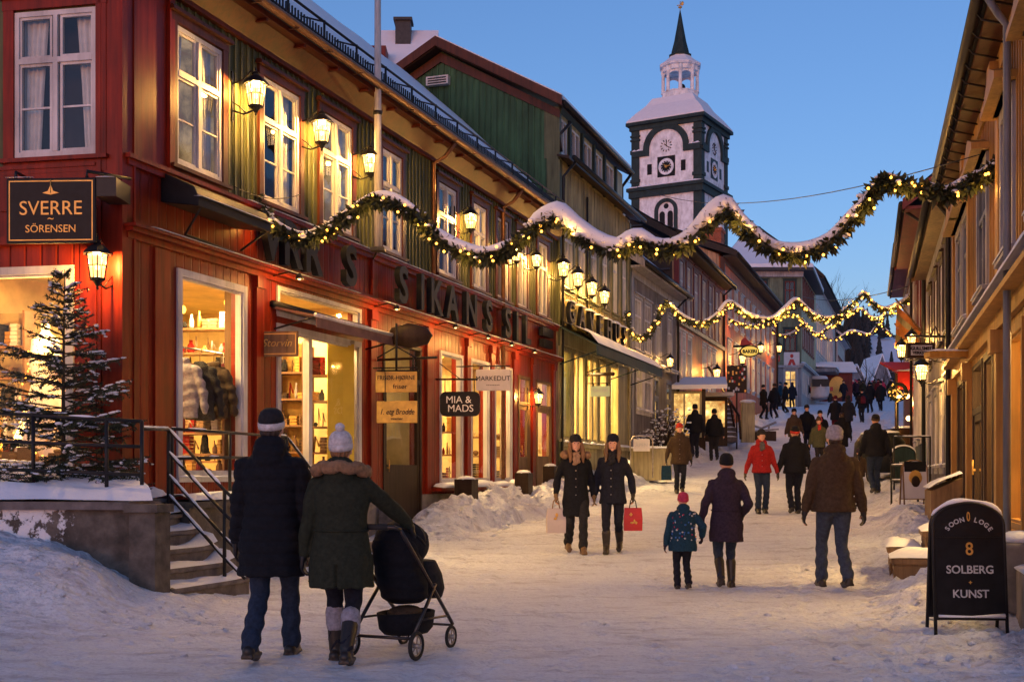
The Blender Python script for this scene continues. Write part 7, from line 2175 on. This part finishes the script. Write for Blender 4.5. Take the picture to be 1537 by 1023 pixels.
person('right man of the dark-clad pair walking away near the lit kiosk, hand at his side', 1072, 691, 1.76, 0, coat='ink', trousers='charcoal', hat=('beanie', 'ink'), zb=.82, step=-.16, bulk=1.1, gloves=None)
person('man in black jacket and jeans walking away beside the sandwich boards on the right', 1314, 741, 1.80, 0, coat='ink', trousers='denim', hat=('beanie', 'ink', 'brown'), zb=.84, step=.2, bulk=1.15)
person('child in a dark jacket between the brown-jacketed man and the sandwich boards', 1289, 744, 1.12, .0, coat='brown', trousers='charcoal', hat=('beanie', 'plum'), zb=.72, step=.1, bulk=1.15, child=True)
far = [
 ('man in a dark brown coat and dark beanie coming down the middle of the street', 1192, 686, 1.74, FR, 'brown', 'navy', ('beanie', 'ink'), .74, None),
 ('man in black just behind the man in the brown coat, coming down', 1211, 682, 1.80, FR, 'ink', 'navy', ('beanie', 'charcoal'), .8, None),
 ('woman in black with a pink scarf coming down in the group', 1231, 688, 1.70, FR, 'ink', 'maroon', ('beanie', 'charcoal'), .7, 'pinkhat'),
 ('person in an olive jacket with a bright red scarf, in front of the group', 1229, 704, 1.62, FR, 'olive', 'charcoal', ('beanie', 'brown'), .75, 'redwool'),
 ('woman in a long black coat with loose dark hair walking away in mid street', 1263, 694, 1.70, 0, 'ink', 'ink', None, .55, None),
 ('person in a dark coat and deep red hat walking away, left of a mid-street pair', 1254, 650, 1.66, 0, 'ink', 'maroon', ('beanie', 'maroon'), .62, None),
 ('person in a long dark coat walking away, right of the mid-street pair', 1273, 652, 1.72, 0, 'charcoal', 'ink', ('hood', 'charcoal'), .6, None),
 ('person with a dark red backpack walking away up the street', 1294, 634, 1.72, 0, 'ink', 'charcoal', ('beanie', 'ink'), .75, 'PACK'),
 ('tall person in black walking away ahead of the red backpack', 1306, 620, 1.78, 0, 'ink', 'navy', ('beanie', 'ink'), .75, None),
 ('person in black walking away on the far left by the corner building', 1210, 607, 1.75, 0, 'ink', 'charcoal', ('beanie', 'ink'), .75, None),
 ('person in dark clothes standing in front of the orange house', 1162, 632, 1.75, .4, 'ink', 'navy', ('beanie', 'charcoal'), .8, None),
 ('person bending over beside the standing one near the orange house', 1179, 620, 1.70, 1.2, 'ink', 'charcoal', ('beanie', 'ink'), .8, None),
 ('person in a dark coat at the edge of the left-hand crowd', 1189, 612, 1.72, 0, 'navy', 'ink', ('hood', 'plum'), .6, None),
 ('person in a teal jacket in the left-hand crowd', 1171, 610, 1.70, 1.0, 'teal', 'ink', ('beanie', 'teal'), .8, None),
 ('person with a pale hat in the left-hand crowd before the lit door', 1183, 607, 1.72, .3, 'ink', 'ink', ('beanie', 'whitewool'), .7, None),
 ('dark figure near the old sled with its back to the house', 1146, 631, 1.65, -1, 'ink', 'ink', ('beanie', 'charcoal'), .7, None),
 ('person in olive walking away by the white van', 1240, 601, 1.72, 0, 'parka', 'ink', ('beanie', 'parka'), .7, None),
 ('person in a navy jacket in front of the round stall', 1266, 603, 1.75, FR, 'navy', 'navy', ('beanie', 'ink'), .75, None),
 ('person in a dark coat between the round stall and the crest', 1276, 599, 1.72, 0, 'navy', 'ink', ('beanie', 'charcoal'), .7, None),
 ('broad dark figure in the crowd below the little red house', 1287, 598, 1.78, 0, 'ink', 'ink', ('beanie', 'teal'), .7, None),
 ('child in pink in the crowd near the crest', 1301, 597, 1.30, FR, 'pinkhat', 'navy', ('beanie', 'whitewool'), .7, None),
 ('person in a plum jacket in the crowd near the crest', 1309, 596, 1.70, 0, 'plum', 'ink', ('beanie', 'pinkhat'), .7, None),
 ('tall figure in a long olive coat at the crest', 1313, 593, 2.0, 0, 'olive', 'ink', ('hood', 'olive'), .5, None),
 ('dark figure at the crest, right of the olive coat', 1320, 593, 1.85, 0, 'ink', 'ink', ('beanie', 'ink'), .7, None),
 ('figure in maroon at the crest beside the stall', 1327, 594, 1.70, FR, 'maroon', 'ink', ('beanie', 'ink'), .7, None),
 ('large dark figure standing high at the crest by the stall', 1333, 592, 2.0, 0, 'ink', 'ink', ('hood', 'ink'), .6, None),
 ('figure in brown at the right end of the crest', 1341, 593, 1.80, FR, 'brown', 'ink', ('beanie', 'ink'), .7, None),
 ('dark slim figure walking beside the barrier left of the stall', 1322, 617, 1.72, 0, 'ink', 'ink', ('beanie', 'ink'), .6, None),
]
for i, (lb, px, py, H, fc, ct, tr, ha, zb_, sc_) in enumerate(far):
    person(lb, px, py, H, fc, coat=ct, trousers=tr, hat=ha, zb=zb_, step=.22*(1 if i % 2 else -1), lead=1, bulk=1.08+.05*(i % 3), hood=(i % 2 == 0), scarf=None if sc_ in (None, 'PACK') else sc_, pack='maroon' if sc_ == 'PACK' else None,
           gloves='black' if i % 3 else None, hair=('hair_dark', 'back') if ha is None else None)

crowd = [o for o in COL.objects if o.name.startswith('person') and o.type == 'EMPTY' and o.location.y > 85]
rr = random.Random(77)
for k in range(16):
    src = crowd[rr.randrange(len(crowd))]; px = rr.uniform(1272, 1342); Y = rr.uniform(98, 132)
    c = copy_tree(src); X = (px-768.5)*Y/1800; c.location = (X, Y, gz(X, Y)-.01); c.rotation_euler = (0, 0, rr.uniform(-.6, .6)); s_ = rr.uniform(.95, 1.08); c.scale = (s_,)*3
    c['label'] = 'small distant figure in the packed crowd near the top of the street'; c['group'] = 'distant crowd at the top of the street'

# ---------------------------------------------------------------- things people hold
def bag(label, hand, w, h, d, mat, emblem, rz, hl=.14):
    t = thing('carrier_bag', label, 'bag', tuple(hand + Vector((0, 0, -.05))), rz)
    m = MB(); n = 8; vs = []; fs = []
    z1 = -hl; z0 = -hl-h
    ring = []
    for z, k in ((z0, 1.0), (z0+h*.5, 1.03), (z1, .94)):
        ring.append([(-w/2*k, -d/2*(1 if z < z1 else .35), z), (0, -d/2*(1.15 if z < z1 else .45), z), (w/2*k, -d/2*(1 if z < z1 else .35), z), (w/2*k, d/2*(1 if z < z1 else .35), z), (0, d/2*(1.1 if z < z1 else .4), z), (-w/2*k, d/2*(1 if z < z1 else .35), z)])
    for r_ in ring: vs += r_
    for i in range(2):
        for k in range(6): fs.append((i*6+k, i*6+(k+1) % 6, (i+1)*6+(k+1) % 6, (i+1)*6+k))
    fs.append((5, 4, 3, 2, 1, 0)); m.add(vs, fs, False); m.build('bag_body', M[mat], t)
    m = MB()
    for y in (-.02, .02): m.tube([(-w*.2, y, z1-.01), (-w*.14, y, -.04), (0, y*.4, -.0), (w*.14, y, -.04), (w*.2, y, z1-.01)], .006, 6)
    m.build('bag_handle', M['black' if mat == 'redbag' else 'beige'], t)
    m = MB()
    for (x, z, r_, q) in emblem: m.ell((x, d/2*1.12 if abs(rz) > 1 else -d/2*1.12, z1-h*.5+z), (r_, .006, r_*q), 8, 6)
    m.build('print', M['gold'], t)
    return t
bag('pale paper carrier bag with small gold print in the hand of the long-coated woman', h3[0], .27, .36, .10, 'paperbag', [(0.0, .08, .02, 1.6), (.02, .03, .025, .8)], FR+.15)
bag('bright red carrier bag with gold print in the hand of the shorter-coated woman', h4p[1], .26, .33, .10, 'redbag', [(-.04, -.05, .018, 1.2), (-.015, -.03, .014, 2.2), (.02, -.05, .026, .6), (.035, .07, .012, 2.4), (.035, .07, .026, .5)], FR)
bag('dark shoulder bag hanging from the hand of the man in the brown jacket', h10[0], .24, .36, .1, 'teal', [], FR, .1)

# child's printed snowsuit spots: little shapes sewn on the jacket
m = MB(); rr = random.Random(8)
cols = ['denim2', 'pinkhat', 'whitewool', 'blue_sign']
mbs = [MB() for _ in cols]
for k in range(120):
    z = rr.uniform(.78, 1.42); a = rr.uniform(-math.pi, 0) if rr.random() < .8 else rr.uniform(-math.pi, math.pi); q = rr.randrange(4)
    rx, ry = .238, .176
    if z > 1.3: rx, ry = .245, .168
    if 1.0 < z < 1.2: rx, ry = .222, .166
    s_ = t5.scale[0]
    mbs[q].ell((rx*math.cos(a), ry*math.sin(a), z), (rr.uniform(.010, .024), .010, rr.uniform(.010, .022)), 6, 4)
for q, mm in enumerate(mbs): mm.build('printed_shapes', M[cols[q]], [c for c in t5.children if c.name.startswith('coat')][0])

# ---------------------------------------------------------------- pram
PX = P(606, 0, 8.95)
pr = thing('pram', 'black hooded pushchair with dark basket and spoked wheels, pushed by the woman in the parka', 'pushchair', (PX.x, 9.05, gz(PX.x, 9.05)), -.42)
pr.scale = (.93, .93, .93)
# local: +y is the way it travels
m = MB()
for s_ in (-1, 1):
    m.tube([(.25*s_, -.52, 1.02), (.25*s_, -.30, .82), (.25*s_, .10, .45), (.23*s_, .40, .20)], .015, 8)
    m.tube([(.27*s_, -.36, .18), (.26*s_, -.10, .42), (.25*s_, .05, .56)], .015, 8)
    m.tube([(.26*s_, -.22, .30), (.24*s_, .30, .28)], .010, 6)
m.tube([(-.25, -.52, 1.02), (-.22, -.56, 1.04), (.22, -.56, 1.04), (.25, -.52, 1.02)], .018, 8); m.tube([(-.27, -.36, .17), (.27, -.36, .17)], .013, 8); m.tube([(-.23, .40, .19), (.23, .40, .19)], .010, 8)
m.build('frame', plain('dark_metal_tube', (.06, .05, .045), .35, .8), pr)
m = MB(); m.tube([(-.17, -.562, 1.042), (.17, -.562, 1.042)], .024, 8); m.build('handle_grip', M['rubber'], pr)
m = MB()
m.loft([(.40, .12, .14, 0, .02), (.46, .185, .22, 0, .0), (.62, .205, .22, 0, -.06), (.80, .205, .17, 0, -.14), (.92, .19, .12, 0, -.18), (.96, .10, .06, 0, -.18)], 24)
obj('seat', remesh(m, .012, 'seat', M['ink'], lambda co: .004*np.sin(co[:, 2]*60), 1), pr)
m = MB(); m.ell((0, -.06, .88), (.215, .24, .19), 22, 14); se = obj('canopy', remesh(m, .012, 'canopy', M['ink'], lambda co: .006*np.abs(np.sin(co[:, 1]*24)), 0), pr)
m = MB()
for a in (-40, 5, 50): m.tube([(.222*math.cos(R(b_)), -.06+.24*math.sin(R(b_))*math.sin(R(a))*1.0, .88+.195*math.sin(R(b_))*math.cos(R(a))) for b_ in range(0, 181, 15)], .006, 6)
m.build('canopy_rib', M['black'], pr)
m = MB(); m.loft([(.42, .16, .12, 0, .32), (.50, .19, .17, 0, .30), (.62, .19, .20, 0, .24), (.74, .17, .15, 0, .18)], 20); obj('foot_muff', remesh(m, .012, 'foot_muff', M['charcoal'], None, 1), pr)
m = MB(); m.loft([(.16, .17, .22, 0, .02), (.20, .20, .27, 0, .02), (.33, .215, .30, 0, .02), (.335, .19, .27, 0, .02), (.24, .17, .24, 0, .02)], 20); m.build('basket', M['ink'], pr)
m = MB(); m.ell((.02, -.03, .33), (.14, .18, .06), 12, 8); m.build('basket_blanket', M['brown'], pr)
for (x, y, r_) in [(-.29, -.34, .115), (.29, -.34, .115), (-.225, .38, .095), (.225, .38, .095)]:
    w = MB(); n = 20; ring = [(x, y+r_*.86*math.cos(2*math.pi*k/n), r_+r_*.86*math.sin(2*math.pi*k/n)) for k in range(n+1)]
    w.tube(ring, r_*.15, 8, caps=False); wh = w.build('wheel', M['rubber'], pr)
    w = MB(); w.tube([(x, y+r_*.68*math.cos(2*math.pi*k/n), r_+r_*.68*math.sin(2*math.pi*k/n)) for k in range(n+1)], .007, 6, caps=False)
    for k in range(5): a = 2*math.pi*k/5; w.tube([(x, y, r_), (x, y+r_*.7*math.cos(a), r_+r_*.7*math.sin(a))], .007, 5)
    w.tube([(x-.03, y, r_), (x+.03, y, r_)], .02, 8); w.build('rim', M['steel'], wh)
m = MB(); m.tube([(-.28, -.50, .98), (-.34, -.50, .72), (-.33, -.48, .60)], .010, 6); m.loft([(.40, .03, .02, -.33, -.48), (.46, .05, .03, -.33, -.48), (.60, .04, .025, -.33, -.48), (.64, .015, .015, -.33, -.48)], 10)
m.build('hanging_strap', M['black'], pr)

# ================================================================ goods in the shop windows
def jacket_mesh(mat, seed):
    m = MB(); m.loft([(-.70, .20, .085, 0, 0), (-.66, .205, .09, 0, 0), (-.35, .19, .085, 0, 0), (-.12, .20, .09, 0, 0), (-.03, .15, .07, 0, 0), (.0, .06, .05, 0, 0)], 20)
    for s_ in (-1, 1): m.cap((s_*.17, 0, -.09), (s_*.26, .02, -.36), .062, .055, 10); m.cap((s_*.26, .02, -.36), (s_*.27, .05, -.62), .055, .045, 10)
    m.cap((-.05, -.01, .01), (.05, -.01, .01), .05, .05, 8)
    return remesh(m, .014, 'jacket', M[mat], lambda co: .010*np.sin(co[:, 2]*40+seed+6*fbm(co[:, 0]*8, co[:, 2]*4, 2))+.012*(fbm(co[:, 0]*22, co[:, 2]*22, 3)-.4), 1)
jm = [jacket_mesh('charcoal', 1), jacket_mesh('greywool', 3), jacket_mesh('brown', 5), jacket_mesh('maroon', 7)]
hk = MB(); hk.tube([(0, 0, .01), (0, 0, .14), (.03, 0, .17), (.02, 0, .2)], .006, 5); hk.tube([(-.16, 0, -.03), (0, 0, .02), (.16, 0, -.03)], .012, 6); hkm = hk.mesh('hanger', [M['mid_wood']])
def locL1(x, y, z): o = Vector(left_origin(Y0)); return tuple(o + Vector((D.x, D.y, 0))*x + Vector((-D.y, D.x, 0))*y + Vector((0, 0, z)))
def inpx(px, Y, z): p = P(px, 0, Y); return (p.x, p.y, z)
racks = [(276, 15.25, 2.72, 1, 'light grey wool jacket hanging at the left in the first tall shop window'), (300, 15.35, 2.70, 0, 'dark grey knitted jacket hanging in the middle of the first tall shop window'), (321, 15.7, 2.72, 2, 'brown jacket on the right of the rail in the first tall shop window'), (331, 16.1, 2.74, 3, 'dark red jacket at the far right of the rail in the first tall shop window')]
for px, Y, z, k, lb in racks:
    t = thing('hanging_jacket', lb, 'jacket', inpx(px, Y, z), -.25); obj('jacket', jm[k], t); obj('hanger', hkm, t)
a = Vector(inpx(262, 15.1, 2.92)); b = Vector(inpx(334, 16.3, 2.94))
t = thing('clothes_rail', 'metal clothes rail carrying the jackets inside the first shop window', 'clothes rail', (a.x, a.y, 0))
m = MB(); m.tube([(0, 0, a.z), (b.x-a.x, b.y-a.y, b.z)], .014, 6); m.tube([(0, 0, 1.03), (0, 0, a.z)], .014, 6); m.tube([(b.x-a.x, b.y-a.y, 1.03), (b.x-a.x, b.y-a.y, b.z)], .014, 6)
m.build('rail_frame', M['steel'], t)
def shelf_unit(label, pxa, pxb, Y, zs, seed, cm=None, zb=1.02, top=.45, back=None, hmax=.34):
    o = inpx(pxa, Y, 0); w = (pxb-pxa)*Y/1800; depth = .28
    t = thing('display_shelf', label, 'shelf', o, -.12)
    m = MB()
    for z in zs: m.box(0, w, 0, depth, z-.03, z)
    for x in (-.03, w): m.box(x, x+.03, 0, depth, zb, zs[-1]+top)
    m.build('shelf_board', M['shelfwood'], t)
    if back: m = MB(); m.box(0, w, depth-.02, depth-.005, zb, zs[-1]+top); m.build('shelf_back', M[back], t)
    rr = random.Random(seed); cols = cm or ['maroon', 'redcoat', 'charcoal', 'beige', 'whitewool', 'brown', 'tan', 'gold', 'whitepaint', 'fur']
    bs = {c: MB() for c in cols}
    for z in zs:
        x = .02
        while x < w-.07:
            q = rr.uniform(.035, .13); h = rr.uniform(.10, hmax); c = rr.choice(cols); k = rr.random(); yy = rr.uniform(.02, .10)
            if k < .35:
                n = max(2, int(h/.05))
                for i in range(n): bs[c].box(x+rr.uniform(0, .015), x+q, yy, yy+.16, z+i*.048, z+i*.048+.042)
            elif k < .7: bs[c].lathe([(q*.3, 0), (q*.45, h*.2), (q*.4, h*.6), (q*.2, h*.8), (q*.22, h)], (x+q/2, yy+.07, z), 10)
            elif k < .85: bs[c].ell((x+q/2, yy+.07, z+q*.45), (q*.45, q*.42, q*.45), 10, 7)
            else: bs[c].tube([(x+.02, yy+.05, z), (x+q*.5, yy+.03, z+h*.9), (x+q, yy+.05, z+h*.3)], q*.16, 7)
            x += q+rr.uniform(.005, .03)
    for c, b_ in bs.items():
        if b_.v: b_.build('shelf_goods', M[c], t)['kind'] = 'stuff'
    return t
shelf_unit('low shelf of boots and small goods along the foot of the first tall shop window', 266, 336, 15.9, [1.30, 1.58, 1.86], 3)
shelf_unit('tall back shelf of folded knitwear behind the hanging jackets', 262, 345, 17.2, [1.5, 1.9, 2.3, 2.7, 3.05, 3.4], 4, cm=['whitewool', 'gold', 'beige', 'charcoal', 'whitepaint', 'brown', 'redcoat'], top=.3)
shelf_unit('shelves of red and brown goods in the left half of the yellow shop window', 416, 454, 18.1, [1.25, 1.65, 2.05, 2.45, 2.85], 5, back='yellow_sign')
shelf_unit('dark shelves of goods in the right half of the yellow shop window', 464, 492, 18.6, [1.25, 1.65, 2.05, 2.45, 2.85], 6, cm=['redcoat', 'charcoal', 'whitewool', 'gold', 'maroon', 'beige'])
shelf_unit('low display of goods in the first narrow red shop window', 660, 680, 23.6, [1.25, 1.7, 2.15], 7)
shelf_unit('low display of goods in the second narrow red shop window', 707, 719, 25.2, [1.25, 1.7, 2.1], 8)
shelf_unit('low display of goods in the third narrow red shop window', 741, 750, 26.6, [1.25, 1.7, 2.1], 9)
t = thing('wooden_column', 'plain tan wooden column standing inside the first tall shop window at its right', 'column', inpx(337, 16.0, 1.03), -.12)
m = MB(); m.box(0, .19, 0, .2, 0, 2.95); m.build('shaft', M['mid_wood'], t); m = MB(); m.box(-.02, .21, -.02, .22, 0, .12); m.box(-.02, .21, -.02, .22, 2.8, 2.92); m.build('moulding', M['shelfwood'], t)
t = thing('roller_blind', 'plain yellow blind hanging in the right part of the yellow shop window', 'blind', inpx(492, 18.45, 0), RZL-.6)
m = MB(); m.box(0, .46, 0, .02, 1.15, 3.35); m.build('blind_cloth', plain('yellow_blind', (.55, .40, .05), .8, 0, .12, 2), t)
m = MB(); m.tube([(0, .01, 3.36), (.46, .01, 3.36)], .03, 8); m.build('blind_roller', M['steel'], t)
for k, (a, b, Y, lb) in enumerate([(681, 689, 23.4, 'pale curtain strip in the first narrow red shop window'), (720, 731, 25.0, 'pale curtain in the second narrow red shop window'), (751, 763, 26.4, 'pale curtain in the third narrow red shop window')]):
    t = thing('shop_curtain', lb, 'curtain', inpx(a, Y, 0), -.1); m = MB(); n = 16; w = (b-a)*Y/1800
    m.add([(w*i/n, .025*math.sin(i*1.7), z) for i in range(n+1) for z in (1.3, 3.5)], [(2*i, 2*i+2, 2*i+3, 2*i+1) for i in range(n)], True); m.build('curtain_cloth', M['curtain'], t)
# lit display tree in the front window
def locF(x, y, z): v = FRONT @ Vector((x, y, z)); return locL1(v.x, v.y, v.z)
o = locF(S1-1.42, .75, 1.3)
t = thing('display_dress', 'glowing pale dress form draped with lights in the front shop window', 'dress form', o, 0)
m = MB(); m.loft([(.0, .42, .38, 0, 0), (.25, .40, .34, 0, 0), (.7, .26, .22, 0, 0), (1.15, .15, .12, 0, 0), (1.35, .20, .13, 0, 0), (1.62, .17, .10, 0, 0), (1.70, .06, .05, 0, 0), (1.82, .05, .05, 0, 0)], 24)
obj('dress', remesh(m, .02, 'dress', M['curtain'], lambda co: .03*np.sin(np.arctan2(co[:, 1], co[:, 0])*11)*np.clip((1.1-co[:, 2]), 0, 1), 1), t)
m = MB(); rr = random.Random(5)
for k in range(70): a = rr.uniform(0, 6.28); z = rr.uniform(0, 1.6); r_ = .44-.2*z/1.2 if z < 1.2 else .2; m.ell((r_*math.cos(a), r_*math.sin(a), z), .010, 5, 4)
m.build('fairy_lights', M['bulb'], t)
point('display_light', (.1, -.35, 1.7), 150, t, .06); point('display_light', (-.5, -.2, .5), 80, t, .06)
rr = random.Random(9)
shelf_unit('shelf of pale ornaments at the left of the front shop window', -40, 38, 15.4, [1.35, 1.75, 2.15, 2.55, 2.95], 31, cm=['whitewool', 'gold', 'beige', 'brown', 'charcoal', 'whitepaint'], back='interior')
shelf_unit('shelf of dark and pale goods at the right of the front shop window', 66, 118, 15.6, [1.35, 1.75, 2.15, 2.55], 32, cm=['brown', 'gold', 'beige', 'umber', 'charcoal', 'whitepaint'])
t = thing('display_goods', 'heap of folded knitwear and ornaments on the floor of the front shop window', 'display', locF(0, 0, 0), RZL+ang)
cols = ['whitewool', 'beige', 'brown', 'gold', 'fur', 'maroon']; bs = {c: MB() for c in cols}
for k in range(70):
    x = rr.uniform(S1-2.7, S1-.65); y = rr.uniform(.3, 1.5); z = rr.uniform(1.06, 1.9); c = rr.choice(cols); r_ = rr.uniform(.05, .14); bs[c].ell((x, y, z-.2), (r_, r_, r_*rr.uniform(.5, 1.3)), 9, 6)
for x in np.arange(S1-2.7, S1-.7, .2): bs['brown'].box(x, x+.18, .3, 1.5, 1.03, 1.25+.4*rr.random())
for c, b_ in bs.items(): b_.build('goods', M[c], t)['kind'] = 'stuff'
